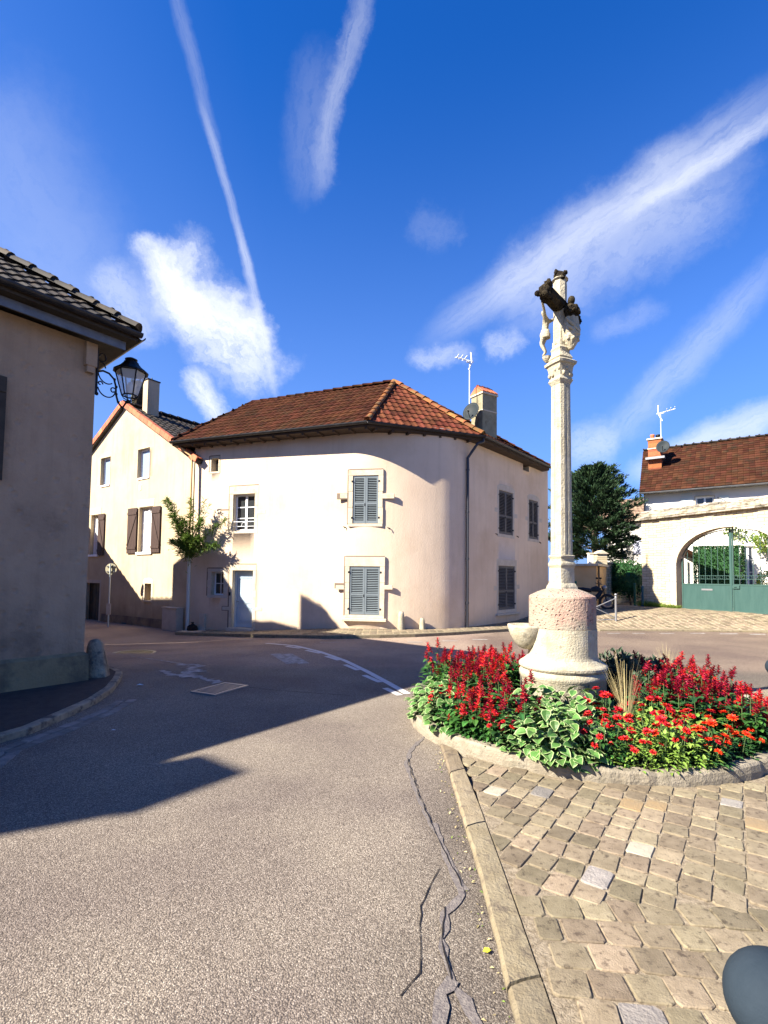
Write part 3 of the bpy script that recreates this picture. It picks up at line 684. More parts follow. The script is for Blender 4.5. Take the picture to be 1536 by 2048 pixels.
    def octo(mb, c0, c1, w0, w1, ax, up, n=8, jit=.004):
        c0, c1 = Vector(c0), Vector(c1); sd = ax.cross(up).normalized(); vs = []; st = 8
        for i in range(st+1):
            p = c0.lerp(c1, i/st); w = w0+(w1-w0)*i/st
            for k in range(n):
                a = 2*pi*(k+.5)/n; vs.append(p+(sd*cos(a)+up*sin(a))*w*(1+random.uniform(-.05, .05)))
        mb.add(vs, [(i*n+k, i*n+(k+1) % n, (i+1)*n+(k+1) % n, (i+1)*n+k) for i in range(st) for k in range(n)]+[tuple(range(n-1, -1, -1)), tuple(st*n+k for k in range(n))])
    mb = MB(); octo(mb, (c.x, c.y, 4.62), (c.x, c.y, 5.46), .084, .076, Vector((0, 0, 1)), ad); mb.build('cross_post', M['cross_stone'], t)
    mb = MB(); za = 5.11
    octo(mb, c+ad*.43+Vector((0, 0, za)), c-ad*.44+Vector((0, 0, za)), .088, .088, ad, Vector((0, 0, 1))); mb.build('cross_arm', M['cross_dark'], t)
    for cc, r in ((c+ad*.46+Vector((0, 0, za)), .115), (c-ad*.47+Vector((0, 0, za)), .085), (c+Vector((0, 0, 5.50)), .10)):
        fin = MB(); fin.ball(cc, r*.72, 8, 6, 0, .12)
        for k in range(13):
            a = random.uniform(0, 2*pi); b = random.uniform(-1.1, 1.3)
            fin.ball(cc+Vector((cos(a)*cos(b), sin(a)*cos(b), sin(b)))*r*.75, r*random.uniform(.28, .42), 6, 5, 0, .25)
        fin.build('finial', M['cross_dark'], t)
    fin = MB(); fin.lathe([(.075, 5.435), (.10, 5.45), (.085, 5.47)], c, 12, 0, False, .03); fin.build('finial_collar', M['cross_stone'], t)
    # crucified figure on the left face (nude torso, loincloth, raised arms), one continuous skin
    def figure(name, mat, verts, edges, radii, root, sub=1):
        me = bpy.data.meshes.new(name); me.from_pydata([tuple(v) for v in verts], edges, []); o = bpy.data.objects.new(name, me); C.objects.link(o)
        sk = o.modifiers.new('skin', 'SKIN'); 
        for i, r in enumerate(radii): me.skin_vertices[0].data[i].radius = (r, r)
        me.skin_vertices[0].data[root].use_root = True
        if sub: o.modifiers.new('s', 'SUBSURF').levels = sub; o.modifiers['s'].render_levels = sub
        me.materials.append(mat); o.parent = t; return o
    def ensure(o):
        return o
    base = c+fd*.155-Vector((0, 0, 0)); o0 = Vector((PC.x, PC.y, .1))
    def L(a, f, z): return Vector((base.x+ad.x*a+fd.x*f, base.y+ad.y*a+fd.y*f, z))-o0
    V = [L(0, .02, 4.86), L(.0, .035, 4.93), L(0, .03, 5.01), L(0, .035, 5.045), L(.02, .06, 5.09), L(.02, .055, 5.13),
         L(.055, .02, 5.0), L(.15, -.01, 5.06), L(.27, -.03, 5.15), L(-.055, .02, 5.0), L(-.15, -.01, 5.06), L(-.27, -.03, 5.15),
         L(.03, .05, 4.80), L(.02, .09, 4.70), L(.01, .035, 4.58), L(.01, .075, 4.54), L(-.03, .05, 4.80), L(-.02, .085, 4.70), L(-.01, .035, 4.59), L(-.005, .075, 4.55)]
    E = [(0, 1), (1, 2), (2, 3), (3, 4), (4, 5), (2, 6), (6, 7), (7, 8), (2, 9), (9, 10), (10, 11), (0, 12), (12, 13), (13, 14), (14, 15), (0, 16), (16, 17), (17, 18), (18, 19)]
    Rr = [.042, .038, .048, .022, .036, .026, .026, .018, .014, .026, .018, .014, .032, .024, .016, .013, .032, .024, .016, .013]
    fg = figure('carved_figure', M['cross_stone'], V, E, Rr, 0)
    cl = MB(); bb = L(0, .04, 4.84)+o0; cl.lathe([(.060, -.07), (.066, -.03), (.058, .0), (.052, .03), (.03, .035)], bb, 12, 0, True, .1); cl.build('loincloth', M['cross_stone'], t)
    br = MB(); q = L(0, .02, 4.51)+o0; br.lathe([(.02, -.06), (.05, -.02), (.06, .01), (.03, .02)], q, 8, 0, False, .05); br.build('foot_ledge', M['cross_stone'], t)
    # robed figure on the right face, standing on a corbel
    base = c-fd*.135; 
    mb = MB(); q = Vector((base.x, base.y, 0))
    lo = MB(); lo.lathe([(.092, 4.68), (.098, 4.74), (.084, 4.84), (.072, 4.92)], q, 28, 0, False, .02, sq=lambda th: 1+.16*sin(7*th))
    lo.tube([q+Vector((-.08, -.05, 4.90)), q+Vector((-.02, -.10, 4.80)), q+Vector((.07, -.07, 4.72))], [.015, .022, .018], 6); lo.tube([q+Vector((-.085, -.03, 4.84)), q+Vector((-.03, -.095, 4.75)), q+Vector((.05, -.085, 4.69))], [.012, .02, .014], 6); lo.build('robe', M['cross_stone'], t)
    mb.lathe([(.073, 4.921), (.078, 4.96), (.092, 5.01), (.078, 5.065), (.034, 5.09), (.03, 5.10)], q, 20, 0, True, .04, sq=lambda th: 1+.07*sin(6*th))
    mb.ball(q+Vector((.0, -.01, 5.14)), (.044, .05, .056), 10, 8, 0, .06)
    mb.tube([q+Vector((.07, -.02, 5.03)), q+Vector((.07, -.07, 4.95)), q+Vector((.01, -.10, 4.98))], [.028, .024, .016], 7)
    mb.tube([q+Vector((-.05, -.05, 5.03)), q+Vector((-.04, -.09, 4.95)), q+Vector((.01, -.105, 4.99))], [.028, .024, .016], 7)
    mb.build('robed_figure', M['cross_dark'], t)
    mb = MB(); mb.lathe([(.03, 4.53), (.05, 4.56), (.085, 4.62), (.10, 4.665), (.105, 4.70), (.05, 4.705)], q, 14, 0, False, .06)
    for k in range(8): a = 2*pi*k/8; mb.ball(q+Vector((cos(a)*.085, sin(a)*.085, 4.64)), .022, 6, 5, 0, .2)
    mb.build('corbel', M['cross_stone'], t)
    # half-bowl basin on the left flank
    bc = Vector(at(1056, 1250, PC.y)); bc = Vector((PC.x-.42, PC.y+.02, 0)); mb = MB(); n = 28; vs = []; pf = [(.05, .86), (.09, .88), (.15, .94), (.20, 1.03), (.23, 1.12), (.23, 1.15), (.195, 1.15), (.17, 1.08), (.05, 1.02)]
    for r, z in pf:
        for k in range(n):
            a = 2*pi*k/n; rr = r*(1+(.035*sin(14*a) if .05 < r and z < 1.12 else 0)); vs.append((bc.x+rr*cos(a), bc.y+rr*sin(a), z))
    mb.add(vs, [(i*n+k, i*n+(k+1) % n, (i+1)*n+(k+1) % n, (i+1)*n+k) for i in range(len(pf)-1) for k in range(n)], 0, True)
    mb.add(vs[-n:], [tuple(range(n))]); mb.add(vs[:n], [tuple(range(n-1, -1, -1))])
    mb.build('basin', M['cross_stone'], t)
cross()
# ================================================================== walls with real openings
class Path:
    def __init__(s, pts):
        s.p = [Vector((a, b)) for a, b in pts]; s.L = [0]
        for a, b in zip(s.p, s.p[1:]): s.L.append(s.L[-1]+(b-a).length)
    def seg(s, t):
        for i in range(len(s.p)-1):
            if t <= s.L[i+1] or i == len(s.p)-2: return i
    def pos(s, t, off=0):
        i = s.seg(t); a, b = s.p[i], s.p[i+1]; d = (b-a).normalized()
        q = a+d*(t-s.L[i]); n = s.nor(t); return q+n*off
    def nor(s, t):      # outward, towards the camera: right of travel when going left to right
        def nn(i): d = (s.p[i+1]-s.p[i]).normalized(); return Vector((d.y, -d.x))
        i = s.seg(t); f = (t-s.L[i])/max(1e-6, s.L[i+1]-s.L[i]); n = nn(i)
        if f > .5 and i+2 < len(s.p): n = n.lerp(nn(i+1), (f-.5)) if nn(i).dot(nn(i+1)) > .9 else n
        elif f < .5 and i > 0: n = n.lerp(nn(i-1), (.5-f)) if nn(i).dot(nn(i-1)) > .9 else n
        return n.normalized()
    def hit(s, px, py):
        r = ray(px, py); best = None
        for i in range(len(s.p)-1):
            a, b = s.p[i], s.p[i+1]; e = b-a
            det = r.x*(-e.y)+r.y*e.x
            if abs(det) < 1e-9: continue
            k = (a.x*(-e.y)+a.y*e.x)/det; w = (r.x*a.y-r.y*a.x)/det
            if k > 0 and -1e-4 <= w <= 1+1e-4:
                if best is None or k < best[0]: best = (k, s.L[i]+w*e.length)
        if best is None: raise Exception('miss %s %s' % (px, py))
        return best[1], CAMZ+r.z*best[0]
    def rect(s, x0, y0, x1, y1):
        """opening from pixel edges: left x, top y, right x, bottom y (tops and bottoms taken at mid width)"""
        xm, ym = (x0+x1)/2, (y0+y1)/2
        return [s.hit(x0, ym)[0], s.hit(x1, ym)[0], s.hit(xm, y1)[1], s.hit(xm, y0)[1]]
def wall(name, path, z0, z1, holes, mat, parent, depth=.22, step=.4, clip=None, reveal=None):
    """holes: [s0, s1, za, zb]"""
    ss = set([0, path.L[-1]]); ss |= set(path.L)
    k = 0
    while k < path.L[-1]: ss.add(round(k, 3)); k += step
    for h in holes: ss |= {h[0], h[1]}
    ss = sorted(ss); zz = sorted({z0, z1} | {h[2] for h in holes} | {h[3] for h in holes} | ({z0+i*.5 for i in range(1, int((z1-z0)/.5))} if clip else set()))
    ss = [a for i, a in enumerate(ss) if i == 0 or a-ss[i-1] > 1e-4]
    bm = bmesh.new(); cache = {}
    def V(s_, z, d=0):
        key = (round(s_, 4), round(z, 4), d)
        if key not in cache:
            p = path.pos(s_, -d); cache[key] = bm.verts.new((p.x, p.y, z))
        return cache[key]
    for a, b in zip(ss, ss[1:]):
        for c, d in zip(zz, zz[1:]):
            m1, m2 = (a+b)/2, (c+d)/2
            if any(h[0] < m1 < h[1] and h[2] < m2 < h[3] for h in holes): continue
            f = bm.faces.new([V(a, c), V(b, c), V(b, d), V(a, d)]); f.smooth = True
    nwall = len(bm.faces)
    for h in holes:
        cs = [a for a in ss if h[0]-1e-4 <= a <= h[1]+1e-4]; dp = h[4] if len(h) > 4 else depth; cz = [z for z in zz if h[2]-1e-4 <= z <= h[3]+1e-4]
        fs = []
        for a, b in zip(cs, cs[1:]):
            fs.append([V(a, h[2]), V(a, h[2], dp), V(b, h[2], dp), V(b, h[2])]); fs.append([V(a, h[3]), V(b, h[3]), V(b, h[3], dp), V(a, h[3], dp)])
        for c, d in zip(cz, cz[1:]):
            fs.append([V(h[0], c), V(h[0], d), V(h[0], d, dp), V(h[0], c, dp)]); fs.append([V(h[1], c), V(h[1], c, dp), V(h[1], d, dp), V(h[1], d)])
        for f in fs: q = bm.faces.new(f); q.material_index = 1 if reveal else 0
    for co, no in (clip or []): bmesh.ops.bisect_plane(bm, geom=bm.verts[:]+bm.edges[:]+bm.faces[:], plane_co=co, plane_no=no, clear_outer=True)
    me = bpy.data.meshes.new(name); bm.to_mesh(me); bm.free(); me.materials.append(mat); 
    if reveal: me.materials.append(reveal)
    o = bpy.data.objects.new(name, me); C.objects.link(o); o.parent = parent
    off = ROOT[parent]; me.transform(Matrix.Translation(-off)); return o
def frame_at(path, s_, z):
    """local frame on a wall: x along it to the right, y into it, z up"""
    p = path.pos(s_); n = path.nor(s_); x = Vector((-n.y, n.x, 0)); y = Vector((-n.x, -n.y, 0))
    return Matrix(((x.x, y.x, 0, p.x), (x.y, y.y, 0, p.y), (0, 0, 1, z), (0, 0, 0, 1)))
def B(mb, x0, x1, y0, y1, z0, z1, mi=0): mb.box(((x0+x1)/2, (y0+y1)/2, (z0+z1)/2), (x1-x0, y1-y0, z1-z0), mi)
def window(path, h, parent, dep=.16, panes=(1, 3), frame=M['white_paint'], fw=.05, glassm=None, bg='glass', curtain=False, name='window', leafs=2, mull=.03):
    s0, s1, z0, z1 = h[:4]; T = frame_at(path, (s0+s1)/2, z0); w = (s1-s0); H = z1-z0; x0 = -w/2
    f = MB(); f.T = T
    B(f, x0, x0+fw, dep, dep+.05, 0, H); B(f, -x0-fw, -x0, dep, dep+.05, 0, H); B(f, x0+fw, -x0-fw, dep, dep+.05, 0, fw); B(f, x0+fw, -x0-fw, dep, dep+.05, H-fw, H)
    if leafs == 2: B(f, -.04, .04, dep-.008, dep+.045, fw, H-fw)
    inner = [(x0+fw, -.04), (.04, -x0-fw)] if leafs == 2 else [(x0+fw, -x0-fw)]
    for a, b in inner:
        for i in range(1, panes[1]): z = fw+(H-2*fw)*i/panes[1]; B(f, a, b, dep+.003, dep+.04, z-mull/2, z+mull/2)
        for i in range(1, panes[0]): x = a+(b-a)*i/panes[0]; B(f, x-mull/2, x+mull/2, dep+.006, dep+.037, fw, H-fw)
    fo = f.build(name, frame, parent)
    g = MB(); g.T = T; B(g, x0+.01, -x0-.01, dep+.022, dep+.030, .01, H-.01); g.build('pane', glassm or M['glass_dark'], fo)
    if curtain:
        c = MB(); c.T = T; n = 10; 
        vs = []
        for i in range(n*2+1):
            x = x0+fw+(w-2*fw)*i/(2*n); y = dep+.014+.003*(i % 2); vs += [(x, y, fw+.01), (x, y, H-fw-.01)]
        c.add(vs, [(2*i, 2*i+2, 2*i+3, 2*i+1) for i in range(2*n)]); c.build('curtain', M['curtain'], fo)
    return fo
def surround(path, h, parent, mat=M['stone_trim'], side=.16, top=.22, bot=.12, ears=((.62, .26, .16),), proud=.006, sill=0, name='stone_surround', joint=True, arched=False):
    """irregular dressed stones round an opening, with ears, plus dark strips painting the recess shadow on left and top"""
    s0, s1, z0, z1 = h[:4]; T = frame_at(path, (s0+s1)/2, z0); w = s1-s0; H = z1-z0; x = w/2; e = .002
    f = MB(); f.T = T
    segs = 3; 
    for k in range(segs):
        za, zb = H*k/segs, H*(k+1)/segs-(.006 if k < segs-1 else 0)
        for sg in (-1, 1):
            ex = side*random.uniform(.85, 1.12); a, b = (x, x+ex) if sg > 0 else (-x-ex, -x)
            B(f, a, b, -proud, .05, za, zb)
    if top: 
        tw = side*1.08
        if arched:
            vs = []; n = 8
            for i in range(n+1): 
                q = -x-tw+(2*(x+tw))*i/n; hh = H+top*(.55+.45*sin(pi*i/n)**.5); vs += [(q, -proud, H+e), (q, -proud, hh), (q, .05, hh)]
            f.add(vs, [(3*i, 3*i+3, 3*i+4, 3*i+1) for i in range(n)]+[(3*i+1, 3*i+4, 3*i+5, 3*i+2) for i in range(n)])
            f.add([(-x-tw, -proud, H+e), (-x-tw, -proud, H+top*.55), (-x-tw, .05, H+top*.55), (-x-tw, .05, H+e)], [(3, 2, 1, 0)]); f.add([(x+tw, -proud, H+e), (x+tw, -proud, H+top*.55), (x+tw, .05, H+top*.55), (x+tw, .05, H+e)], [(0, 1, 2, 3)])
        else: B(f, -x-tw, x+tw, -proud-.001, .05, H+e, H+top)
    if bot: B(f, -x-side, x+side, -proud-.001, .05, -bot, -e)
    for fr, ln, ht in ears:
        for sg in (-1, 1):
            l2 = ln*random.uniform(.8, 1.1); a, b = (x+side*.8, x+side+l2) if sg > 0 else (-x-side-l2, -x-side*.8)
            zc = H*fr+random.uniform(-.04, .04); B(f, a, b, -proud+.002, .05, zc-ht/2, zc+ht/2)
    o = f.build(name, mat, parent)
    md = o.modifiers.new('bevel', 'BEVEL'); md.width = .008; md.segments = 2
    if joint:  # strips paint a recess shadow along the left and top edges
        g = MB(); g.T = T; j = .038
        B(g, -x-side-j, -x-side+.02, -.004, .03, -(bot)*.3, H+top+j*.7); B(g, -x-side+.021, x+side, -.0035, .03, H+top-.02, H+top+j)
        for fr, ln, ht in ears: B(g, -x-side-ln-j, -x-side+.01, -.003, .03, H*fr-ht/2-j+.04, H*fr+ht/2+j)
        g.build('painted_shadow_edge', M['recess_shadow'], o)
    if sill: 
        g = MB(); g.T = T; B(g, -x-side-.08, x+side+.08, -.10, .04, -bot-sill, -bot-.004); s_ = g.build('window_sill', mat, o); s_.modifiers.new('b', 'BEVEL').width = .012
    return o
def louvre(path, h, parent, mat, dep=.02, slats=16, band=.42):
    """a closed pair of louvred shutters, each leaf a part"""
    s0, s1, z0, z1 = h[:4]; T = frame_at(path, (s0+s1)/2, z0); w = s1-s0; H = z1-z0
    for sg in (-1, 1):
        f = MB(); f.T = T; a, b = (-w/2+.006, -.004) if sg < 0 else (.004, w/2-.006); st = .055
        B(f, a, a+st, dep, dep+.035, .01, H-.01); B(f, b-st, b, dep, dep+.035, .01, H-.01)
        rails = [(.01, .09), (H*band-.035, H*band+.035), (H-.08, H-.01)]
        for c, d in rails: B(f, a+st, b-st, dep+.002, dep+.033, c, d)
        for (c, d) in ((.09, H*band-.035), (H*band+.035, H-.08)):
            n = max(4, int((d-c)/.052))
            for i in range(n):
                z = c+(d-c)*(i+.5)/n; R = Matrix.Rotation(radians(38), 3, 'X'); f.box(((a+b)/2, dep+.019, z), (b-a-2*st, .042, .009), 0, R)
        B(f, a+.02, b-.02, dep+.038, dep+.044, .02, H-.02, 1)
        sh = f.build('shutter', [mat, M['crack']], parent)
        g = MB(); g.T = T
        for z in (H*.12, H*.88):
            q = a if sg < 0 else b; B(g, q-(.09 if sg < 0 else -.02), q+(-.02 if sg < 0 else .09)+.0, dep-.045, dep+.0, z-.035, z+.015) if False else B(g, min(q, q+sg*.055), max(q, q+sg*.055), dep-.03, dep+.01, z-.03, z+.03)
        if sg < 0: B(g, b-.035, b-.01, dep-.012, dep, H*.4-.05, H*.4+.03)
        g.build_split('hinge', M['iron'], sh)
def plank_shutter(path, s0, s1, z0, z1, parent, mat, off=.03, zflip=1, name='shutter'):
    T = frame_at(path, (s0+s1)/2, z0); w = s1-s0; H = z1-z0; f = MB(); f.T = T; n = 4
    for i in range(n): a = -w/2+w*i/n; B(f, a+.002, a+w/n-.003, -off-.03, -off, 0, H)
    for z in (H*.12, H*.88): B(f, -w/2+.01, w/2-.01, -off-.052, -off-.031, z-.05, z+.05)
    A, Bp = Vector((-w/2*zflip, -off-.041, H*.15)), Vector((w/2*zflip*.9, -off-.041, H*.85)); d = Bp-A; ang = atan2(d.z, d.x)
    f.box((A+Bp)/2, (d.length*.93, .018, .07), 0, Matrix.Rotation(-ang, 3, 'Y'))
    return f.build(name, mat, parent)
# ------------------------------------------------------------------ roofs of real tiles
def tiles(mb, poly, tw=.25, th=.34, mi=0, amp=.03, lift=.028, prof='roman'):
    """poly: 3D, first edge is the eave"""
    a = (poly[1]-poly[0]); o = poly[0].copy(); a.normalize()
    n = None
    n = a.cross(poly[2]-poly[0]).normalized()
    if n.z < 0: n = -n
    b = n.cross(a)
    if b.z < 0: b = -b
    p2 = [((p-o).dot(a), (p-o).dot(b)) for p in poly]; vmax = max(p[1] for p in p2); k = 0
    pf = {'roman': [(0, .15), (.2, .0), (.42, .1), (.62, .85), (.8, 1.0), (1, .15)], 'flat': [(0, 0), (.12, .5), (.88, .5), (1, 0)]}[prof]
    def span(v):
        xs = []
        for i in range(len(p2)):
            (x0, y0), (x1, y1) = p2[i], p2[(i+1) % len(p2)]
            if (y0 <= v < y1) or (y1 <= v < y0): xs.append(x0+(x1-x0)*(v-y0)/(y1-y0))
        return (min(xs), max(xs)) if len(xs) >= 2 else None
    while k*th < vmax:
        v0, v1 = k*th, min((k+1)*th+.03, vmax+.03); s_ = span(min(k*th+th*.4, vmax-.001))
        if s_:
            u = math.floor(s_[0]/tw)*tw
            while u < s_[1]:
                rn = random.random(); j = random.uniform(-.006, .006); vs = []; cols = []
                for f_, z in pf:
                    x = u+f_*tw; x = min(max(x, s_[0]-.02), s_[1]+.02); cols.append((x, z))
                for x, z in cols:
                    q = o+a*x
                    vs += [q+b*(v0+j)+n*(lift*.2), q+b*(v0+j)+n*(lift+z*amp), q+b*v1+n*(.004+z*amp*.8)]
                m = len(cols)
                mb.add(vs, [(3*i, 3*i+3, 3*i+4, 3*i+1) for i in range(m-1)]+[(3*i+1, 3*i+4, 3*i+5, 3*i+2) for i in range(m-1)], mi, False, rn)
                u += tw
        k += 1
def ridge(mb, A, Bp, r=.11, L=.38, mi=0, jit=.01):
    A, Bp = Vector(A), Vector(Bp); d = (Bp-A); n = max(1, int(d.length/L)); d.normalize(); s_ = d.cross(Vector((0, 0, 1))).normalized(); up = s_.cross(d)
    for i in range(n):
        p = A.lerp(Bp, i/n); q = A.lerp(Bp, (i+1.12)/n); vs = []; rn = random.random(); j = random.uniform(-jit, jit)
        for c, rr, h in ((p, r*1.12, .03), (q, r*.95, .01)):
            for k in range(7): a = pi*k/6; vs.append(c+s_*cos(a)*rr+up*(sin(a)*rr*.9+h-.03+j))
        mb.add(vs, [(k, k+1, 8+k, 7+k) for k in range(6)]+[(0, 1, 2, 3, 4, 5, 6)], mi, True, rn)
def slab(mb, poly, t=.10, mi=0):
    """roof deck under the tiles"""
    n = (poly[1]-poly[0]).cross(poly[2]-poly[0]).normalized()
    if n.z < 0: n = -n
    m = len(poly); vs = [p-n*.012 for p in poly]+[p-n*t for p in poly]
    mb.add(vs, [tuple(range(m)), tuple(range(2*m-1, m-1, -1))]+[(i, (i+1) % m, m+(i+1) % m, m+i) for i in range(m)], mi)
def gutter(mb, pts, r=.065, mi=0):
    pts = [Vector(p) for p in pts]
    for a, b in zip(pts, pts[1:]):
        d = (b-a).normalized(); s_ = d.cross(Vector((0, 0, 1))).normalized(); vs = []
        for c in (a, b):
            for k in range(9):
                t = pi+pi*k/8; vs.append(c+s_*cos(t)*r+Vector((0, 0, sin(t)*r)))
            for k in range(8, -1, -1):
                t = pi+pi*k/8; vs.append(c+s_*cos(t)*r*.86+Vector((0, 0, sin(t)*r*.86)))
        m = 18; mb.add(vs, [(k, (k+1) % m, m+(k+1) % m, m+k) for k in range(m)], mi, False)
        for c in (a, b): mb.ball(c+Vector((0, 0, -.01)), r*.82, 8, 6, mi) if False else None
# ================================================================== MAIN HOUSE (rounded corner)
def bez3(a, c, d, b, n): return [tuple(a[k]*(1-t)**3+3*c[k]*t*(1-t)**2+3*d[k]*t*t*(1-t)+b[k]*t**3 for k in (0, 1)) for t in [i/n for i in range(n+1)]]
def bez(a, c, b, n): return [((1-t)**2*a[0]+2*t*(1-t)*c[0]+t*t*b[0], (1-t)**2*a[1]+2*t*(1-t)*c[1]+t*t*b[1]) for t in [i/n for i in range(n+1)]]
mp0, mp1, mp2, mp3 = (-6.85, 17.8), (-1.1, 15.83), (3.2, 17.0), (7.1, 21.6)
mpath = Path([mp0]+bez(mp1, (-.007, 15.456), (1.75, 15.95), 14)+bez((1.75, 15.95), (2.504, 16.16), mp2, 14)[1:]+[mp3])
EZ = 6.45
house = thing('corner_house', 'cream rendered house with rounded corner, grey louvred shutters and brown tiled hip roof', 'house', (0, 18, 0))
R_ = mpath.rect
m_attic = R_(423, 917, 437, 943); m_winA = R_(466, 988, 509, 1061); m_small = R_(422, 1144, 447, 1190)
m_door = R_(464, 1141, 505, 1258)
m_s1 = R_(706, 951, 757, 1047); m_s2 = R_(699, 1133, 760, 1230)
m_s3 = R_(998, 983, 1026, 1069); m_s4 = R_(1058, 1001, 1076, 1078); m_s5 = R_(997, 1132, 1030, 1219); m_attic2 = R_(1046, 917, 1058, 942)
for h in (m_s1, m_s2, m_s3, m_s4, m_s5): h.append(.10)
wall('wall', mpath, -.35, EZ-.10, [m_attic, m_winA, m_small, m_door, m_s1, m_s2, m_s3, m_s4, m_s5, m_attic2], M['plaster_cream'], house, .26, reveal=M['stone_trim'])
rw = Path([mp3, (2.2, 26.6), (-4.6, 24.6), mp0]); wall('rear_wall', rw, -.35, EZ-.10, [], M['plaster_cream'], house)
eL, eC, eR, eE = at(345, 880, 17.62), at(735, 840, 15.02), at(965, 868, 16.45), at(1098, 931, 20.9)
E0, E1, E2, E3 = [Vector((p.x, p.y, EZ)) for p in (eL, eC, eR, eE)]
Pk = at(788, 766, 18.2); RL = at(505, 808, 20.34)
E4, E5 = Vector((2.0, 27.0, EZ)), Vector((-5.1, 25.3, EZ))
sfp = [E0, E1, E2, E3, E4, E5]
mb = MB(); vs = [Vector((p.x, p.y, EZ-.10)) for p in sfp]; vs2 = [v+Vector((0, 0, -.06)) for v in vs]
mb.add(vs+vs2, [tuple(range(6)), tuple(range(11, 5, -1))]+[(i, (i+1) % 6, 6+(i+1) % 6, 6+i) for i in range(6)])
mb.build('soffit', M['soffit'], house)
roof = MB(); faces = [[E0, E1, Pk, RL], [E1, E2, Pk], [E2, E3, Pk], [E3, E4, Pk], [E4, E5, Pk], [E5, RL, Pk], [E5, E0, RL]]
for f in faces: slab(roof, f, .10, 2 if f not in faces[3:6] else 0)
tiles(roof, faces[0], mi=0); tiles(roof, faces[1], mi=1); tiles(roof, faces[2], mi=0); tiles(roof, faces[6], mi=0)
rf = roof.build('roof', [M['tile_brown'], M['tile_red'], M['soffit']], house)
rd = MB(); up = Vector((0, 0, .05))
ridge(rd, RL+up, Pk+up, .10, .40, 0); 
ridge(rd, E1+up, Pk+up, .10, .38, 1)
rd.build('ridge_tiles', [M['tile_brown'], M['ridge_orange']], rf)
for a_, b_, r_, mi_ in ((E2, Pk, .13, 0), (E0, RL, .09, 1), (E3, Pk, .09, 1)):
    rd = MB(); ridge(rd, a_+up, b_+up, r_, .37, mi_); rd.build('hip_tiles', [M['ridge_orange'], M['tile_brown']], rf)
mb = MB(); out_ = lambda p, d: p+Vector((d[0], d[1], -.02))
g0, g1, g2, g3 = out_(E0, (-.03, -.08)), out_(E1, (0, -.09)), out_(E2, (.05, -.08)), out_(E3, (.08, -.05))
gutter(mb, [g0, g1, g2, g3], .075); mb.build('gutter', M['gutter'], house)
# fascia board under the gutter
mb = MB()
for a, b in ((E0, E1), (E1, E2), (E2, E3)):
    d = (b-a).normalized(); c = (a+b)/2; mb.box((c.x, c.y, EZ-.07), ((b-a).length, .03, .15), 0, Matrix.Rotation(atan2(d.y, d.x), 3, 'Z'))
mb.build('fascia', M['soffit'], house)
# rafter ends
mb = MB()
for a, b in ((E0, E1), (E1, E2)):
    d = (b-a).normalized(); n = Vector((-d.y, d.x, 0)); L = (b-a).length; k = .3
    while k < L: p = a+d*k+n*.22+Vector((0, 0, -.19)); mb.box(p, (.07, .40, .06), 0, Matrix.Rotation(atan2(d.y, d.x), 3, 'Z')); k += .55
mb.build_split('rafter_end', M['soffit'], house)
# chimney with tiled cap
cc = at(968, 868, 18.7); ca = .55; Rc = Matrix.Rotation(ca, 3, 'Z')
zt = at(968, 795, 18.7).z
mb = MB(); mb.box((cc.x, cc.y, (zt+6.6)/2), (.72, .62, zt-6.6), 0, Rc); ch = mb.build('chimney', M['render_grey'], rf)
mb = MB(); mb.box((cc.x, cc.y, zt+.03), (.80, .70, .06), 0, Rc); mb.box((cc.x, cc.y, zt-.62), (.745, .645, .04), 0, Rc); mb.build_split('chimney_band', M['stone_trim'], ch)
mb = MB()
def vtop(c, R, w, d, z, h):
    vs = [R@Vector(v)+Vector((c.x, c.y, z)) for v in ((-w/2, -d/2, 0), (w/2, -d/2, 0), (w/2, d/2, 0), (-w/2, d/2, 0), (-w/2, 0, h), (w/2, 0, h))]
    return vs, [(0, 1, 5, 4), (2, 3, 4, 5), (1, 2, 5), (3, 0, 4), (3, 2, 1, 0)]
v_, f_ = vtop(cc, Rc, .80, .66, zt+.06, .27); mb.add(v_, f_)
for sg in (-1, 1):
    for i in range(4):
        for j in range(2):
            yb = sg*(.30-.15*j); p = Rc@Vector((-.30+.2*i, yb*.9, .09+.11*j))+Vector((cc.x, cc.y, zt+.06)); mb.box(p, (.17, .19, .035), 0, Rc@Matrix.Rotation(-sg*.72, 3, 'X'), rnd=random.random())
p = Rc@Vector((-.35, 0, .29))+Vector((cc.x, cc.y, zt+.06)); q = Rc@Vector((.36, 0, .29))+Vector((cc.x, cc.y, zt+.06)); ridge(mb, p, q, .07, .2)
mb.build('chimney_cap', M['tile_terracotta'], ch)
# windows, door, shutters
def attic(h, dark=True):
    T = frame_at(mpath, (h[0]+h[1])/2, h[2]); mb = MB(); mb.T = T; w = h[1]-h[0]; B(mb, -w/2-.01, w/2+.01, .25, .28, -.01, h[3]-h[2]+.01); fo = mb.build('attic_opening', M['dark_wood'], house)
    g = MB(); g.T = T; B(g, -.012, .012, .12, .14, 0, h[3]-h[2]); g.build('bar', M['iron'], fo)
attic(m_attic); attic(m_attic2)
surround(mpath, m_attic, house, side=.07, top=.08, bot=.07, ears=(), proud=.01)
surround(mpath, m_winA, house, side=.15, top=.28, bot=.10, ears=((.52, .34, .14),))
window(mpath, m_winA, house, .17, (1, 3), fw=.055, frame=M['white_paint'])
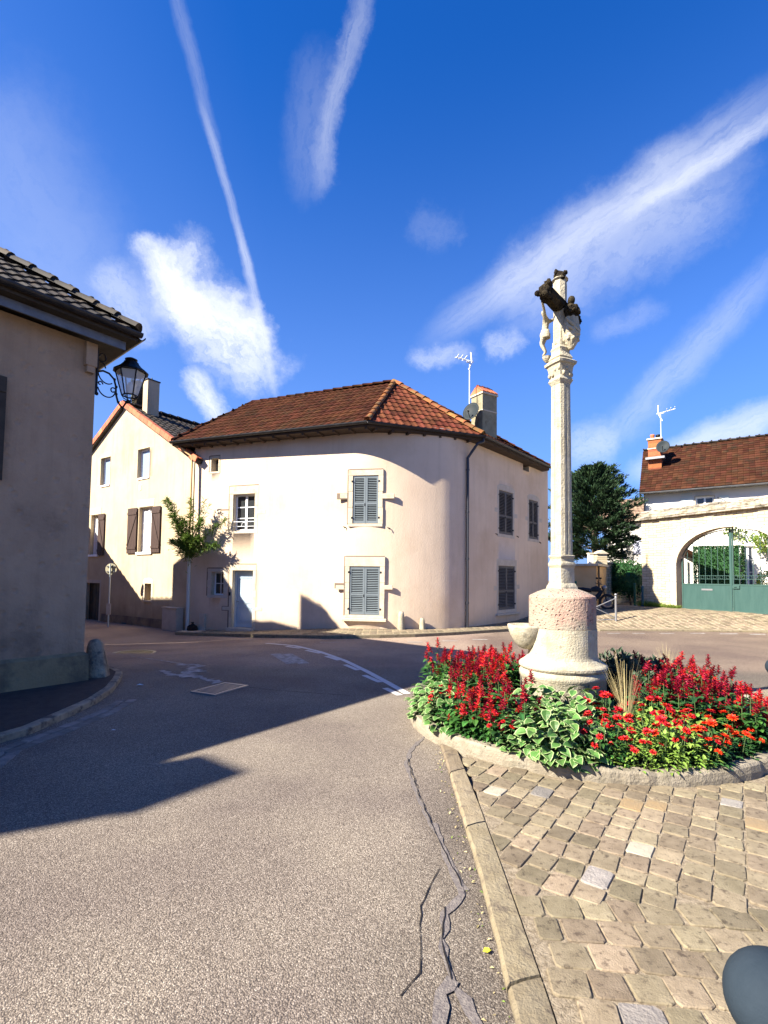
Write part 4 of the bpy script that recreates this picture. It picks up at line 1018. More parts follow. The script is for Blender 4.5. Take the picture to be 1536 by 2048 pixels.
# little balcony rail and flower box inside the upper window
T = frame_at(mpath, (m_winA[0]+m_winA[1])/2, m_winA[2]); mb = MB(); mb.T = T; w = m_winA[1]-m_winA[0]
B(mb, -w/2, w/2, .02, .04, .30, .32); B(mb, -w/2, w/2, .02, .04, .14, .155)
mb.tube([(-.10, .03, .15), (-.07, .03, .26), (0, .03, .29), (.07, .03, .26), (.10, .03, .15)], .008, 5); mb.build('window_rail', M['white_paint'], house)
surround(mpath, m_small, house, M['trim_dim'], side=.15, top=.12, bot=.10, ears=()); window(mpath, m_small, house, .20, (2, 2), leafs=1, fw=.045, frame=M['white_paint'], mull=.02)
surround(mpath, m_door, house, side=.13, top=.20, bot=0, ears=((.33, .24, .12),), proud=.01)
T = frame_at(mpath, (m_door[0]+m_door[1])/2, m_door[2]); w = m_door[1]-m_door[0]; H = m_door[3]-m_door[2]
mb = MB(); mb.T = T; B(mb, -w/2, w/2, .20, .25, .04, H-.04)
dr = mb.build('door', M['door_paint'], house)
mb = MB(); mb.T = T
for sg in (-1, 1): B(mb, min(sg*w/2, sg*(w/2-.05)), max(sg*w/2, sg*(w/2-.05)), .15, .199, .0, H)
B(mb, -w/2+.05, w/2-.05, .15, .199, H-.06, H); mb.build('door_frame', M['door_paint'], dr)
mb = MB(); mb.T = T
def panel(a, b, z0, z1):
    for k, (i, o) in enumerate(((0, .028), (.05, .016))):
        B(mb, a+i, b-i, .20-o, .199, z0+i, z0+i+.022); B(mb, a+i, b-i, .20-o, .199, z1-i-.022, z1-i); B(mb, a+i, a+i+.022, .20-o, .199, z0+i+.022, z1-i-.022); B(mb, b-i-.022, b-i, .20-o, .199, z0+i+.022, z1-i-.022)
    B(mb, a+.09, b-.09, .188, .199, z0+.09, z1-.09)
panel(-w/2+.11, w/2-.11, .20, .74); panel(-w/2+.11, w/2-.11, .86, H-.22); mb.build('door_panel', M['white_paint'] if False else M['door_paint'], dr)
mb = MB(); mb.T = T; mb.tube([(-w/2+.09, .19, .92), (-w/2+.09, .15, .92), (-w/2+.17, .15, .92)], .012, 8); mb.build('handle', M['galv'], dr)
mb = MB(); mb.T = T; B(mb, -w/2-.10, w/2+.10, -.16, .25, -.12, .03); st = mb.build('doorstep', M['trim_dim'], house)
mb = MB(); mb.T = T; B(mb, -w/2-.12, -w/2-.06, -.03, .0, 1.12, 1.24); mb.build('doorbell', M['iron'], house)
for h, tp, sill, ar in ((m_s1, .18, 0, False), (m_s2, .30, .10, False)):
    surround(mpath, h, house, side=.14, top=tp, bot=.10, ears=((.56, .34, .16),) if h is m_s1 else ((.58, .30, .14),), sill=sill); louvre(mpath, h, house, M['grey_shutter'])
for h, ar, sill in ((m_s3, True, 0), (m_s4, True, 0), (m_s5, False, .08)):
    surround(mpath, h, house, M['trim_dim'], side=.13, top=.24, bot=.12, ears=((.5, .24, .16),), arched=ar, joint=False, sill=sill); louvre(mpath, h, house, M['dark_shutter'])
# shutter stays (small iron hooks beside the sills)
mb = MB()
for x, y in ((690, 1054), (778, 1056), (992, 1068), (1034, 1073), (1079, 1085)):
    s_, z = mpath.hit(x, y); T = frame_at(mpath, s_, z); mb.T = T; mb.tube([(0, .01, 0), (0, -.05, 0), (.0, -.06, -.05)], .012, 5); mb.tube([(-.06, -.02, .02), (.05, -.02, -.02)], .010, 5); mb.T = None
mb.build('shutter_hooks', M['iron'], house)
# black downpipe with swan neck
s_, z = mpath.hit(932, 1000); p = mpath.pos(s_, .07); p = Vector((p.x, p.y, 0)); top = Vector((g2.x-.02, g2.y+.05, EZ-.08))
t = house
mb = MB(); pts = [top, top+Vector((0, 0, -.12)), top.lerp(Vector((p.x, p.y, 5.95)), .35)+Vector((0, 0, -.02)), top.lerp(Vector((p.x, p.y, 5.75)), .7), Vector((p.x, p.y, 5.70)), Vector((p.x, p.y, 5.5)), Vector((p.x, p.y, gz(p.x, p.y)+.10))]
mb.tube(pts, .048, 10)
for z in (5.3, 3.9, 2.35, .9): mb.tube([(p.x, p.y, z-.03), (p.x, p.y, z+.03)], .06, 10)
mb.build('downpipe', M['pipe_black'], house)
mb = MB(); s2, z2 = mpath.hit(406, 1262); T = frame_at(mpath, s2, gz(-6, 17.3)); mb.T = T; B(mb, -.11, .11, -.09, .0, 0, .62); B(mb, -.12, .12, -.10, .0, .62, .65); mb.build('meter_box', M['trim_dim'], house)
# hung at the chimney: dish and aerial are things of their own
def dish(c, r, n, label, grp='satellite dishes on the roofs', mount=None):
    n = Vector(n).normalized(); t = thing('satellite_dish', label, 'satellite dish', c, grp); a = n.cross(Vector((0, 0, 1))).normalized(); b = n.cross(a); c = Vector(c)
    mb = MB(); vs = []; nr = 5; ns = 26
    for side in (0, 1):
        for i in range(nr+1):
            rr = r*i/nr
            for k in range(ns): th = 2*pi*k/ns; vs.append(c+a*cos(th)*rr+b*sin(th)*rr*1.08+n*((rr/r)**2*.2*r-side*.012))
    for side in (0, 1):
        o = side*(nr+1)*ns; mb.v = mb.v; 
    fs = []
    for side in (0, 1):
        o = side*(nr+1)*ns
        for i in range(nr):
            for k in range(ns): q = (o+i*ns+k, o+i*ns+(k+1) % ns, o+(i+1)*ns+(k+1) % ns, o+(i+1)*ns+k); fs.append(q if side == 0 else q[::-1])
    o = nr*ns; o2 = (nr+1)*ns+nr*ns; fs += [(o+k, o+(k+1) % ns, o2+(k+1) % ns, o2+k) for k in range(ns)]
    mb.add(vs, fs, 0, True); mb.build('reflector', M['dish'], t)
    mb = MB(); low = c+Vector((0, 0, -r*.95))+n*.2*r; foc = c+n*r*.95+Vector((0, 0, -r*.28)); mb.tube([low, foc], .014, 6); mb.build('arm', M['iron'], t)
    mb = MB(); mb.tube([foc-n*.02, foc-n*.10], [.035, .028], 8); mb.build('receiver', M['iron'], t)
    mb = MB(); mb.tube([c-n*.01, c-n*.12, Vector(mount)], .02, 6); mb.build('mount', M['gutter_zinc'], t)
dcn = at(943, 824, 18.2); dish(dcn, .33, (-.62, -.75, .28), 'dark round satellite dish beside the grey rendered chimney of the corner house', mount=(cc.x-.30, cc.y-.15, dcn.z-.1))
def aerial(base, topz, yaw, label, size=.5, tilt=.0):
    t = thing('roof_aerial', label, 'tv aerial', base, 'tv aerials on the roofs'); b = Vector(base)
    mb = MB(); mb.tube([b, (b.x, b.y, topz)], .02, 6); mb.build('mast', M['antenna'], t)
    T = Vector((b.x, b.y, topz)); d = Vector((cos(yaw), sin(yaw), tilt)).normalized(); s_ = d.cross(Vector((0, 0, 1))).normalized(); u = s_.cross(d)
    mb = MB(); mb.tube([T-d*size*.25, T+d*size*.9], .022, 6); bm_ = mb.build('boom', M['antenna'], t)
    mb = MB()
    for sg in (-1, 1): mb.tube([T-d*size*.15, T-d*size*.02+u*sg*size*.55], .03, 5); 
    mb.build('reflector', M['antenna'], t)
    mb = MB()
    for k, q in enumerate((.35, .6, .85)):
        mb.tube([T+d*size*q-s_*size*(.34-.05*k)+u*size*.1, T+d*size*q, T+d*size*q+s_*size*(.34-.05*k)+u*size*.1], .016, 5)
    mb.box(T+d*size*.12-u*.03, (.09, .09, .07)); mb.build('elements', M['antenna'], t)
aerial((dcn.x-.05, 18.35, dcn.z+.05), at(938, 722, 18.35).z, radians(197), 'thin white tv aerial on a mast over the corner house, left of its chimney', .62, .12)
# guard stones against the wall
def gstone(px, py, w, h, label, tilt=0, n=None):
    s_, z = mpath.hit(px, py); p = mpath.pos(s_, .16); zb = gz(p.x, p.y)+.09; t = thing('guard_stone', label, 'guard stone', (p.x, p.y, zb), 'guard stones along the house wall')
    mb = MB(); mb.T = frame_at(mpath, s_, zb)@Matrix.Translation((0, -.13, 0)); vs = []; st = 6
    for i in range(st+1):
        f = i/st; ww = w*(1-.25*f); dd = .15*(1-.45*f); zz = h*f
        for k in range(12): a = 2*pi*k/12; q = .82 if i == st else 1; vs.append((cos(a)*ww*q*(1+random.uniform(-.03, .03))+tilt*f, sin(a)*dd*q, zz-(.03 if i == st else 0)+(.03 if i == st else 0)))
    mb.add(vs, [(i*12+k, i*12+(k+1) % 12, (i+1)*12+(k+1) % 12, (i+1)*12+k) for i in range(st) for k in range(12)]+[tuple(st*12+k for k in range(12))], 0, True)
    mb.build('stone', M['cross_stone'], t)
gstone(801, 1255, .115, .56, 'taller pale guard stone leaning on the rounded house wall')
gstone(842, 1254, .09, .36, 'shorter pale guard stone on the rounded wall, nearer the black downpipe')
# pavement round the house
def pave():
    pts = [mpath.pos(s_, .0) for s_ in [mpath.L[-1]*i/40 for i in range(41)]]
    kb = [P2(x, y) for x, y in ((350, 1270), (375, 1271), (450, 1273), (560, 1276), (650, 1278), (700, 1277.5), (760, 1276.5), (830, 1274.5), (900, 1271), (960, 1267), (1020, 1263), (1100, 1259.5), (1150, 1256))]
    return pts, kb
pts, kb = pave()
inner = [tuple(mpath.pos(s_, -.15)) for s_ in [mpath.L[-1]*i/30 for i in range(31)]]
def kerbline(kb, name, w, hgt, mat, inward=1):
    mb = MB(); vs = []; K = [Vector((a, b)) for a, b in kb]; n = len(K)
    for i, p in enumerate(K):
        d = (K[min(i+1, n-1)]-K[max(i-1, 0)]).normalized(); s_ = Vector((-d.y, d.x))*inward; z = gz(p.x, p.y); q = p+s_*w
        vs += [(p.x, p.y, z-.02), (p.x, p.y, z+hgt-.015), (p.x+s_.x*.015, p.y+s_.y*.015, z+hgt), (q.x, q.y, gz(q.x, q.y)+hgt+.002), (q.x, q.y, gz(q.x, q.y)-.02)]
    mb.add(vs, [(5*i+k, 5*i+5+k, 5*i+6+k, 5*i+1+k) for i in range(n-1) for k in range(4)]); o = mb.build(name, mat, loc=(K[0].x, K[0].y, 0)); o['kind'] = 'structure'
kerbline(kb, 'kerb', .14, .10, M['kerb_stone'])
sp_ = sheet([(a, b+.10) for a, b in kb]+[tuple(p) for p in inner[::-1]], 'pavement', mk('paving_brick', (.40, .31, .21), (.47, .38, .27), 6, .9, .5, 40), .095, .5)
def paveset():      # herringbone-like rows of small paving blocks in front of the house
    mb = MB(); K = [Vector(k) for k in kb]
    poly = [(a, b+.14) for a, b in kb]+[tuple(p) for p in inner[::-1]]
    x = -6.0
    while x < 8.0:
        y = 14.0
        while y < 21.5:
            L = .22; c = Vector((x+random.uniform(-.01, .01), y+(.10 if int(round(x/.22)) % 2 else 0)))
            if inpoly((c.x, c.y-.05), poly) and inpoly((c.x, c.y+.06), poly):
                z = gz(c.x, c.y)+.100; a = .35
                u = Vector((cos(a), sin(a))); v = Vector((-sin(a), cos(a)))
                vs = [(*(c+u*p*.10+v*q*.085), z) for p, q in ((-1, -1), (1, -1), (1, 1), (-1, 1))]+[(*(c+u*p*.095+v*q*.08), z+.006) for p, q in ((-1, -1), (1, -1), (1, 1), (-1, 1))]
                mb.add(vs, [(4, 5, 6, 7), (0, 1, 5, 4), (1, 2, 6, 5), (2, 3, 7, 6), (3, 0, 4, 7)])
                mb.r[-5:] = [random.random()]*5
            y += .19
        x += .22
    o = mb.build('pavement_blocks', M['cobble'], loc=(0, 16, 0)); o['kind'] = 'structure'
paveset()
# ================================================================== GABLE HOUSE (left neighbour)
gd = Vector((-.826, .563)); J = Vector(mp0)
gp = [tuple(J+gd*8.6), tuple(J)]
gpath = Path(gp)
gh = thing('gable_house', 'yellowish rendered gable house with dark brown plank shutters beside the corner house', 'house', (-9.5, 19.5, 0))
G_ = gpath.rect
s_pk, z_pk = gpath.hit(251, 812); s_r, z_r = gpath.hit(368, 900)
sl_ = (z_pk-z_r)/(s_r-s_pk)
h1 = G_(201, 915, 220, 970); h2 = G_(275, 897, 299, 955); h3 = G_(181, 1030, 198, 1109); h4 = G_(277, 1014, 304, 1104); h5 = G_(289, 1167, 302, 1201); h6 = G_(171, 1166, 198, 1250)
h5.append(.3); h6.append(.2)
nn = gpath.nor(1); ex = Vector((-nn.y, nn.x))
pkp = gpath.pos(s_pk)
clip = []
for sg in (1, -1):
    no = Vector((ex.x*sl_*sg, ex.y*sl_*sg, 1)).normalized(); clip.append(((pkp.x, pkp.y, z_pk), no))
wall('wall', gpath, -.5, z_pk+.1, [h1, h2, h3, h4, h5, h6], M['plaster_yellow'], gh, .20, clip=clip)
zb0 = gz(-8, 18.7)
for h in (h1, h2):
    window(gpath, h, gh, .15, (1, 1), leafs=1, fw=.06, glassm=M['glass_blue'])
    T = frame_at(gpath, (h[0]+h[1])/2, h[2]); mb = MB(); mb.T = T; w = h[1]-h[0]; B(mb, -w/2+.10, w/2+.02, -.04, .14, -.07, .0); mb.build('window_sill', M['white_paint'], gh)
for h in (h3, h4):
    window(gpath, h, gh, .15, (1, 3), fw=.06, curtain=True, glassm=M['glass_dark'])
    T = frame_at(gpath, (h[0]+h[1])/2, h[2]); mb = MB(); mb.T = T; w = h[1]-h[0]; B(mb, -w/2-.06, w/2+.06, -.06, .13, -.09, .0); mb.build('window_sill', M['white_paint'], gh)
    mb = MB(); mb.T = T; H = h[3]-h[2]; B(mb, -w/2-.15, w/2+.12, -.012, .02, H+.002, H+.30); o = mb.build('lintel', M['stone_trim'], gh); o.modifiers.new('b', 'BEVEL').width = .01
def sh(x0, x1, y0, y1, fl, nm='shutter'):
    q = G_(x0, y0, x1, y1); plank_shutter(gpath, q[0], q[1], q[2], q[3], gh, M['brown_shutter'], zflip=fl)
sh(257, 275, 1017, 1107, 1); sh(305, 322, 1013, 1105, -1); sh(198, 210, 1028, 1111, -1)
# small niche window with rounded stone
surround(gpath, h5, gh, side=.11, top=.22, bot=.06, ears=(), arched=True, joint=False)
T = frame_at(gpath, (h5[0]+h5[1])/2, h5[2]); w = h5[1]-h5[0]; mb = MB(); mb.T = T; B(mb, -w/2-.01, w/2+.01, .24, .27, -.01, h5[3]-h5[2]+.01); mb.build('small_window', M['dark_wood'], gh)
# door in shade
surround(gpath, h6, gh, M['trim_dim'], side=.10, top=.14, bot=0, ears=(), joint=False)
T = frame_at(gpath, (h6[0]+h6[1])/2, h6[2]); w = h6[1]-h6[0]; H = h6[3]-h6[2]; mb = MB(); mb.T = T; B(mb, -w/2, w/2, .16, .21, -.02, H)
for i in range(4): B(mb, -w/2+w*i/4+.015, -w/2+w*(i+1)/4-.015, .145, .16, .05, H-.05)
mb.build('door', M['dark_wood'], gh)
# plinth, vents, boxes
T = frame_at(gpath, 4.9, zb0); mb = MB(); mb.T = T; B(mb, -2.4, 2.6, -.03, .01, -.4, .33); o = mb.build('plinth', mk('plinth_flaked', (.26, .2, .13), (.12, .09, .07), 3, .95, .7, 20), gh)
q = G_(243, 1240, 256, 1256); T = frame_at(gpath, (q[0]+q[1])/2, q[2]); mb = MB(); mb.T = T; B(mb, -.16, .16, -.05, -.031, 0, .22)
for i in range(5): B(mb, -.14, .14, -.06, -.051, .02+.04*i, .04+.04*i)
mb.build('vent', mk('vent_blue', (.03, .06, .09), None, rough=.5), gh)
q = G_(278, 967, 284, 980); T = frame_at(gpath, (q[0]+q[1])/2, q[2]); mb = MB(); mb.T = T; B(mb, -.07, .07, -.02, .02, 0, .20); mb.build('wall_plaque', M['white_paint'], gh)
q = G_(338, 1214, 367, 1263); s0_ = (q[0]+q[1])/2; T = frame_at(gpath, s0_, gz(-7.2, 18)); w = q[1]-q[0]; hh = q[3]-gz(-7.2, 18)
ut = thing('utility_cabinet', 'pale utility cabinet standing against the wall at the foot of the drainpipe', 'cabinet', tuple(T.translation))
mb = MB(); mb.T = T; B(mb, -w/2, w/2, -.28, -.02, 0, hh-.04); o = mb.build('cabinet_body', M['trim_dim'], ut)
mb = MB(); mb.T = T; B(mb, -w/2+.02, -.004, -.293, -.281, .06, hh*.42); B(mb, .004, w/2-.02, -.293, -.281, .06, hh*.42); B(mb, -w/2+.02, w/2-.02, -.293, -.281, hh*.44, hh-.07); mb.build('door', M['trim_dim'], ut)
mb = MB(); mb.T = T; B(mb, -w/2-.02, w/2+.02, -.31, -.01, hh-.04, hh); mb.build('lid', M['trim_dim'], ut)
# roof of the gable house running back
back = Vector((-nn.x, -nn.y, 0)); ov = Vector((nn.x, nn.y, 0))*.14
Lw = gpath.L[-1]
def gpt(s_, z, b=0): p = gpath.pos(s_); return Vector((p.x, p.y, z))+back*b
zA = z_pk+.06; sR = Lw+.35; zR = zA-sl_*(sR-s_pk); sLf = -.2; zL = zA-sl_*(s_pk-sLf)
ex3 = Vector((ex.x, ex.y, 0)); pk3 = Vector((pkp.x, pkp.y, zA))
def gp3(ds, b): return pk3+ex3*ds+back*b+Vector((0, 0, -sl_*abs(ds)))
rgh = MB(); A = [gp3(sR-s_pk, -.14), gp3(sR-s_pk, 9), gp3(0, 9), gp3(0, -.14)]; Bq = [gp3(sLf-s_pk, 9), gp3(sLf-s_pk, -.14), gp3(0, -.14), gp3(0, 9)]
slab(rgh, A, .12, 1); slab(rgh, Bq, .12, 1); tiles(rgh, A, mi=0); tiles(rgh, Bq, mi=0)
grf = rgh.build('roof', [M['tile_dark'], M['dark_wood']], gh)
mb = MB(); ridge(mb, gp3(0, -.1)+Vector((0, 0, .06)), gp3(0, 9)+Vector((0, 0, .06)), .11, .4); mb.build('ridge_tiles', M['tile_dark'], grf)
mb = MB()
for sg, end in ((1, sR-s_pk), (-1, sLf-s_pk)):       # terracotta verge tiles along the gable
    L = abs(end); n = int(L*sqrt(1+sl_**2)/.33)
    for i in range(n):
        a, b = i/n, (i+.97)/n
        p, q = gp3(end*a, -.15), gp3(end*b, -.15); d = (q-p).normalized(); upv = d.cross(back); upv = upv if upv.z > 0 else -upv
        c = (p+q)/2; R = Matrix((d, back, upv)).transposed(); j = random.uniform(-.008, .008)
        mb.box(c+Vector((0, 0, .05))+upv*(-.02+j)+back*.0, ((q-p).length, .05, .20), 0, R, rnd=random.random()); mb.box(c+upv*(.09+j)+back*.09, ((q-p).length*1.0, .22, .03), 0, R, rnd=random.random())
mb.build('verge_tiles', M['tile_terracotta'], grf)
# chimneys
c2 = at(302, 800, 21.0); zt2 = at(302, 764, 21.0).z; R2 = Matrix.Rotation(-.60, 3, 'Z')
mb = MB(); mb.box((c2.x, c2.y, (zt2+7)/2), (.36, .52, zt2-7), 0, R2); ck = mb.build('chimney', M['plaster_yellow'], grf)
mb = MB(); mb.box((c2.x, c2.y, zt2+.02), (.42, .58, .05), 0, R2); mb.tube([(c2.x, c2.y, zt2+.04), (c2.x, c2.y, zt2+.18)], [.05, .02], 6); mb.build('chimney_cap', M['gutter'], ck)
c3_ = at(279, 800, 22.5); zt3 = at(279, 766, 22.5).z
mb = MB(); mb.box((c3_.x, c3_.y, (zt3+7)/2), (.44, .5, zt3-7), 0, R2); ck = mb.build('chimney', M['cross_dark'], grf)
mb = MB(); 
for i in range(40): mb.ball((c3_.x+random.uniform(-.3, .3), c3_.y+random.uniform(-.3, .3), zt3-random.uniform(-.08, 1.0)), random.uniform(.04, .10), 6, 5, 0, .3)
mb.build('ivy', M['leaf_bronze'], ck)
# pale downpipe at the junction, thinner brown pipe above
jp = at(376, 1200, 17.55); jz = gz(jp.x, jp.y); ptop = at(381, 905, 17.6)
mb = MB(); mb.tube([(jp.x, jp.y, jz), (jp.x, jp.y, at(376, 1110, 17.55).z)], .06, 10)
mb.build('rainpipe', M['pipe_pale'], house)
mb = MB(); a = at(377, 1112, 17.55); mb.tube([a, (a.x+.0, a.y+.05, 5.7), (a.x-.05, a.y+.1, 5.95), (E0.x+.15, E0.y-.02, EZ-.12)], .035, 8); mb.build('upper_pipe', M['tile_brown'] if False else M['ochre_wall'], house)
mb = MB(); mb.tube([(a.x+.10, a.y+.05, 3.0), (a.x+.10, a.y+.06, 6.1)], .02, 6); mb.build('cable_pipe', M['gutter'], house)
t = thing('black_bag', 'dark round bundle on the ground beside the pale rainpipe', 'bundle', (jp.x+.26, jp.y-.2, jz))
mb = MB(); mb.lathe([(.05, 0), (.15, .02), (.19, .12), (.16, .24), (.06, .30), (.03, .34), (.06, .37)], (jp.x+.26, jp.y-.2, jz), 12, 0, True, .08); mb.build('bag', M['crack'], t)
# ------------------------------------------------------------------ bamboo-like climber at the pipe
def climber():
    b = at(376, 1108, 17.4); t = thing('climbing_shrub', 'feathery green climbing shrub sprouting where the two houses meet', 'shrub', (b.x, b.y, b.z))
    st = MB(); lf = MB(); random.seed(5)
    def bough(a, c, n, w, hang=.3):
        a = Vector(a); c = Vector(c); d = c-a; pts = [a+d*i/6+Vector((0, 0, .12*sin(pi*i/6)))+Vector((random.uniform(-.03, .03), random.uniform(-.05, .05), 0)) for i in range(7)]
        st.tube(pts, [.016*(1-i/8) for i in range(7)], 5)
        for i in range(n):
            f = random.uniform(0, 1)**.9; k = min(5, int(f*6)); p = pts[k].lerp(pts[k+1], f*6-k)
            ww = w*(1.05-.75*f); q = p+Vector((random.gauss(0, ww*.5), random.gauss(-.05, ww*.4), random.gauss(0, ww*.45)))
            dd = d.normalized()*.7+Vector((random.uniform(-1, 1), random.uniform(-1, .6), random.uniform(-1.0, .5)))
            lf.leaf(q, dd, (random.uniform(-.3, .3), random.uniform(-.3, .3), 1), random.uniform(.13, .24), random.uniform(.022, .038), 0, random.random())
    Y = 17.3; base = at(377, 1110, Y)
    for x, y, n, w, yy in ((335, 1000, 520, .20, Y-.2), (345, 1030, 230, .24, Y-.3), (383, 1000, 240, .14, Y-.1), (366, 1040, 520, .34, Y-.2), (405, 1040, 360, .28, Y-.2), (348, 1085, 330, .24, Y-.4), (452, 1040, 200, .18, Y-.1), (436, 1092, 400, .24, Y-.3), (400, 1080, 450, .28, Y-.3), (420, 1005, 45, .10, Y), (410, 1000, 60, .1, Y), (375, 1075, 650, .30, Y-.25)):
        bough(base, at(x, y, yy), n, w)
    st.build('stem', M['bark'], t); lf.build('foliage', M['leaf_feather'], t)
climber()
# ------------------------------------------------------------------ round sign seen from behind
b = gnd(216, 1254); sg_t = thing('road_sign', 'round road sign seen from its grey back on a thin pole before the gable house', 'road sign', b)
ztop = at(219, 1128, b.y).z; tp = at(220.5, 1138, b.y)
mb = MB(); mb.tube([b, (tp.x, b.y, ztop)], .03, 8); mb.build('pole', M['pipe_pale'], sg_t)
mb = MB(); vs = []; r = .215; cy = b.y+.05; cz = tp.z
for y in (cy, cy+.02):
    for k in range(28): a = 2*pi*k/28; vs.append((tp.x+r*cos(a), y, cz+r*sin(a)))
mb.add(vs, [tuple(range(28)), tuple(range(55, 27, -1))]+[(k, (k+1) % 28, 28+(k+1) % 28, 28+k) for k in range(28)]); mb.build('sign_disc', M['sign_back'], sg_t)
mb = MB(); mb.box((tp.x, b.y+.035, cz+.10), (.30, .03, .04)); mb.box((tp.x, b.y+.035, cz-.10), (.30, .03, .04)); mb.build('bracket', M['gutter_zinc'], sg_t)
pz = at(218, 1218, b.y).z; mb = MB(); mb.box((b.x+.02, b.y-.05, pz), (.17, .02, .42)); mb.build('small_plate', M['trim_dim'], sg_t)
# ================================================================== LEFT BUILDING
cb = gnd(165, 1371); cb = Vector((cb.x, cb.y)); lu = Vector((.6, .8)); lv = Vector((.8, -.6)); wf = Vector((-.79, .613))
lb = thing('shaded_house', 'shaded house at the left with rough grey-brown render and tiled hip roof', 'house', (cb.x, cb.y, 0))
LH = 5.32; LL = 15.0; bat = .10
dpt = 7.2
c0 = cb-lu*LL; c1 = cb; c2_ = cb+wf*dpt; c3 = c0+wf*dpt
def lwall(a, b, z0, z1, n, nm, m, out=0.0, bt=0.0, parent=lb, holes=()):
    pass
lp = Path([tuple(c0), tuple(c1)])
hwin = None
s0_, z0_ = lp.hit(7, 857); zt_, zb_ = lp.hit(4, 754)[1], lp.hit(4, 962)[1]
hw = [s0_-1.75, s0_-.45, zb_+.03, zt_-.03]
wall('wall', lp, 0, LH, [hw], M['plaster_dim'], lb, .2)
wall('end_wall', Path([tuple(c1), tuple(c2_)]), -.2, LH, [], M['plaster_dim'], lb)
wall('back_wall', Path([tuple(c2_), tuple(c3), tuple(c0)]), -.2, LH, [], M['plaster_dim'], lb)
window(lp, hw, lb, .12, (1, 3)); 
plank_shutter(lp, s0_-.46, s0_, zb_, zt_, lb, M['dark_wood']); plank_shutter(lp, hw[0]-.47, hw[0]-.01, zb_, zt_, lb, M['dark_wood'])
# plinth, slightly proud with a sloping top
zp = lp.hit(100, 1311)[1]; mb = MB()
for a, b, n in ((c0, c1, lv), (c1, c2_, lu)):
    e = Vector((0, 0)) ; A_, B_ = a, b
    vs = [(*(A_+n*.06), -.05), (*(B_+n*.06+(lu*.06 if n is lv else Vector((0, 0)))), -.05), (*(B_+n*.05+(lu*.05 if n is lv else Vector((0, 0)))), zp-.04), (*(A_+n*.05), zp-.04), (*(B_), zp+.005), (*(A_), zp+.005)]
    mb.add(vs, [(0, 1, 2, 3), (3, 2, 4, 5)])
mb.build('plinth', M['plinth'], lb)
tip = at(276, 668, 7.78); EZL = tip.z; tp2 = Vector((tip.x, tip.y))
far = Vector((-.76, .65)); 
F0 = Vector((*(tp2-lu*(LL+.5)), EZL)); F1 = Vector((tip.x, tip.y, EZL)); F2 = Vector((*(tp2+far*8.0), EZL)); F3 = F0+Vector((far.x*8, far.y*8, 0))
pitch = .70; hd = 4.0
Ra = Vector((*(tp2+far*hd-lu*4.0), EZL+hd*pitch)); Rb = Vector((*(tp2+far*hd-lu*(LL-3)), EZL+hd*pitch))
lro = MB()
for f in ([F0, F1, Ra, Rb], [F1, F2, Ra], [F2, F3, Rb, Ra], [F3, F0, Rb]): slab(lro, f, .08, 1)
tiles(lro, [F0, F1, Ra, Rb], mi=0, tw=.22, th=.30, amp=.035); tiles(lro, [F1, F2, Ra], mi=0, tw=.22, th=.30, amp=.035); tiles(lro, [F2, F3, Rb, Ra], mi=0, tw=.4, th=.4)
lrf = lro.build('roof', [M['tile_dark'], M['soffit']], lb)
mb = MB(); ridge(mb, F1+Vector((0, 0, .07)), Ra+Vector((0, 0, .07)), .11, .36); ridge(mb, Ra+Vector((0, 0, .05)), Rb+Vector((0, 0, .05)), .12, .4); ridge(mb, F2+Vector((0, 0, .05)), Ra+Vector((0, 0, .05)), .12, .4)
d_ = (Ra-F1).normalized()
for i in range(12): q = F1+d_*(.45+i*.36)+Vector((0, 0, .15)); mb.ball(q, (.05, .05, .045), 6, 5, 0, .1)
mb.build('hip_tiles', M['tile_dark'], lrf)
# soffit boards, fascia and gutter
mb = MB(); pl4 = [F0, F1, F2, F3]; vs = [v+Vector((0, 0, -.085)) for v in pl4]+[v+Vector((0, 0, -.125)) for v in pl4]
mb.add(vs, [(0, 1, 2, 3), (7, 6, 5, 4)]+[(i, (i+1) % 4, 4+(i+1) % 4, 4+i) for i in range(4)]); mb.build('soffit', M['dark_wood'], lb)
mb = MB(); gutter(mb, [F0+Vector((.05, -.04, -.02)), F1+Vector((.07, -.02, -.02))], .065); gutter(mb, [F1+Vector((.04, .05, -.02)), F2+Vector((.04, .05, -.02))], .065); mb.build('gutter', M['gutter'], lb)
mb = MB()
q0 = Vector((*(c0+lv*.30), LH-.0)); q1 = Vector((*(c1+lv*.30+lu*.3), LH-.0)); d = (q1-q0).normalized(); mb.box((q0+q1)/2+Vector((0, 0, .0)), ((q1-q0).length, .03, .13), 0, Matrix.Rotation(atan2(d.y, d.x), 3, 'Z')); mb.build('fascia', M['gutter_zinc'], lb)
mb = MB(); q = Vector((*(c1+lv*.03-lu*.10), LH-.22)); mb.box(q, (.16, .14, .36), 0, Matrix.Rotation(atan2(.8, .6), 3, 'Z')); mb.box(q+Vector((0, 0, -.23)), (.11, .11, .10), 0, Matrix.Rotation(atan2(.8, .6), 3, 'Z')); mb.build('corbel', M['plaster_dim'], lb)
# chimney whose shadow falls on the road
def chimney_from_shadow():
    a = gnd(470, 1548); z = 8.7; L = z/math.tan(SEL); p = Vector((a.x-SAZ.x*L, a.y-SAZ.y*L)); w, d = .95, .62
    c = p-lu*w/2-lv*d/2; Rm = Matrix.Rotation(atan2(lu.y, lu.x), 3, 'Z'); mb = MB(); mb.box((c.x, c.y, (z+5.6)/2), (w, d, z-5.6), 0, Rm); k = mb.build('chimney', M['render_grey'], lrf)
    m2 = MB(); m2.box((c.x, c.y, z+.03), (w+.06, d+.06, .06), 0, Rm); m2.build('chimney_cap', M['stone_trim'], k)
chimney_from_shadow()
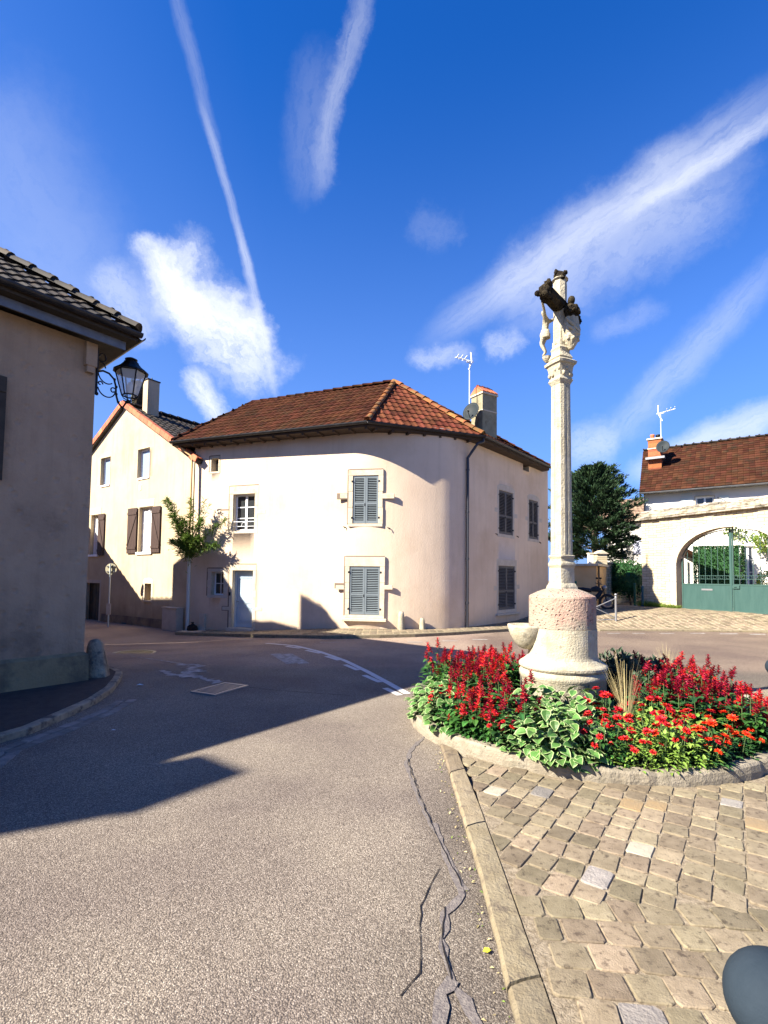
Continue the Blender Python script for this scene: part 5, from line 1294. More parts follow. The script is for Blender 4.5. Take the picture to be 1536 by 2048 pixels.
# guard stone at the corner
def cornerstone():
    b = gnd(186, 1366); t = thing('corner_guard_stone', 'large weathered conical guard stone at the corner of the shaded house', 'guard stone', (b.x, b.y, 0))
    mb = MB(); mb.T = Matrix.Translation((b.x-.01, b.y+.13, 0))@Matrix.Rotation(.09, 4, 'Y').inverted()@Matrix.Rotation(.3, 4, 'Z'); mb.lathe([(.21, -.04), (.205, .05), (.18, .25), (.150, .45), (.125, .58), (.085, .65), (.03, .67)], (0, 0, 0), 18, 0, True, .045, sq=lambda th: .86/max(abs(cos(th)), abs(sin(th)))**.5); mb.build('stone', M['guard_dark'], t)
cornerstone()
# left pavement
kl = [P2(x, y) for x, y in ((-260, 1640), (-120, 1565), (0, 1487), (60, 1470), (130, 1438), (190, 1410), (225, 1385), (240, 1365), (245, 1352), (232, 1345), (205, 1343))]
kerbline(kl, 'kerb', .10, .08, M['guard_dark'])
KLi = [Vector(k)+Vector((-.09, .07)) for k in kl]
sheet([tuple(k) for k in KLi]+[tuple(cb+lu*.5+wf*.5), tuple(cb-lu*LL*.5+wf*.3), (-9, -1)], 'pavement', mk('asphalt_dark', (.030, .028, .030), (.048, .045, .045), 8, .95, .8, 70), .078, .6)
mb = MB(); A_ = [Vector(P2(*p)) for p in ((-120, 1590), (0, 1500), (110, 1460), (200, 1425), (238, 1402))]
for i in range(60):
    f = (i//2+.5)/30; k = min(3, int(f*4)); p = A_[k].lerp(A_[k+1], f*4-k); d = (A_[k+1]-A_[k]).normalized(); n = Vector((-d.y, d.x)); q = p-n*(.03+.13*(i % 2)) ; sett(mb, q, d, n, .15*random.uniform(.85, 1), .11, .008, 0, .02)
o = mb.build('gutter_setts', M['cobble_dark'], loc=(-2.5, 4, 0)); o['kind'] = 'structure'
# ------------------------------------------------------------------ wall lantern on scroll bracket
def lantern():
    lc = at(261, 765, 8.26); wp = Vector((cb.x, cb.y, 0))+Vector((lu.x*.02, lu.y*.02, 0)); dirv = Vector((lc.x-wp.x, lc.y-wp.y, 0)).normalized()
    t = thing('street_lantern', 'black iron wall lantern with glass panes on a scrolled bracket', 'street lantern', (wp.x, wp.y, lc.z))
    ztop = at(259, 718, lc.y).z; zroof = at(259, 745, lc.y).z; zbot = at(259, 792, lc.y).z; zcup = at(259, 803, lc.y).z
    yaw = Matrix.Rotation(.55, 3, 'Z'); c = Vector((lc.x, lc.y, 0)); rt, rb = .235, .125; n = 6
    def ringp(r, z, k): a = 2*pi*k/n+.3; return Vector((c.x+r*cos(a), c.y+r*sin(a), z))
    fr = MB()
    for k in range(n):
        fr.tube([ringp(rt, zroof, k), ringp(rb, zbot, k)], .011, 6); fr.tube([ringp(rt, zroof, k), ringp(rt, zroof, k+1)], .013, 6); fr.tube([ringp(rb, zbot, k), ringp(rb, zbot, k+1)], .012, 6)
        fr.tube([ringp(rb, zbot, k), ringp(rb*.75, zbot-.05, k), Vector((c.x, c.y, zcup))], .008, 5)
    fr.build('frame', M['iron'], t)
    gl = MB()
    for k in range(n): gl.add([ringp(rt*.985, zroof, k), ringp(rt*.985, zroof, k+1), ringp(rb*.985, zbot, k+1), ringp(rb*.985, zbot, k)], [(0, 1, 2, 3)])
    gl.build('glass_pane', M['lantern_glass'], t)
    bl = MB(); bl.lathe([(.03, 0), (.05, .03), (.055, .1), (.04, .17), (.01, .2)], (c.x, c.y, zbot+.04), 12); bl.build('bulb', M['white_paint'], t)
    rf_ = MB(); rf_.lathe([(rt+.04, zroof-.005), (rt+.035, zroof+.012), (.17, zroof+.09), (.12, zroof+.15), (.115, zroof+.17), (.075, zroof+.175), (.07, zroof+.20), (.095, zroof+.205), (.10, zroof+.22), (.05, zroof+.245)], (c.x, c.y, 0), 12, 0, False, a0=.3); rf_.build('lamp_hood', M['iron'], t)
    # bracket: main sweep and scrolls in the plane of dirv
    br = MB(); X = lambda d, z: Vector((wp.x+dirv.x*d, wp.y+dirv.y*d, z)); dist = (Vector((lc.x, lc.y, 0))-Vector((wp.x, wp.y, 0))).length
    zc = zcup-.005; zt = at(200, 745, 7.9).z
    P = [(0.02, zt-.04), (.10, zt+.0), (.20, zt-.005), (.29, zt-.07), (.325, zt-.18), (.33, zt-.30), (.37, zt-.42), (.45, zt-.50), (.53, zc-.01), (dist-.06, zc-.03), (dist, zc)]
    br.tube([X(a, b) for a, b in P], [.016]*9+[.02, .03], 7)
    def arc(cx, cz, r0, r1, a0, a1, n=16, w=.010): br.tube([X(cx+(r0+(r1-r0)*i/n)*cos(a0+(a1-a0)*i/n), cz+(r0+(r1-r0)*i/n)*sin(a0+(a1-a0)*i/n)) for i in range(n+1)], w, 6)
    arc(.075, zt+.22, .085, .035, -2.2, 3.4); arc(.05, zt+.07, .09, .05, -.2, 1.6)
    arc(.17, zt-.25, .15, .15, -2.9, -.15, 14); arc(.19, zt-.05, .17, .12, pi, 5.3, 14); arc(.06, zt-.22, .045, .015, 0, 5)
    arc(.28, zt-.26, .05, .02, 1, 6)
    for a, b in P[3:9]: br.ball(X(a+.008, b), .024, 6, 5)
    br.tube([X(0, zt+.32), X(0, zt-.42)], .018, 6); br.ball(X(.01, zt-.40), .03, 6, 5)
    br.build('bracket', M['iron'], t)
lantern()
# ================================================================== RIGHT SIDE: gate wall, house, garden
ga = at(1283, 1150, 23.0)
gdir = Vector((.424, -.906))
gA = Vector((12.55, 21.5))
g_start = gA-gdir*1.75; 
# far left end of wall: where the ray of x=1284 meets its line
r_ = ray(1284, 1150); k_ = (gA.x*gdir.y-gA.y*gdir.x)/(r_.x*gdir.y-r_.y*gdir.x); g0_ = Vector((r_.x*k_, r_.y*k_))
gpa = Path([tuple(g0_), tuple(g0_+gdir*11)])
gw = thing('gate_wall', 'pale rubble stone wall with flat stone coping and wide arched gateway', 'wall', (gA.x, gA.y, 0))
sJ, zJ = gpa.hit(1353, 1180); sC, zC = gpa.hit(1452, 1054); half = sC-sJ; zS = gpa.hit(1353, 1133)[1]; zTop = gpa.hit(1370, 1030)[1]
zG = .47; Wt = .42
def archz(s_):
    u = (s_-sC)/half
    return zS+(zC-zS)*sqrt(max(0, 1-abs(u)**2.15))
def gwall():
    mb = MB(); n = 40; ss = [sC-half*cos(pi*i/n) for i in range(n+1)]; Lw = gpa.L[-1]; zb = -.3
    def q(s_, z, d): p = gpa.pos(s_, -d); return (p.x, p.y, z)
    for d, fl in ((0, False), (Wt, True)):
        F_ = []
        F_.append([q(0, zb, d), q(sC-half, zb, d), q(sC-half, zTop, d), q(0, zTop, d)])
        F_.append([q(sC+half, zb, d), q(Lw, zb, d), q(Lw, zTop, d), q(sC+half, zTop, d)])
        for a, b in zip(ss, ss[1:]): F_.append([q(a, archz(a), d), q(b, archz(b), d), q(b, zTop, d), q(a, zTop, d)])
        for f in F_: mb.add(f if not fl else f[::-1], [(0, 1, 2, 3)])
    for a, b in zip(ss, ss[1:]): mb.add([q(a, archz(a), 0), q(a, archz(a), Wt), q(b, archz(b), Wt), q(b, archz(b), 0)], [(0, 1, 2, 3)], 1)
    for s_, sg in ((sC-half, 1), (sC+half, -1)):
        f = [q(s_, zb, 0), q(s_, zb, Wt), q(s_, archz(s_), Wt), q(s_, archz(s_), 0)]; mb.add(f if sg < 0 else f[::-1], [(0, 1, 2, 3)], 1)
    mb.add([q(0, zb, Wt), q(0, zb, 0), q(0, zTop, 0), q(0, zTop, Wt)], [(0, 1, 2, 3)])
    mb.add([q(0, zTop, 0), q(Lw, zTop, 0), q(Lw, zTop, Wt), q(0, zTop, Wt)], [(0, 1, 2, 3)])
    mb.build('stone_wall', [M['rubble'], M['plaster_dim']], gw)  # second material paints the arch reveal darker in place of shade
    v = MB()         # dressed voussoirs and jambs, just proud of the wall
    m = 13
    for i in range(m):
        a0, a1 = pi*i/m+.012, pi*(i+1)/m-.012; vs = []; k = 5
        for j in range(k+1):
            a = a0+(a1-a0)*j/k
            for r, d in ((1.0, -.012), (1.0+.34/half, -.012), (1.0+.34/half, .02), (1.0, .02)):
                s_ = sC-half*r*cos(a); zz = zS+(zC-zS)*(abs(sin(a))**.93)*(1+(.30/(zC-zS) if r > 1 else 0)); p = gpa.pos(s_, -d); vs.append((p.x, p.y, zz))
        v.add(vs, [(4*j+q_, 4*j+4+q_, 4*j+4+(q_+1) % 4, 4*j+(q_+1) % 4) for j in range(k) for q_ in range(4)]+[(0, 1, 2, 3), (4*k+3, 4*k+2, 4*k+1, 4*k)], 0, False, random.random())
    z = zG
    while z < zS-.05:
        h = min(random.choice((.32, .4, .28)), zS-z)
        for s_, sg in ((sC-half, -1), (sC+half, 1)):
            L = random.choice((.26, .44)); T = frame_at(gpa, s_+sg*L/2, z); v.T = T; B(v, -L/2, L/2, -.012, .02, .008, h-.008); v.T = None
        z += h
    v.build('dressed_stones', M['stone_trim'], gw)
    cp = MB(); s_ = -.15      # coping of thin flat stones laid like a little roof
    for row in range(5):
        s_ = -.2
        while s_ < gpa.L[-1]:
            L = random.uniform(.22, .5); T = frame_at(gpa, s_+L/2, zTop+.03+row*.065); cp.T = T@Matrix.Rotation(random.uniform(-.03, .03)+.28, 4, 'X')
            y0 = -.20+row*.105+random.uniform(-.03, .03); B(cp, -L/2+.001, L/2-.001, y0, y0+.30, -.018, .022+random.uniform(-.006, .012)); cp.r[-6:] = [random.random()]*6; cp.T = None; s_ += L
    cp.T = frame_at(gpa, gpa.L[-1]/2, zTop); B(cp, -gpa.L[-1]/2, gpa.L[-1]/2, .0, .42, 0, .22); cp.T = None
    cp.build('coping', M['flat_stone'], gw)
    sl2 = MB(); T = frame_at(gpa, sC, zG); sl2.T = T; B(sl2, -half, half, -.12, .5, -.10, -.006); sl2.build('threshold', M['stone_trim'], gw)
    b = MB(); T = frame_at(gpa, gpa.hit(1344, 1143)[0], gpa.hit(1344, 1143)[1]); b.T = T; B(b, -.05, .05, -.05, 0, -.08, .08); b.build('doorbell', M['white_paint'], gw)
gwall()
def gate():
    dp = .30; t = thing('garden_gate', 'double-leaf green metal gate with solid lower panels and barred arched top', 'gate', (*gpa.pos(sC, -dp), zG))
    zP = gpa.hit(1400, 1169)[1]
    for sg in (-1, 1):
        T = frame_at(gpa, sC, 0); a, b = (-half+.05, -.03) if sg < 0 else (.03, half-.05)
        # (local x runs along the wall)
        p = MB(); p.T = T; B(p, a+.04, b-.04, dp, dp+.012, zG+.08, zP); 
        lf = p.build('gate_panel', M['green_paint'], t)
        f = MB(); f.T = T; B(f, a, a+.045, dp-.015, dp+.03, zG+.04, archz(sC+a) if abs(a) < half-.1 else zS+.35); B(f, b-.045, b, dp-.015, dp+.03, zG+.04, archz(sC+b)-.04 if abs(b) < half-.1 else zS+.35)
        B(f, a+.046, b-.046, dp-.013, dp+.028, zG+.04, zG+.10); B(f, a+.046, b-.046, dp-.013, dp+.028, zP-.02, zP+.035)
        pts = [];
        for i in range(17): x = a+.03+(b-a-.06)*i/16; pts.append((x, dp+.008, archz(sC+x*.985)-.07))
        f.tube(pts, .022, 6); f.build('gate_frame', M['green_bar'], lf)
        br = MB(); br.T = T; n = 8
        for i in range(1, n):
            x = a+(b-a)*i/n; br.tube([(x, dp+.008, zP), (x, dp+.008, archz(sC+x*.985)-.07)], .011, 6)
            br.tube([(x, dp+.008, zP+.62), (x, dp+.008, zP+.66)], .022, 6)
        B(br, a+.046, b-.046, dp, dp+.016, zP+.36, zP+.376); B(br, a+.046, b-.046, dp, dp+.016, zP+.22, zP+.236)
        for i in range(n):
            x = a+(b-a)*(i+.5)/n; br.tube([(x+.065*cos(q*pi/6), dp+.008, zP+.298+.065*sin(q*pi/6)) for q in range(13)], .007, 5, cap=False)
        br.build('gate_bars', M['green_bar'], lf)
    T = frame_at(gpa, sC, 0); h = MB(); h.T = T; B(h, .04, .30, dp-.05, dp-.016, zP-.14, zP-.01); h.tube([(.1, dp-.06, zP-.07), (.2, dp-.08, zP-.07)], .012, 6); h.build('lock', M['green_bar'], t)
    h = MB(); h.T = T; B(h, -1.2, -.75, dp-.012, dp, zP-.24, zP-.17); h.build('letter_slot', M['galv'], t)
    h = MB(); h.T = T; B(h, -.028, .028, dp-.04, dp-.017, zG+.05, zC-.10); h.build('centre_post', M['green_paint'], t)
gate()
# ---- paved forecourt with kerb
kr = [P2(x, y) for x, y in ((1150, 1256), (1200, 1262.5), (1290, 1262.5), (1400, 1263.5), (1500, 1265), (1600, 1268), (1800, 1276))]
kerbline(kr, 'kerb', .13, .06, M['kerb_stone'])
gl_ = [tuple(g0_+gdir*k) for k in (11, 8, 5, 2.5, 0)]
sheet([(a, b+.08) for a, b in kr]+gl_+[(9.5, 24.5), (7.2, 21.8)], 'forecourt', mk('forecourt_setts', (.44, .35, .25), (.33, .26, .18), 5, .9, .8, 22, c3=(.24, .18, .13), s3=9, t3=(.5, .62)), .055, .4)
def fsetts():
    poly = [(a, b+.14) for a, b in kr]+gl_+[(10.5, 22.6), (8.0, 20.0)]
    mb = MB(); x = 6.5
    while x < 15.5:
        y = 15.2+(.1 if int(x/.22) % 2 else 0)
        while y < 22.5:
            if inpoly((x, y), poly) and (Vector((x, y))-g0_).dot(Vector((gdir.y, -gdir.x))) > .08 if False else inpoly((x, y), poly):
                z = gz(x, y)+.062+random.uniform(-.004, .004); w, d = .095, .08; gx = (gz(x+.1, y)-gz(x-.1, y))/.2; gy = (gz(x, y+.1)-gz(x, y-.1))/.2
                vs = [(x+p*w+random.uniform(-.01, .01), y+q*d+random.uniform(-.01, .01), z+p*w*gx+q*d*gy) for p, q in ((-1, -1), (1, -1), (1, 1), (-1, 1))]
                vs2 = [(a, b, c-.02) for a, b, c in vs]; mb.add(vs2+[(a*.9+x*.1, b*.9+y*.1, c+.004) for a, b, c in vs], [(4, 5, 6, 7), (0, 1, 5, 4), (1, 2, 6, 5), (2, 3, 7, 6), (3, 0, 4, 7)]); mb.r[-5:] = [random.random()]*5
            y += .19
        x += .22
    o = mb.build('forecourt_setts', M['cobble'], loc=(11, 18, 0)); o['kind'] = 'structure'
fsetts()
# ---- weeds along the foot of the wall
def leafball(mb, c, r, n, L, w, up=.3, rs=1, shell=.35, mi=0, jag=.0, rng=random):
    for i in range(n):
        a = rng.uniform(0, 2*pi); z = rng.uniform(-1, 1); q = sqrt(1-z*z); d = Vector((q*cos(a), q*sin(a), z)); k = rng.uniform(shell, 1)**.5*(1+rng.uniform(-jag, jag))
        p = Vector(c)+Vector((d.x*r[0], d.y*r[1], d.z*r[2]))*k
        dd = d+Vector((rng.uniform(-.9, .9), rng.uniform(-.9, .9), rng.uniform(-.6, .9)+up))
        mb.leaf(p, dd, (rng.uniform(-1, 1), rng.uniform(-1, 1), rng.uniform(-.2, 1)), L*rng.uniform(.6, 1.3), w*rng.uniform(.7, 1.2), mi, rng.random())
def weeds():
    o0 = gnd(1300, 1222); mb = MB(); random.seed(3)
    for i in range(170):
        s_ = random.uniform(0, 1.9); p = gpa.pos(s_, random.uniform(.02, .35)*(1-.25*s_)); z = gz(p.x, p.y)+.05
        for k in range(6):
            a = random.uniform(0, 2*pi); mb.leaf((p.x, p.y, z), (cos(a)*.8, sin(a)*.8, random.uniform(.5, 1.8)), (0, 0, 1), random.uniform(.14, .36)*(1.15-.3*s_), .025, 0, random.random())
    o = mb.build('weeds', M['leaf_vine'], loc=tuple(o0)); tag(o, 'green weeds and grasses growing along the foot of the gate wall', 'weeds', kind='stuff')
weeds()
# ---- house behind the gate
h0 = at(1287, 980, 27.0); hd_ = Vector((.809, -.587)); hn = Vector((.587, .809)); h0 = Vector((h0.x, h0.y)); hpa = Path([tuple(h0), tuple(h0+hd_*13)])
rh = thing('white_house', 'white house with long brown tiled roof behind the arched gate', 'house', (h0.x, h0.y, 0))
hz0, hz1 = .3, hpa.hit(1300, 988)[1]
w1 = hpa.rect(1391, 993, 1428, 1018); w1[2] -= .9
w2 = hpa.rect(1484, 1092, 1508, 1160); w2[2] -= .3; w3 = hpa.rect(1376, 1118, 1386, 1130)
wall('wall', hpa, -.2, hz1, [w1, w2], M['white_wall'], rh, .18); wall('end_wall', Path([tuple(h0+hn*6.5), tuple(h0)]), -.2, hz1, [], M['white_wall'], rh)
window(hpa, w1, rh, .12, (1, 2), fw=.07, glassm=M['glass_dark']); window(hpa, w2, rh, .12, (1, 3), fw=.07)
surround(hpa, w1, rh, M['stone_trim'], side=.05, top=.08, bot=.05, ears=(), arched=True, joint=False)
T = frame_at(hpa, w1[0]-.36, w1[2]); m_ = MB(); m_.T = T; B(m_, -.32, .26, -.04, -.012, .1, w1[3]-w1[2]); 
for i in range(14): B(m_, -.28, .22, -.05, -.041, .15+i*.12, .21+i*.12)
m_.build('shutter', mk('pale_shutter', (.62, .66, .60), None, rough=.6), rh)
T = frame_at(hpa, w1[1]+.42, w1[2]); m_ = MB(); m_.T = T; B(m_, -.18, .20, -.04, -.012, .1, w1[3]-w1[2]); m_.build('shutter', mk('pale_shutter2', (.62, .66, .60), None, rough=.6), rh)
m_ = MB(); m_.T = frame_at(hpa, hpa.hit(1452, 1000)[0], hpa.hit(1450, 998)[1]); m_.tube([(-.35, -.03, .10), (.05, -.25, -.05), (.06, -.25, -.30)], .02, 6); m_.build('awning_arm', M['gutter_zinc'], rh)
e0 = Vector((*(h0-hd_*.12-hn*.45), hz1+.05)); e1 = Vector((*(h0+hd_*13-hn*.45), hz1+.05)); rl = at(1287, 903, 30.2); rz = rl.z
r0 = Vector((rl.x, rl.y, rz)); r1 = r0+Vector((hd_.x*13.5, hd_.y*13.5, 0))
eb0 = Vector((*(h0+hn*7.4), hz1+.05)); eb1 = Vector((*(h0+hd_*13+hn*7.4), hz1+.05))
mb = MB()
for f in ([e0, e1, r1, r0], [eb1, eb0, r0, r1]): slab(mb, f, .10, 1)
tiles(mb, [e0, e1, r1, r0], .24, .26, 0, .03, .03, 'flat'); rr = mb.build('roof', [M['tile_mid'], M['soffit']], rh)
mb = MB(); mb.add([(h0.x, h0.y, hz1), (*(h0+hn*6.5), hz1), (r0.x+.1, r0.y, rz-.1)], [(0, 1, 2), (2, 1, 0)]); mb.build('gable', M['white_wall'], rh)
mb = MB(); ridge(mb, r0+Vector((0, 0, .04)), r1+Vector((0, 0, .04)), .10, .42); 
for i in range(30): mb.ball(r0.lerp(r1, i/31.0)+Vector((0, 0, .14)), (.05, .05, .04), 6, 5)
mb.build('ridge_tiles', M['tile_dark'], rr)
mb = MB(); gutter(mb, [e0+Vector((-.05, -.08, -.03)), e1+Vector((-.05, -.08, -.03))], .08); mb.build('gutter', M['gutter_zinc'], rh)
mb = MB(); mb.add([(*(Vector((e0.x, e0.y))), hz1-.0), (e1.x, e1.y, hz1), (*(h0+hd_*13), hz1-.0), (h0.x, h0.y, hz1)], [(0, 1, 2, 3), (3, 2, 1, 0)]); mb.build('soffit', M['soffit'], rh)
pp = hpa.pos(.05, .06); mb = MB(); mb.tube([(e0.x, e0.y-.05, hz1-.05), (e0.x+.1, e0.y+.1, hz1-.25), (pp.x, pp.y, hz1-.5), (pp.x, pp.y, .5)], .045, 8); mb.build('downpipe', M['gutter_zinc'], rh)
# chimney of the white house
ccp = at(1311, 915, 28.3); ztp = at(1311, 880, 28.3).z; Rh = Matrix.Rotation(-.627, 3, 'Z')
mb = MB(); 
zz = ccp.z-.9; i = 0
while zz < ztp: mb.box((ccp.x, ccp.y, zz+.12), (.66+.01*(i % 2), .62, .235), 0, Rh, rnd=random.random()); zz += .24; i += 1
ck = mb.build('chimney', M['brick'], rr)
mb = MB(); mb.box((ccp.x, ccp.y, ztp-.55), (.72, .68, .06), 0, Rh); mb.box((ccp.x, ccp.y, ztp+.0), (.78, .74, .08), 0, Rh); mb.build('chimney_band', M['stone_trim'], ck)
mb = MB(); q = at(1311, 917, 28.0); mb.box((q.x, q.y, q.z), (.95, .5, .12), 0, Rh); mb.build('flashing', M['galv'], ck)
for dx, r in ((-.16, .11), (.17, .12)):
    mb = MB(); mb.lathe([(r, 0), (r*.9, .15), (r*1.1, .17), (r*1.1, .25), (r*.8, .27)], (ccp.x+dx, ccp.y, ztp+.04), 12); mb.build('chimney_pot', M['tile_terracotta'] if dx < 0 else M['iron'], ck)
dc = at(1326, 894, 27.6); dish(dc, .34, (-.55, -.78, .25), 'grey round satellite dish on the brick chimney of the white house', mount=(ccp.x+.1, ccp.y-.3, dc.z-.1))
aerial((at(1322, 880, 28.1).x, 28.1, ztp-.8), at(1322, 826, 28.1).z, radians(-20), 'white tv aerial on a mast above the brick chimney of the white house', .85, .22)
# ---- garden behind the gate
def foliage_thing(name, label, cat, boxes, mat, L, w, stem=None, group=None, jag=.1, core=None, up=.3):
    c = boxes[0][0]; t = thing(name, label, cat, (c[0], c[1], gz(c[0], c[1])), group)
    mb = MB()
    for c_, r, n in boxes: leafball(mb, c_, r, n, L, w, up=up, jag=jag)
    if core:
        for c_, r, n in boxes: mb.ball(c_, (r[0]*core, r[1]*core, r[2]*core), 10, 8, 0, .12)
    mb.build('foliage', mat, t)
    if stem:
        mb = MB(); mb.tube(stem[0], stem[1], 7); mb.build('stem', M['bark'], t)
    return t
hb = at(1437, 1135, 24.3)
def hedge():
    random.seed(11); t = thing('clipped_shrub', 'dark green box-shaped clipped shrub seen through the gate', 'shrub', (hb.x, hb.y, .45)); mb = MB(); w, h, d = 1.95, 2.0, 1.0; R = Matrix.Rotation(-.6, 3, 'Z')
    zc = at(1437, 1135, hb.y).z
    for i in range(3200):
        f = random.choice((0, 0, 1, 1, 2)); u_, v_ = random.uniform(-1, 1), random.uniform(-1, 1)
        p = {0: (u_, -1, v_), 1: (-1 if random.random() < .5 else 1, u_, v_), 2: (u_, v_, 1)}[f]; n = 1-random.random()**2*.12
        pv = R@Vector((p[0]*w/2*n, p[1]*d/2*n, p[2]*h/2*n)); mb.leaf(Vector((hb.x, hb.y, zc))+pv, R@Vector(p)+Vector((random.uniform(-1, 1), random.uniform(-1, 1), random.uniform(-1, 1))), (random.uniform(-1, 1), random.uniform(-1, 1), 1), .09, .06, 0, random.random())
    mb.box((hb.x, hb.y, zc), (w*.86, d*.86, h*.9), 0, R); mb.build('foliage', M['leaf_dark'], t)
    mb = MB(); mb.tube([(hb.x, hb.y, .4), (hb.x, hb.y, zc-.8)], .06, 7); mb.build('stem', M['bark'], t)
hedge()
random.seed(21)
v1, v2, v3 = at(1490, 1072, 24.6), at(1530, 1085, 23.6), at(1462, 1062, 24.8)
foliage_thing('wisteria', 'yellow-green vine hanging over the top right of the gateway', 'vine', [(v1, (.6, .4, .32), 420), (v2, (.45, .4, .5), 420), (v3, (.3, .3, .22), 160)], M['leaf_vine'], .16, .08, ([(v2.x+.5, v2.y+.3, .4), (v2.x+.4, v2.y+.2, 2), (v2.x, v2.y, v2.z), v1], [.05, .04, .03, .02]))
v4 = at(1534, 1165, 21.8); foliage_thing('garden_shrub', 'light green shrub at the right edge behind the gate', 'shrub', [(v4, (.35, .35, .5), 420)], M['leaf_vine'], .13, .07, ([(v4.x, v4.y, .4), v4], .03))
v5 = at(1385, 1110, 25.6); mb = MB()
# small lean-to roof on the left seen through the gate
t = thing('garden_shed', 'small tiled lean-to roof and post behind the left gate leaf', 'shed', (v5.x, v5.y, .45)); mb = MB(); mb.box((v5.x, v5.y, v5.z-.05), (1.3, .8, .16), 0, Matrix.Rotation(.45, 3, 'Y')); mb.build('roof', M['tile_mid'], t)
mb = MB(); 
for dx in (-.5, .45): mb.box((v5.x+dx, v5.y, (v5.z+.45)/2-.1), (.08, .08, v5.z-.35))
mb.build('posts', M['dark_wood'], t)
sheet([(12.8, 21.3), (14.0, 18.6), (22, 14), (26, 20), (18, 30), (13.5, 26)], 'garden_ground', mk('gravel', (.5, .44, .35), (.38, .33, .26), 20, .95, .6, 60), .02, .8)
# ================================================================== MIDDLE: side street
def conifer(px, ptop, pbot, Y, wpx, label, seed):
    random.seed(seed); top = at(px, ptop, Y); bot = at(px, pbot, Y); zg = gz(bot.x, bot.y); R0 = wpx/2/F*Y; H = top.z-bot.z
    t = thing('conifer_tree', label, 'tree', (bot.x, bot.y, zg)); x, y = bot.x, bot.y
    tr = MB(); tr.tube([(x, y, zg-.1), (x+.05, y, bot.z), (x, y, bot.z+H*.5), (x+.02, y, top.z-.3)], [.24, .18, .11, .02], 8)
    lf = MB(); nb = 210
    for i in range(nb):
        f = (i+.5)/nb; z = bot.z-.2+H*f; prof = (1-f)**.5*(min(1, f*2.2+.62))*(1+.16*sin(i*1.7)); R = R0*prof*random.uniform(.66, 1.08)+.10; a = i*2.399+random.uniform(-.4, .4)
        rise = .10+.75*f; d = Vector((cos(a), sin(a), rise)).normalized(); p0 = Vector((x, y, z-.15)); p1 = p0+d*R
        if i % 3 == 0: tr.tube([p0, p0.lerp(p1, .8)], [.035*(1-f)+.01, .008], 5)
        n = int(34+60*R)
        for k in range(n):
            g = random.uniform(.30, 1.05)**.8; c = p0.lerp(p1, g)+Vector((random.gauss(0, .13), random.gauss(0, .13), random.gauss(0, .09)))*(1.25-g*.6)
            dd = d*1.1+Vector((random.uniform(-.7, .7), random.uniform(-.7, .7), random.uniform(-.15, .8)))
            lf.leaf(c, dd, (random.uniform(-1, 1), random.uniform(-1, 1), 1), random.uniform(.14, .30), random.uniform(.05, .09), 0, random.random())
    tr.build('trunk', M['bark'], t); lf.build('crown', M['needle'], t)
conifer(1188, 930, 1110, 27.5, 205, 'large dark green conifer behind the stone shaft, between the houses', 9)
# ochre garden wall / outbuilding
o_z = gz(10, 23)
ob_l = at(1120, 1160, 23.5); ob_m = at(1193, 1160, 22.6); ob_r = at(1213, 1160, 24.6)
t = thing('garage', 'low ochre outbuilding with flat roof behind the drum', 'outbuilding', (ob_m.x, ob_m.y, o_z)); zt4 = at(1185, 1132, 22.8).z
poly = [(ob_l.x, ob_l.y), (ob_m.x, ob_m.y), (ob_r.x, ob_r.y), (ob_l.x+1, ob_l.y+3)]
mb = MB(); mb.prism(poly, o_z-.3, zt4); mb.build('wall', M['ochre_wall'], t)
mb = MB(); cx = sum(p[0] for p in poly)/4; cy = sum(p[1] for p in poly)/4; mb.prism([(cx+(p[0]-cx)*1.1, cy+(p[1]-cy)*1.1) for p in poly], zt4+.002, zt4+.10); mb.build('roof', M['stone_trim'], t)
mb = MB(); mb.tube([(ob_m.x+.15, ob_m.y+.1, o_z), (ob_m.x+.15, ob_m.y+.1, zt4)], .04, 6); mb.build('downpipe', M['bark'], t)
gp_ = at(1200, 1120, 25.0); zt5 = at(1200, 1108, 25).z
t = thing('gate_pillar', 'pale stone gate pillar with pointed cap under the conifer', 'pillar', (gp_.x, gp_.y, gz(gp_.x, gp_.y))); mb = MB(); mb.box((gp_.x, gp_.y, (zt5+.2)/2), (.50, .5, zt5-.2)); mb.build('shaft', M['rubble'], t)
mb = MB(); v_, f_ = vtop(Vector((gp_.x, gp_.y, 0)), Matrix.Identity(3), .64, .64, zt5, .18); f_ = [tuple(f) for f in f_]; mb.add([Matrix.Rotation(pi/2, 3, 'Z')@(v-Vector((gp_.x, gp_.y, 0)))+Vector((gp_.x, gp_.y, 0)) for v in v_], f_); mb.build('cap', M['stone_trim'], t)
q = at(1181, 1118, 25.2); t = thing('gate_pillar', 'narrow white post left of the pointed pillar', 'pillar', (q.x, q.y, gz(q.x, q.y))); zq = at(1181, 1108, 25.2).z; mb = MB(); mb.box((q.x, q.y, (zq+.2)/2), (.22, .22, zq-.2)); mb.build('shaft', M['white_wall'], t); mb = MB(); mb.box((q.x, q.y, zq+.03), (.28, .28, .06)); mb.build('cap', M['stone_trim'], t)
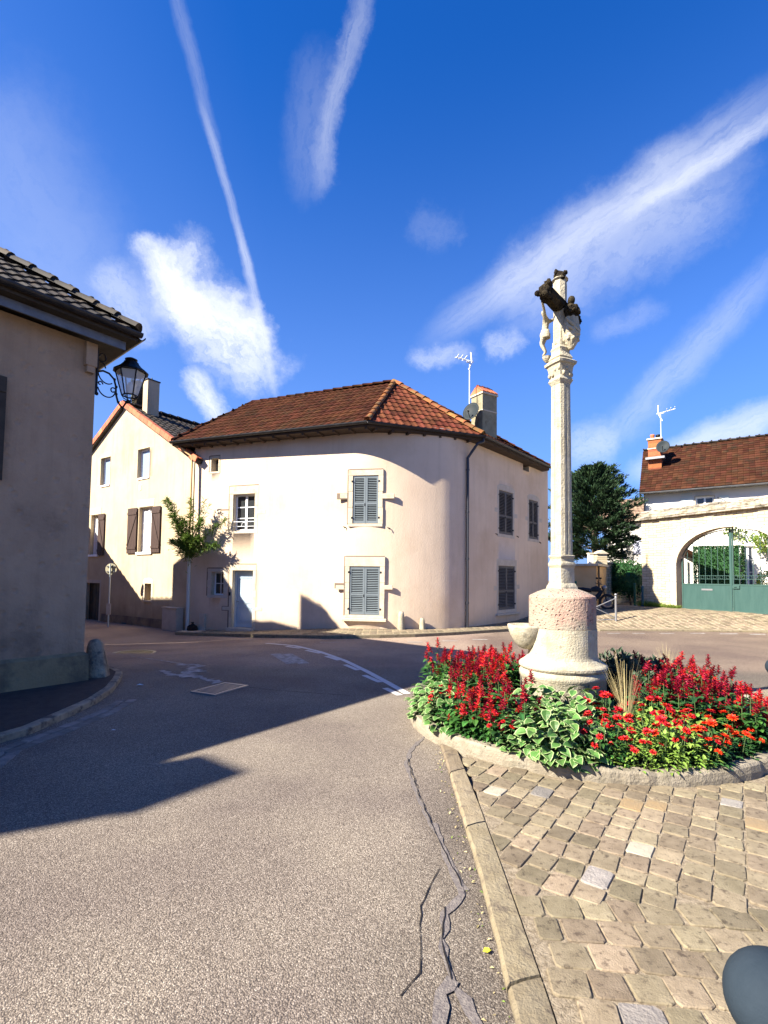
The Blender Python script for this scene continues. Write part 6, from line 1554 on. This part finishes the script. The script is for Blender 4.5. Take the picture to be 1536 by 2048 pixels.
# shaded wall of the lane running back
a, b = at(1214, 1160, 25.2), at(1262, 1160, 34)
t = thing('lane_wall', 'shaded stone garden wall running back along the side lane', 'wall', (a.x, a.y, .4)); pth = Path([(b.x+.9, b.y), (a.x+.1, a.y)]); zw = at(1214, 1128, 25.2).z
mb = MB()
d = Vector((b.x+.9-a.x, b.y-a.y)); ln = d.length; ang = atan2(d.y, d.x); mb.box(((a.x+b.x+.9)/2, (a.y+b.y)/2, zw/2), (ln, .35, zw), 0, Matrix.Rotation(ang, 3, 'Z')); mb.build('stone_wall', M['rubble'], t)
mb = MB(); mb.box(((a.x+b.x+.9)/2, (a.y+b.y)/2, zw+.05), (ln+.05, .5, .09), 0, Matrix.Rotation(ang, 3, 'Z')); mb.build('coping', M['flat_stone'], t)
random.seed(31)
s1_, s2_ = at(1248, 1140, 25.5), at(1262, 1165, 24.6)
foliage_thing('garden_hedge', 'bushy green hedge at the left end of the gate wall', 'hedge', [(s1_, (.95, .8, .5), 1100), (s2_, (.75, .7, .8), 1100), (at(1232, 1160, 25.5), (.5, .6, .9), 700)], M['leaf_dark'], .13, .075, ([(s2_.x, s2_.y, .4), s1_], .05), core=.72)
s3_ = at(1266, 1103, 27); foliage_thing('blue_shrub', 'grey-blue spiky shrub in front of the far white house', 'shrub', [(s3_, (.35, .35, .6), 420), (at(1256, 1112, 27), (.3, .3, .3), 160)], mk('leaf_blue', (.10, .14, .17), (.15, .19, .22), 9, .6, rvar=.3), .16, .04, ([(s3_.x, s3_.y, .5), s3_], .03), up=.8)
# far house
f0 = at(1214, 1040, 36); f1 = at(1300, 1040, 35); t = thing('far_house', 'small white house with brown roof at the end of the lane', 'house', (f1.x, f1.y, .4)); fp = Path([(f0.x, f0.y), (f1.x+1.5, f1.y)]); zf = at(1270, 1044, 35.5).z
hh_ = fp.rect(1268, 1076, 1283, 1108)
wall('wall', fp, 0, zf, [], M['white_wall'], t); wall('end_wall', Path([(f1.x+1.5, f1.y), (f1.x+1.5, f1.y+6)]), 0, zf, [], M['white_wall'], t)
mb = MB(); T = frame_at(fp, (hh_[0]+hh_[1])/2, hh_[2]); mb.T = T; B(mb, -.28, -.005, -.05, -.01, 0, 1.15); B(mb, .005, .28, -.05, -.01, 0, 1.15); mb.build('shutter', mk('lilac_shutter', (.55, .56, .68), None, rough=.6), t)
rfz = at(1270, 999, 38.5).z; A0, A1 = Vector((f0.x-.3, f0.y-.3, zf)), Vector((f1.x+1.8, f1.y-.3, zf)); B1, B0 = Vector((f1.x+1.8, f1.y+3.2, rfz)), Vector((f0.x-.3, f0.y+3.2, rfz))
mb = MB(); slab(mb, [A0, A1, B1, B0], .1, 1); tiles(mb, [A0, A1, B1, B0], .3, .32, 0); slab(mb, [Vector((A1.x, A1.y+7, zf)), Vector((A0.x, A0.y+7, zf)), B0, B1], .1, 1); mb.build('roof', [mk('tile_grey', (.20, .13, .09), (.26, .18, .12), 2, .9, rvar=.3), M['soffit']], t)
# ---- crossed street barrier
def barrier():
    b = gnd(1232, 1245.5); Y = b.y; zt = at(1231, 1187, Y).z; z0 = b.z; t = thing('street_barrier', 'grey steel pedestrian barrier with crossed bars right of the drum', 'barrier', b)
    sp = 1.5; a = Vector((b.x, b.y, 0)); c = Vector((b.x-sp, b.y+.12, 0)); 
    for q in (a, c):
        zq = gz(q.x, q.y)+.05; mb = MB(); mb.lathe([(.038, 0), (.038, zt-zq-.16), (.046, zt-zq-.12), (.03, zt-zq-.10)], (q.x, q.y, zq), 12); mb.ball((q.x, q.y, zt-.045), .05, 10, 8); mb.build('post', M['galv'], t)
    m = (a+c)/2; hi, lo = zt-.17, z0+.18; mid = (hi+lo)/2; mb = MB()
    for q in (a, c):
        for z in (hi, lo): mb.tube([(q.x, q.y, z), (m.x, m.y, mid)], .017, 7)
    mb.ball((m.x, m.y, mid), .045, 10, 8); mb.build('cross_bars', M['galv'], t)
    mb = MB(); mb.tube([(a.x, a.y, z0+.12), (c.x, c.y, gz(c.x, c.y)+.12)], .015, 6); mb.build('lower_rail', M['galv'], t)
barrier()
def greenpost(px, py0, py1, Y, lab, col):
    a = at(px, py1, Y); z0 = gz(a.x, a.y); zt = at(px, py0, Y).z; t = thing('lane_bollard', lab, 'bollard', (a.x, a.y, z0), 'posts closing the side lane'); mb = MB(); mb.lathe([(.055, 0), (.055, zt-z0-.09), (.06, zt-z0-.08), (.06, zt-z0-.05), (.05, zt-z0-.01), (.02, zt-z0)], (a.x, a.y, z0), 12); mb.build('post', col, t); mb = MB(); mb.lathe([(.08, 0), (.08, .03), (.06, .05)], (a.x, a.y, z0+.0), 12); mb.build('foot', M['gutter_zinc'], t)
greenpost(1270, 1166, 1210, 23.5, 'slim dark green post in the lane, left of the gate wall', M['post_green'])
greenpost(1285.5, 1172, 1212, 22.6, 'slim dark blue post against the end of the gate wall', mk('post_blue', (.01, .06, .10), None, rough=.5))
greenpost(1151, 1162, 1195, 22.0, 'slim green post just right of the stone shaft', M['post_green'])
# ---- parked motor scooter
def scooter():
    b = at(1180, 1190, 20.6); z0 = gz(b.x, b.y)+.06; o = Vector((b.x+.05, b.y, z0)); t = thing('parked_motorcycle', 'dark motorcycle parked before the ochre outbuilding, partly hidden by the drum', 'motorcycle', tuple(o)); dx = Vector((.80, -.60, 0)); X = lambda x, z, y=0: o+dx*x+Vector((.6, .8, 0))*y+Vector((0, 0, z))
    for x in (-.62, .62):
        mb = MB(); mb.tube([X(x+.28*cos(k*pi/10), .30+.28*sin(k*pi/10)) for k in range(21)], .055, 7, cap=False); mb.build('wheel', M['black_rubber'], t)
        mb = MB(); mb.tube([X(x, .30, -.03), X(x, .30, .03)], .16, 12); mb.build('hub', M['gutter_zinc'], t)
    mb = MB(); mb.tube([X(-.45, .50), X(-.1, .42), (X(.2, .45))], [.10, .17, .12], 8); mb.tube([X(.2, .45), X(.42, .75)], [.10, .07], 8); mb.build('body', M['bollard'], t)
    mb = MB(); mb.tube([X(.02, .78), X(.2, .82), X(.36, .76)], [.09, .13, .08], 8); mb.build('fuel_tank', M['dish'], t)
    mb = MB(); mb.tube([X(-.6, .80), X(-.3, .78), X(.02, .74)], [.05, .09, .08], 8); mb.build('seat', M['black_rubber'], t)
    mb = MB()
    for y in (-.07, .07): mb.tube([X(.62, .30, y), X(.42, .92, y*.8)], .022, 6)
    mb.build('fork', M['iron'], t)
    mb = MB(); mb.tube([X(.25, 1.06, -.34), X(.40, .98, -.14), X(.40, .98, .14), X(.25, 1.06, .34)], .018, 6); mb.build('handlebar', M['iron'], t)
    mb = MB(); mb.ball(X(.52, .88), .09, 9, 7); mb.build('headlight', M['galv'], t)
    for y in (-.26, .26):
        mb = MB(); mb.tube([X(.33, 1.02, y), X(.30, 1.22, y*1.1)], .008, 5); mb.ball(X(.30, 1.25, y*1.1), (.06, .03, .04), 8, 6); mb.build('mirror', M['iron'], t)
    mb = MB(); mb.tube([X(-.62, .30, .07), X(-.2, .40, .07)], .02, 6); mb.tube([X(-.75, .32, -.10), X(-.1, .24, -.10)], .045, 8); mb.build('exhaust', M['gutter_zinc'], t)
scooter()
# ================================================================== bollards in the foreground
def bollard():
    t = thing('ball_bollard', '', 'bollard', (0, 0, 0), 'dark bollards with ball heads on the square')
    mb = MB(); mb.lathe([(.075, 0), (.075, .06), (.055, .08), (.05, .12), (.048, .58), (.055, .60), (.07, .62), (.07, .64), (.05, .655)], (0, 0, 0), 24); mb.build('post', M['bollard'], t)
    mb = MB(); mb.ball((0, 0, .755), .110, 28, 18); o = mb.build('ball_head', M['bollard'], t); return t
b1 = bollard(); p = at(1546, 1998, 1.30); 
pr = at(1536, 1996, 1.27); b1.location = (pr.x+.020, pr.y, pr.z-.765); b1['label'] = 'dark blue-grey ball bollard cropped at the lower right corner of the photo'
# keep its foot on the paving
zoff = b1.location.z
b2 = copy_tree(b1); q = at(1552, 1334, 6.2); b2.location = (q.x, q.y, q.z-.755); b2['label'] = 'distant dark ball bollard at the right edge behind the red flowers'
for lab, x, y, s_ in (('small white paper scrap on the shaded road near the corner guard stone', 272, 1371, .07), ('tiny pale scrap in the middle of the shaded road', 222, 1461, .03)):
    p = gnd(x, y, .01); mb = MB(); mb.leaf(Vector((p.x, p.y, p.z+.004)), (1, .3, .1), (0, 0, 1), s_*1.6, s_, 0, .5, .15); o = mb.build('paper_scrap', M['white_paint'], loc=tuple(p)); tag(o, lab, 'litter')
print('bollard z', b1.location.z, b2.location.z)
# a few fallen leaves
random.seed(77)
lt = [('yellow leaf lying on the road beside the long kerb', 972, 1906, .035), ]
for lab, x, y, s_ in lt:
    p = gnd(x, y, .01); mb = MB(); mb.leaf(Vector((p.x-.015, p.y, .012)), (1, .2, .15), (0, 0, 1), s_*1.2, s_, 0, .5, .1); mb.leaf(Vector((p.x+.005, p.y, .012)), (.3, 1, .12), (0, 0, 1), s_*.8, s_*.8, 0, .7, .1); o = mb.build('fallen_leaf', M['yellow_leaf'], loc=tuple(p)); tag(o, lab, 'leaf')
mb = MB()
for i in range(150):
    f = random.random(); p = interp(kout, .25+.73*f)+Vector((-abs(random.gauss(0, .05))-.012, 0)); a = random.uniform(0, 2*pi); L = random.uniform(.008, .028)
    mb.leaf((p.x, p.y, .004), (cos(a), sin(a), random.uniform(0, 1.2)), (0, 0, 1), L, L*.5, random.choice((0, 1, 1)), random.random())
o = mb.build('kerb_debris', [M['leaf_vine'], M['straw']], loc=(kout[3][0], kout[3][1], 0)); tag(o, 'tiny weeds and dry bits in the joint along the long kerb', 'debris', kind='stuff')
# ================================================================== PLANTS of the flower bed
def rnd_dir(lo=0.0): a = random.uniform(0, 2*pi); z = random.uniform(lo, 1); q = sqrt(1-z*z); return Vector((q*cos(a), q*sin(a), z))
def bigleaf(mb, p, d, up, L, w, mi=0, edge=None, rnd=.5):
    """broad leaf of two halves folded on the midrib and drooping; with edge= a pale margin"""
    d = d.normalized(); sd = d.cross(up)
    if sd.length < 1e-3: sd = d.cross(Vector((1, 0, 0)))
    sd.normalize(); u = sd.cross(d)
    prof = [(0, 0, 0), (.22, .40, .03), (.5, .5, .0), (.8, .28, -.08), (1, 0, -.2)]
    def pt(t, s_, dz, k=1): return p+d*L*(.5+(t-.5)*k)+sd*w*s_*k+u*(L*dz+abs(s_)*w*.28)
    k = .85 if edge is not None else 1
    mid = [pt(t, 0, z, k) for t, s_, z in prof]
    for sg in (-1, 1):
        inn = [pt(t, sg*s_, z, k) for t, s_, z in prof[1:4]]; vs = mid+inn
        fs = [(0, 1, 5), (1, 2, 6, 5), (2, 3, 7, 6), (3, 4, 7)]
        mb.add(vs, fs if sg > 0 else [f[::-1] for f in fs], mi, False, rnd)
        if edge is not None:
            o = [pt(t, sg*s_, z) for t, s_, z in prof]; i2 = [mid[0]]+inn+[mid[4]]; vs = o+i2
            fs = [(i, i+1, 6+i, 5+i) for i in range(4)]; mb.add(vs, fs if sg > 0 else [f[::-1] for f in fs], edge, False, rnd)
def rosette(mb, c, up, r, n, mi, rnd):
    up = up.normalized(); a = up.cross(Vector((1, 0, .1))).normalized(); b = up.cross(a)
    for ring, (k, el) in enumerate(((1.0, .15), (.9, .65), (.7, 1.3), (.5, 2.6))):
        m = max(4, int(n*(1-.25*ring)))
        for i in range(m):
            t = 2*pi*(i+.5*ring)/m+random.uniform(-.15, .15); d = (a*cos(t)+b*sin(t))+up*el
            mb.leaf(c, d, up, r*k*1.05, r*.62, mi, random.random(), .1)
def proto(name, loc=(0, 0, 0)):
    return thing(name, '', 'plant', loc)
PROT = {}
def salvia(seed, H=.62, tint='petal_crimson'):
    random.seed(seed); t = proto('salvia_plant'); lf, st, fl = MB(), MB(), MB(); n = 6
    for i in range(n):
        a = 2*pi*i/n+random.uniform(-.3, .3); r = random.uniform(.02, .13); lean = Vector((cos(a)*random.uniform(.06, .24), sin(a)*random.uniform(.06, .24), 1)).normalized(); h = H*random.uniform(.5, 1.0)
        p0 = Vector((cos(a)*r, sin(a)*r, 0)); p1 = p0+lean*h; st.tube([p0, p0.lerp(p1, .5)+Vector((cos(a)*.02, sin(a)*.02, 0)), p1], [.006, .005, .003], 4, cap=False)
        for k in range(15):
            f = random.uniform(.12, .80); b = random.uniform(0, 2*pi); d = Vector((cos(b), sin(b), random.uniform(-.35, .45))); bigleaf(lf, p0.lerp(p1, f)+d*.02, d, Vector((0, 0, 1)), random.uniform(.06, .105), random.uniform(.045, .065), 0, None, random.random())
        fl = MB(); lean = (lean+Vector((random.uniform(-.35, .35), random.uniform(-.35, .35), 0))).normalized(); L = random.uniform(.08, .15); m = int(L/.0052)
        for k in range(m):
            f = k/m; c = p1-lean*.03+lean*L*f; b = k*2.4; d = Vector((cos(b), sin(b), .5+f*.6)); s_ = (1-.62*f)
            fl.leaf(c, d, lean, random.uniform(.036, .058)*s_+.008, .028*s_+.006, 0, random.random(), .2)
            if k % 2 == 0: fl.leaf(c+d*.014, d+Vector((0, 0, -.9)), lean, .036*s_, .024*s_, 0, random.random())
        fl.build('flower_spike', M[tint], t)
    for k in range(85):
        a = random.uniform(0, 2*pi); r = random.uniform(.04, .19); d = Vector((cos(a), sin(a), random.uniform(-.2, .8))); bigleaf(lf, Vector((cos(a)*r, sin(a)*r, random.uniform(.05, H*.62))), d, Vector((0, 0, 1)), .10, .062, 0, None, random.random())
    st.build('stem', M['stem'], t); lf.build('foliage', M['leaf_mid'] if seed % 2 else M['leaf_dark'], t); return t
def varieg(seed, R=.26, H=.34):
    random.seed(seed); t = proto('variegated_plant'); lf = MB(); st = MB()
    for i in range(66):
        d = rnd_dir(-.15); p = Vector((d.x*R, d.y*R, .04+max(0, d.z)*H))*random.uniform(.8, 1.0); dd = Vector((d.x+random.uniform(-.5, .5), d.y+random.uniform(-.5, .5), random.uniform(-.5, .3))); up = (d+Vector((random.uniform(-.4, .4), random.uniform(-.4, .4), .7))).normalized()
        bigleaf(lf, p, dd, up, random.uniform(.085, .120), random.uniform(.072, .098), 0, 1, random.random())
    for i in range(40):
        d = rnd_dir(0); lf.leaf(Vector((d.x*R*.6, d.y*R*.6, .03+d.z*H*.6)), d, (0, 0, 1), .07, .05, 2, random.random())
    for i in range(6): a = i*1.05; st.tube([(0, 0, 0), (cos(a)*R*.5, sin(a)*R*.5, H*.5), (cos(a)*R*.85, sin(a)*R*.85, H*.55)], .005, 4)
    lf.build('foliage', [M['leaf_var_in'], M['leaf_var_edge'], M['leaf_dark']], t); st.build('stem', M['stem'], t); return t
def blooms(seed, leafm, petal, R=.22, H=.32, nf=5, fr=.038, nl=130, name='red_zinnia'):
    random.seed(seed); t = proto(name); lf, fl, st = MB(), MB(), MB()
    for i in range(nl):
        d = rnd_dir(-.05); k = random.uniform(.55, 1.0); p = Vector((d.x*R*k, d.y*R*k, .03+max(0, d.z)*H*k)); dd = Vector((d.x+random.uniform(-.6, .6), d.y+random.uniform(-.6, .6), random.uniform(-.3, .7))); bigleaf(lf, p, dd, Vector((0, 0, 1)), random.uniform(.05, .08), random.uniform(.024, .038), 0, None, random.random())
    for i in range(nf):
        a = i*2.4+random.uniform(-.3, .3); k = sqrt((i+.5)/nf); p = Vector((cos(a)*R*k*.95, sin(a)*R*k*.95, .03+H*(1.18-.45*k*k)+random.uniform(-.02, .03))); up = Vector((cos(a)*k*.7, sin(a)*k*.7, 1)); st.tube([(p.x*.5, p.y*.5, 0), p], .004, 4, cap=False)
        fl = MB(); rosette(fl, p, up, fr*random.uniform(.95, 1.35), 10, 0, random.random()); fl.build('flower', M[petal], t)
    lf.build('foliage', M[leafm], t); st.build('stem', M['stem'], t); return t
def grass(seed, H=.55, n=150):
    random.seed(seed); t = proto('feather_grass'); mb = MB()
    for i in range(n):
        a = random.uniform(0, 2*pi); s_ = random.uniform(.02, .42); h = H*random.uniform(.55, 1.0); b = Vector((cos(a)*.03*random.random(), sin(a)*.03*random.random(), 0)); w = random.uniform(.0016, .0032); sd = Vector((-sin(a), cos(a), 0)).lerp(Vector((1, 0, 0)), .5)*w; pts = []
        for k in range(6): f = k/5; pts.append(b+Vector((cos(a)*s_*h*f**1.7, sin(a)*s_*h*f**1.7, h*f*(1-.08*f*s_*2))))
        vs = []
        for k, q in enumerate(pts): vs += [q-sd*(1-.7*k/5), q+sd*(1-.7*k/5)]
        mb.add(vs, [(2*k, 2*k+1, 2*k+3, 2*k+2) for k in range(5)], 0, False, random.random())
    mb.build('blades', M['straw'], t); return t
def darkbush(seed, R=.30, H=.42):
    random.seed(seed); t = proto('dark_shrub'); mb = MB(); leafball(mb, (0, 0, H*.5), (R, R, H*.55), 520, .075, .045, shell=.2); mb.build('foliage', M['leaf_bronze'], t); mb = MB(); mb.tube([(0, 0, 0), (0, 0, H*.6)], .01, 5); mb.build('stem', M['bark'], t); return t
PROT['salvia'] = [salvia(1, .56), salvia(2, .52), salvia(3, .60, 'petal_red'), salvia(4, .57, 'petal_crimson'), salvia(25, .50, 'petal_crimson')]
PROT['salvia_low'] = [salvia(13, .42, 'petal_red'), salvia(14, .46, 'petal_crimson')]
PROT['var'] = [varieg(5), varieg(6, .24, .38), varieg(7, .28, .30)]
PROT['zin'] = [blooms(8, 'leaf_light', 'petal_red'), blooms(9, 'leaf_light', 'petal_red', .24, .36, 4)]
PROT['red'] = [blooms(15, 'leaf_mid', 'petal_red', .2, .34, 6, .036, 130, 'red_begonia'), blooms(16, 'leaf_dark', 'petal_red', .2, .3, 5, .038, 130, 'red_begonia')]
PROT['orange'] = [blooms(17, 'leaf_dark', 'petal_orange', .18, .26, 4, .042, 110, 'orange_begonia')]
PROT['grass'] = [grass(18, .74, 190), grass(19, .78, 110)]
PROT['dark'] = [darkbush(20), darkbush(21, .26, .5)]
INFO = {'salvia': ('salvia plant with tall crimson flower spikes and green leaves', 'salvia'), 'salvia_low': ('low salvia with short red spikes near the stone rim', 'salvia'),
        'var': ('mounded plant with rounded green leaves edged in cream', 'variegated plant'), 'zin': ('light green bushy plant with round red blooms', 'zinnia'),
        'red': ('leafy plant covered in bright red rounded blooms', 'begonia'), 'orange': ('low plant with vivid orange-red blooms at the right rim', 'begonia'),
        'grass': ('tuft of pale straw-coloured feather grass', 'grass tuft'), 'dark': ('dark bronze leafy shrub behind the pedestal on the right', 'shrub')}
used = set(); nplant = 0
def soilz(x, y):
    r = (Vector((x, y))-Vector((PCR.x, PCR.y))).length; return .12+.07*max(0, 1-r/1.8)
def plant(kind, x, y, sc=1.0, label=None, group=None, z=None):
    global nplant
    L = PROT[kind]; k = random.randrange(len(L)); o = L[k]
    if id(o) in used or (kind, k) in used: o = copy_tree(o)
    used.add((kind, k)); o.location = (x, y, (soilz(x, y) if z is None else z)-.01); o.rotation_euler = (0, 0, random.uniform(0, 6.28)); q = sc*random.uniform(.95, 1.12); o.scale = (q, q, q*random.uniform(.82, 1.1))
    lab, cat = INFO[kind]; side = 'left' if x < PC.x-.1 else 'right'; dep = 'front' if y < PC.y-.35 else 'rear'
    if label is None:
        if kind == 'orange': label = lab
        elif kind == 'dark': label = lab
        else: label = lab+', %s %s of the round bed' % (dep, side)
        group = group or (label if len(label) < 70 else kind+' plants '+dep+' '+side)
    o['label'] = label; o['category'] = cat
    if group: o['group'] = group
    nplant += 1; return o
def px_of(x, y, z=.3):
    v = RC.transposed()@(Vector((x, y, z))-EYE); return 768+F*v.x/-v.z, PPY-F*v.y/-v.z
random.seed(99)
pts = []; Rin = PR-.19
row = 0; y = PCR.y-Rin
while y < PCR.y+Rin:
    x = PCR.x-Rin+(.14 if row % 2 else 0)
    while x < PCR.x+Rin:
        qx, qy = x+random.uniform(-.05, .05), y+random.uniform(-.05, .05)
        if (Vector((qx, qy))-Vector((PCR.x, PCR.y))).length < Rin and (Vector((qx, qy))-Vector((PC.x, PC.y))).length > .80: pts.append((qx, qy))
        x += .25
    y += .225; row += 1
for x, y in pts:
    px, py = px_of(x, y); r = (Vector((x, y))-Vector((PCR.x, PCR.y))).length
    k = None; sc = 1.0
    if abs(px-1255) < 26 and 4.9 < y < 5.5: continue
    if y > 6.5:
        if px < 1060: k = 'salvia'
        elif px < 1312: k = 'dark' if px > 1215 else None
        elif px < 1395: k = None if y > 7.1 else 'salvia'
        else: k = 'salvia'
    elif px < 905 and r > 1.35: k = 'var' if y > 5.3 else ('red' if random.random() < .5 else 'salvia_low')
    elif px < 1045: k = 'salvia' if r < 1.5 or y > 5.6 else 'salvia_low'
    elif px < 1180:
        if y > 5.55: k = 'salvia_low' if px < 1100 else None
        else: k = 'var'; sc = 1.05
    elif px < 1238: k = 'red' if y < 5.4 else ('var' if px < 1200 else None)
    elif px < 1300: k = 'zin' if y < 5.2 else ('red' if y < 5.7 else 'dark')
    elif px < 1400: k = 'zin' if y < 5.0 else 'salvia'
    elif px < 1490 and y < 4.9: k = 'orange' if (r > 1.5) else 'zin'
    else: k = 'salvia'
    if k: plant(k, x, y, sc)
# those spilling over the rim
for px, py, k, sc in ((1090, 1500, 'var', 1.0), (1140, 1515, 'var', .9), (1065, 1468, 'var', .8), (1455, 1530, 'orange', 1.0), (1415, 1512, 'orange', .85), (880, 1405, 'red', .8), (1010, 1475, 'salvia_low', .9)):
    p = onz(px, py, .2); c = Vector((PCR.x, PCR.y)); d = (Vector((p.x, p.y))-c); q = c+d.normalized()*min(d.length, PR-.16); plant(k, q.x, q.y, sc, z=.12)
for i in range(46):
    an = radians(-176+172*i/45); q = Vector((PCR.x+(PR-.20)*cos(an), PCR.y+(PR-.20)*sin(an))); px, py = px_of(q.x, q.y)
    kind = 'var' if px < 872 else random.choice(('salvia_low', 'red')) if px < 1035 else 'var' if px < 1172 else 'red' if px < 1240 else 'zin' if px < 1400 else 'orange' if px < 1500 else 'salvia_low'
    if random.random() < .86: plant(kind, q.x, q.y, random.uniform(.6, .85), z=.12)
g = at(1252, 1430, 5.05); plant('grass', g.x, g.y, 1.0, 'tuft of pale straw feather grass right of the pedestal, in the middle of the bed', 'x')
g2_ = at(1335, 1330, 7.55); plant('grass', g2_.x, g2_.y, .95, 'tuft of pale straw feather grass standing at the far rear right of the bed', 'x')
for o in list(C.objects):
    if o.get('group') == 'x': del o['group']
g3_ = at(1228, 1345, 7.4); plant('grass', g3_.x, g3_.y, .62, 'thin small tuft of straw grass just behind the pedestal foot')
dead = [o for o in C.objects if o.parent is None and o.type == 'EMPTY' and not o.get('label')]
for o in dead:
    for c in list(o.children): bpy.data.objects.remove(c)
for o in dead: bpy.data.objects.remove(o)
print('plants', nplant, 'objects', len(C.objects))
# ================================================================== unseen houses and an added block at the left, shaped to cast the shadows
def outhouse(name, label, poly, t0, thick, roofs, mat):
    """poly: outline (across the light, height) standing on the plane t0 metres towards the sun from the house corner"""
    lat = Vector((SAZ.y, -SAZ.x)); sz = Vector((SAZ.x, SAZ.y)); Q = Vector(mp0)-sz*7; q0 = Q+lat*poly[0][0]
    t = thing(name, label, 'house', (q0.x, q0.y, 0)); mb = MB(); n = len(poly)
    P = lambda a, z, d: (*(Q+lat*a-sz*d), z)
    vs = [P(a, z, 0) for a, z in poly]+[P(a, z, thick) for a, z in poly]
    mb.add(vs, [tuple(range(n)), tuple(range(2*n-1, n-1, -1))]+[(i, n+i, n+(i+1) % n, (i+1) % n) for i in range(n)]); mb.build('wall', mat, t)
    for (a, z), (b, y) in roofs:
        mb = MB(); e = .05; vs = [P(a, z+e, -.05), P(b, y+e, -.05), P(b, y+e, thick+.3), P(a, z+e, thick+.3)]; vs = [Vector(v) for v in vs]; slab(mb, vs, .06, 0); tiles(mb, vs if z < y else [vs[1], vs[0], vs[3], vs[2]], .3, .4, 0); mb.build('roof', M['tile_brown'], t)
outhouse('low_house', 'unseen low rendered house at the left, its sloping roof shaped to shade the gable house', [(-8.2, -.3), (-8.2, 6.75), (-5.86, 5.88), (-2.81, 4.69), (-.34, 5.83), (-.34, -.3)], 7, 3.0, [((-8.2, 6.75), (-2.81, 4.69)), ((-2.81, 4.69), (-.34, 5.83))], M['plaster_dim'])
outhouse('tall_house', 'unseen taller rendered house between the low house and the shaded house, shaped for its roof shadow', [(-.33, -.3), (-.33, 6.2), (-.97, 6.80), (.40, 8.12), (1.83, 6.69), (2.35, 7.15), (3.05, 7.47), (3.05, -.3)], 7, 3.0, [((-.97, 6.80), (.40, 8.12)), ((.40, 8.12), (1.83, 6.69)), ((1.83, 6.69), (3.05, 7.42))], M['plaster_yellow'])
outhouse('shadow_block', 'unseen narrow block added behind the shaded house to cast a bump of shadow', [(3.1, -.3), (3.1, 8.52), (3.65, 8.56), (4.65, 7.75), (4.65, -.3)], 7, .9, [((3.1, 8.52), (3.65, 8.56)), ((3.65, 8.56), (4.65, 7.75))], M['plaster_yellow'])  # added block, outlined to give the bump of shadow on the wall
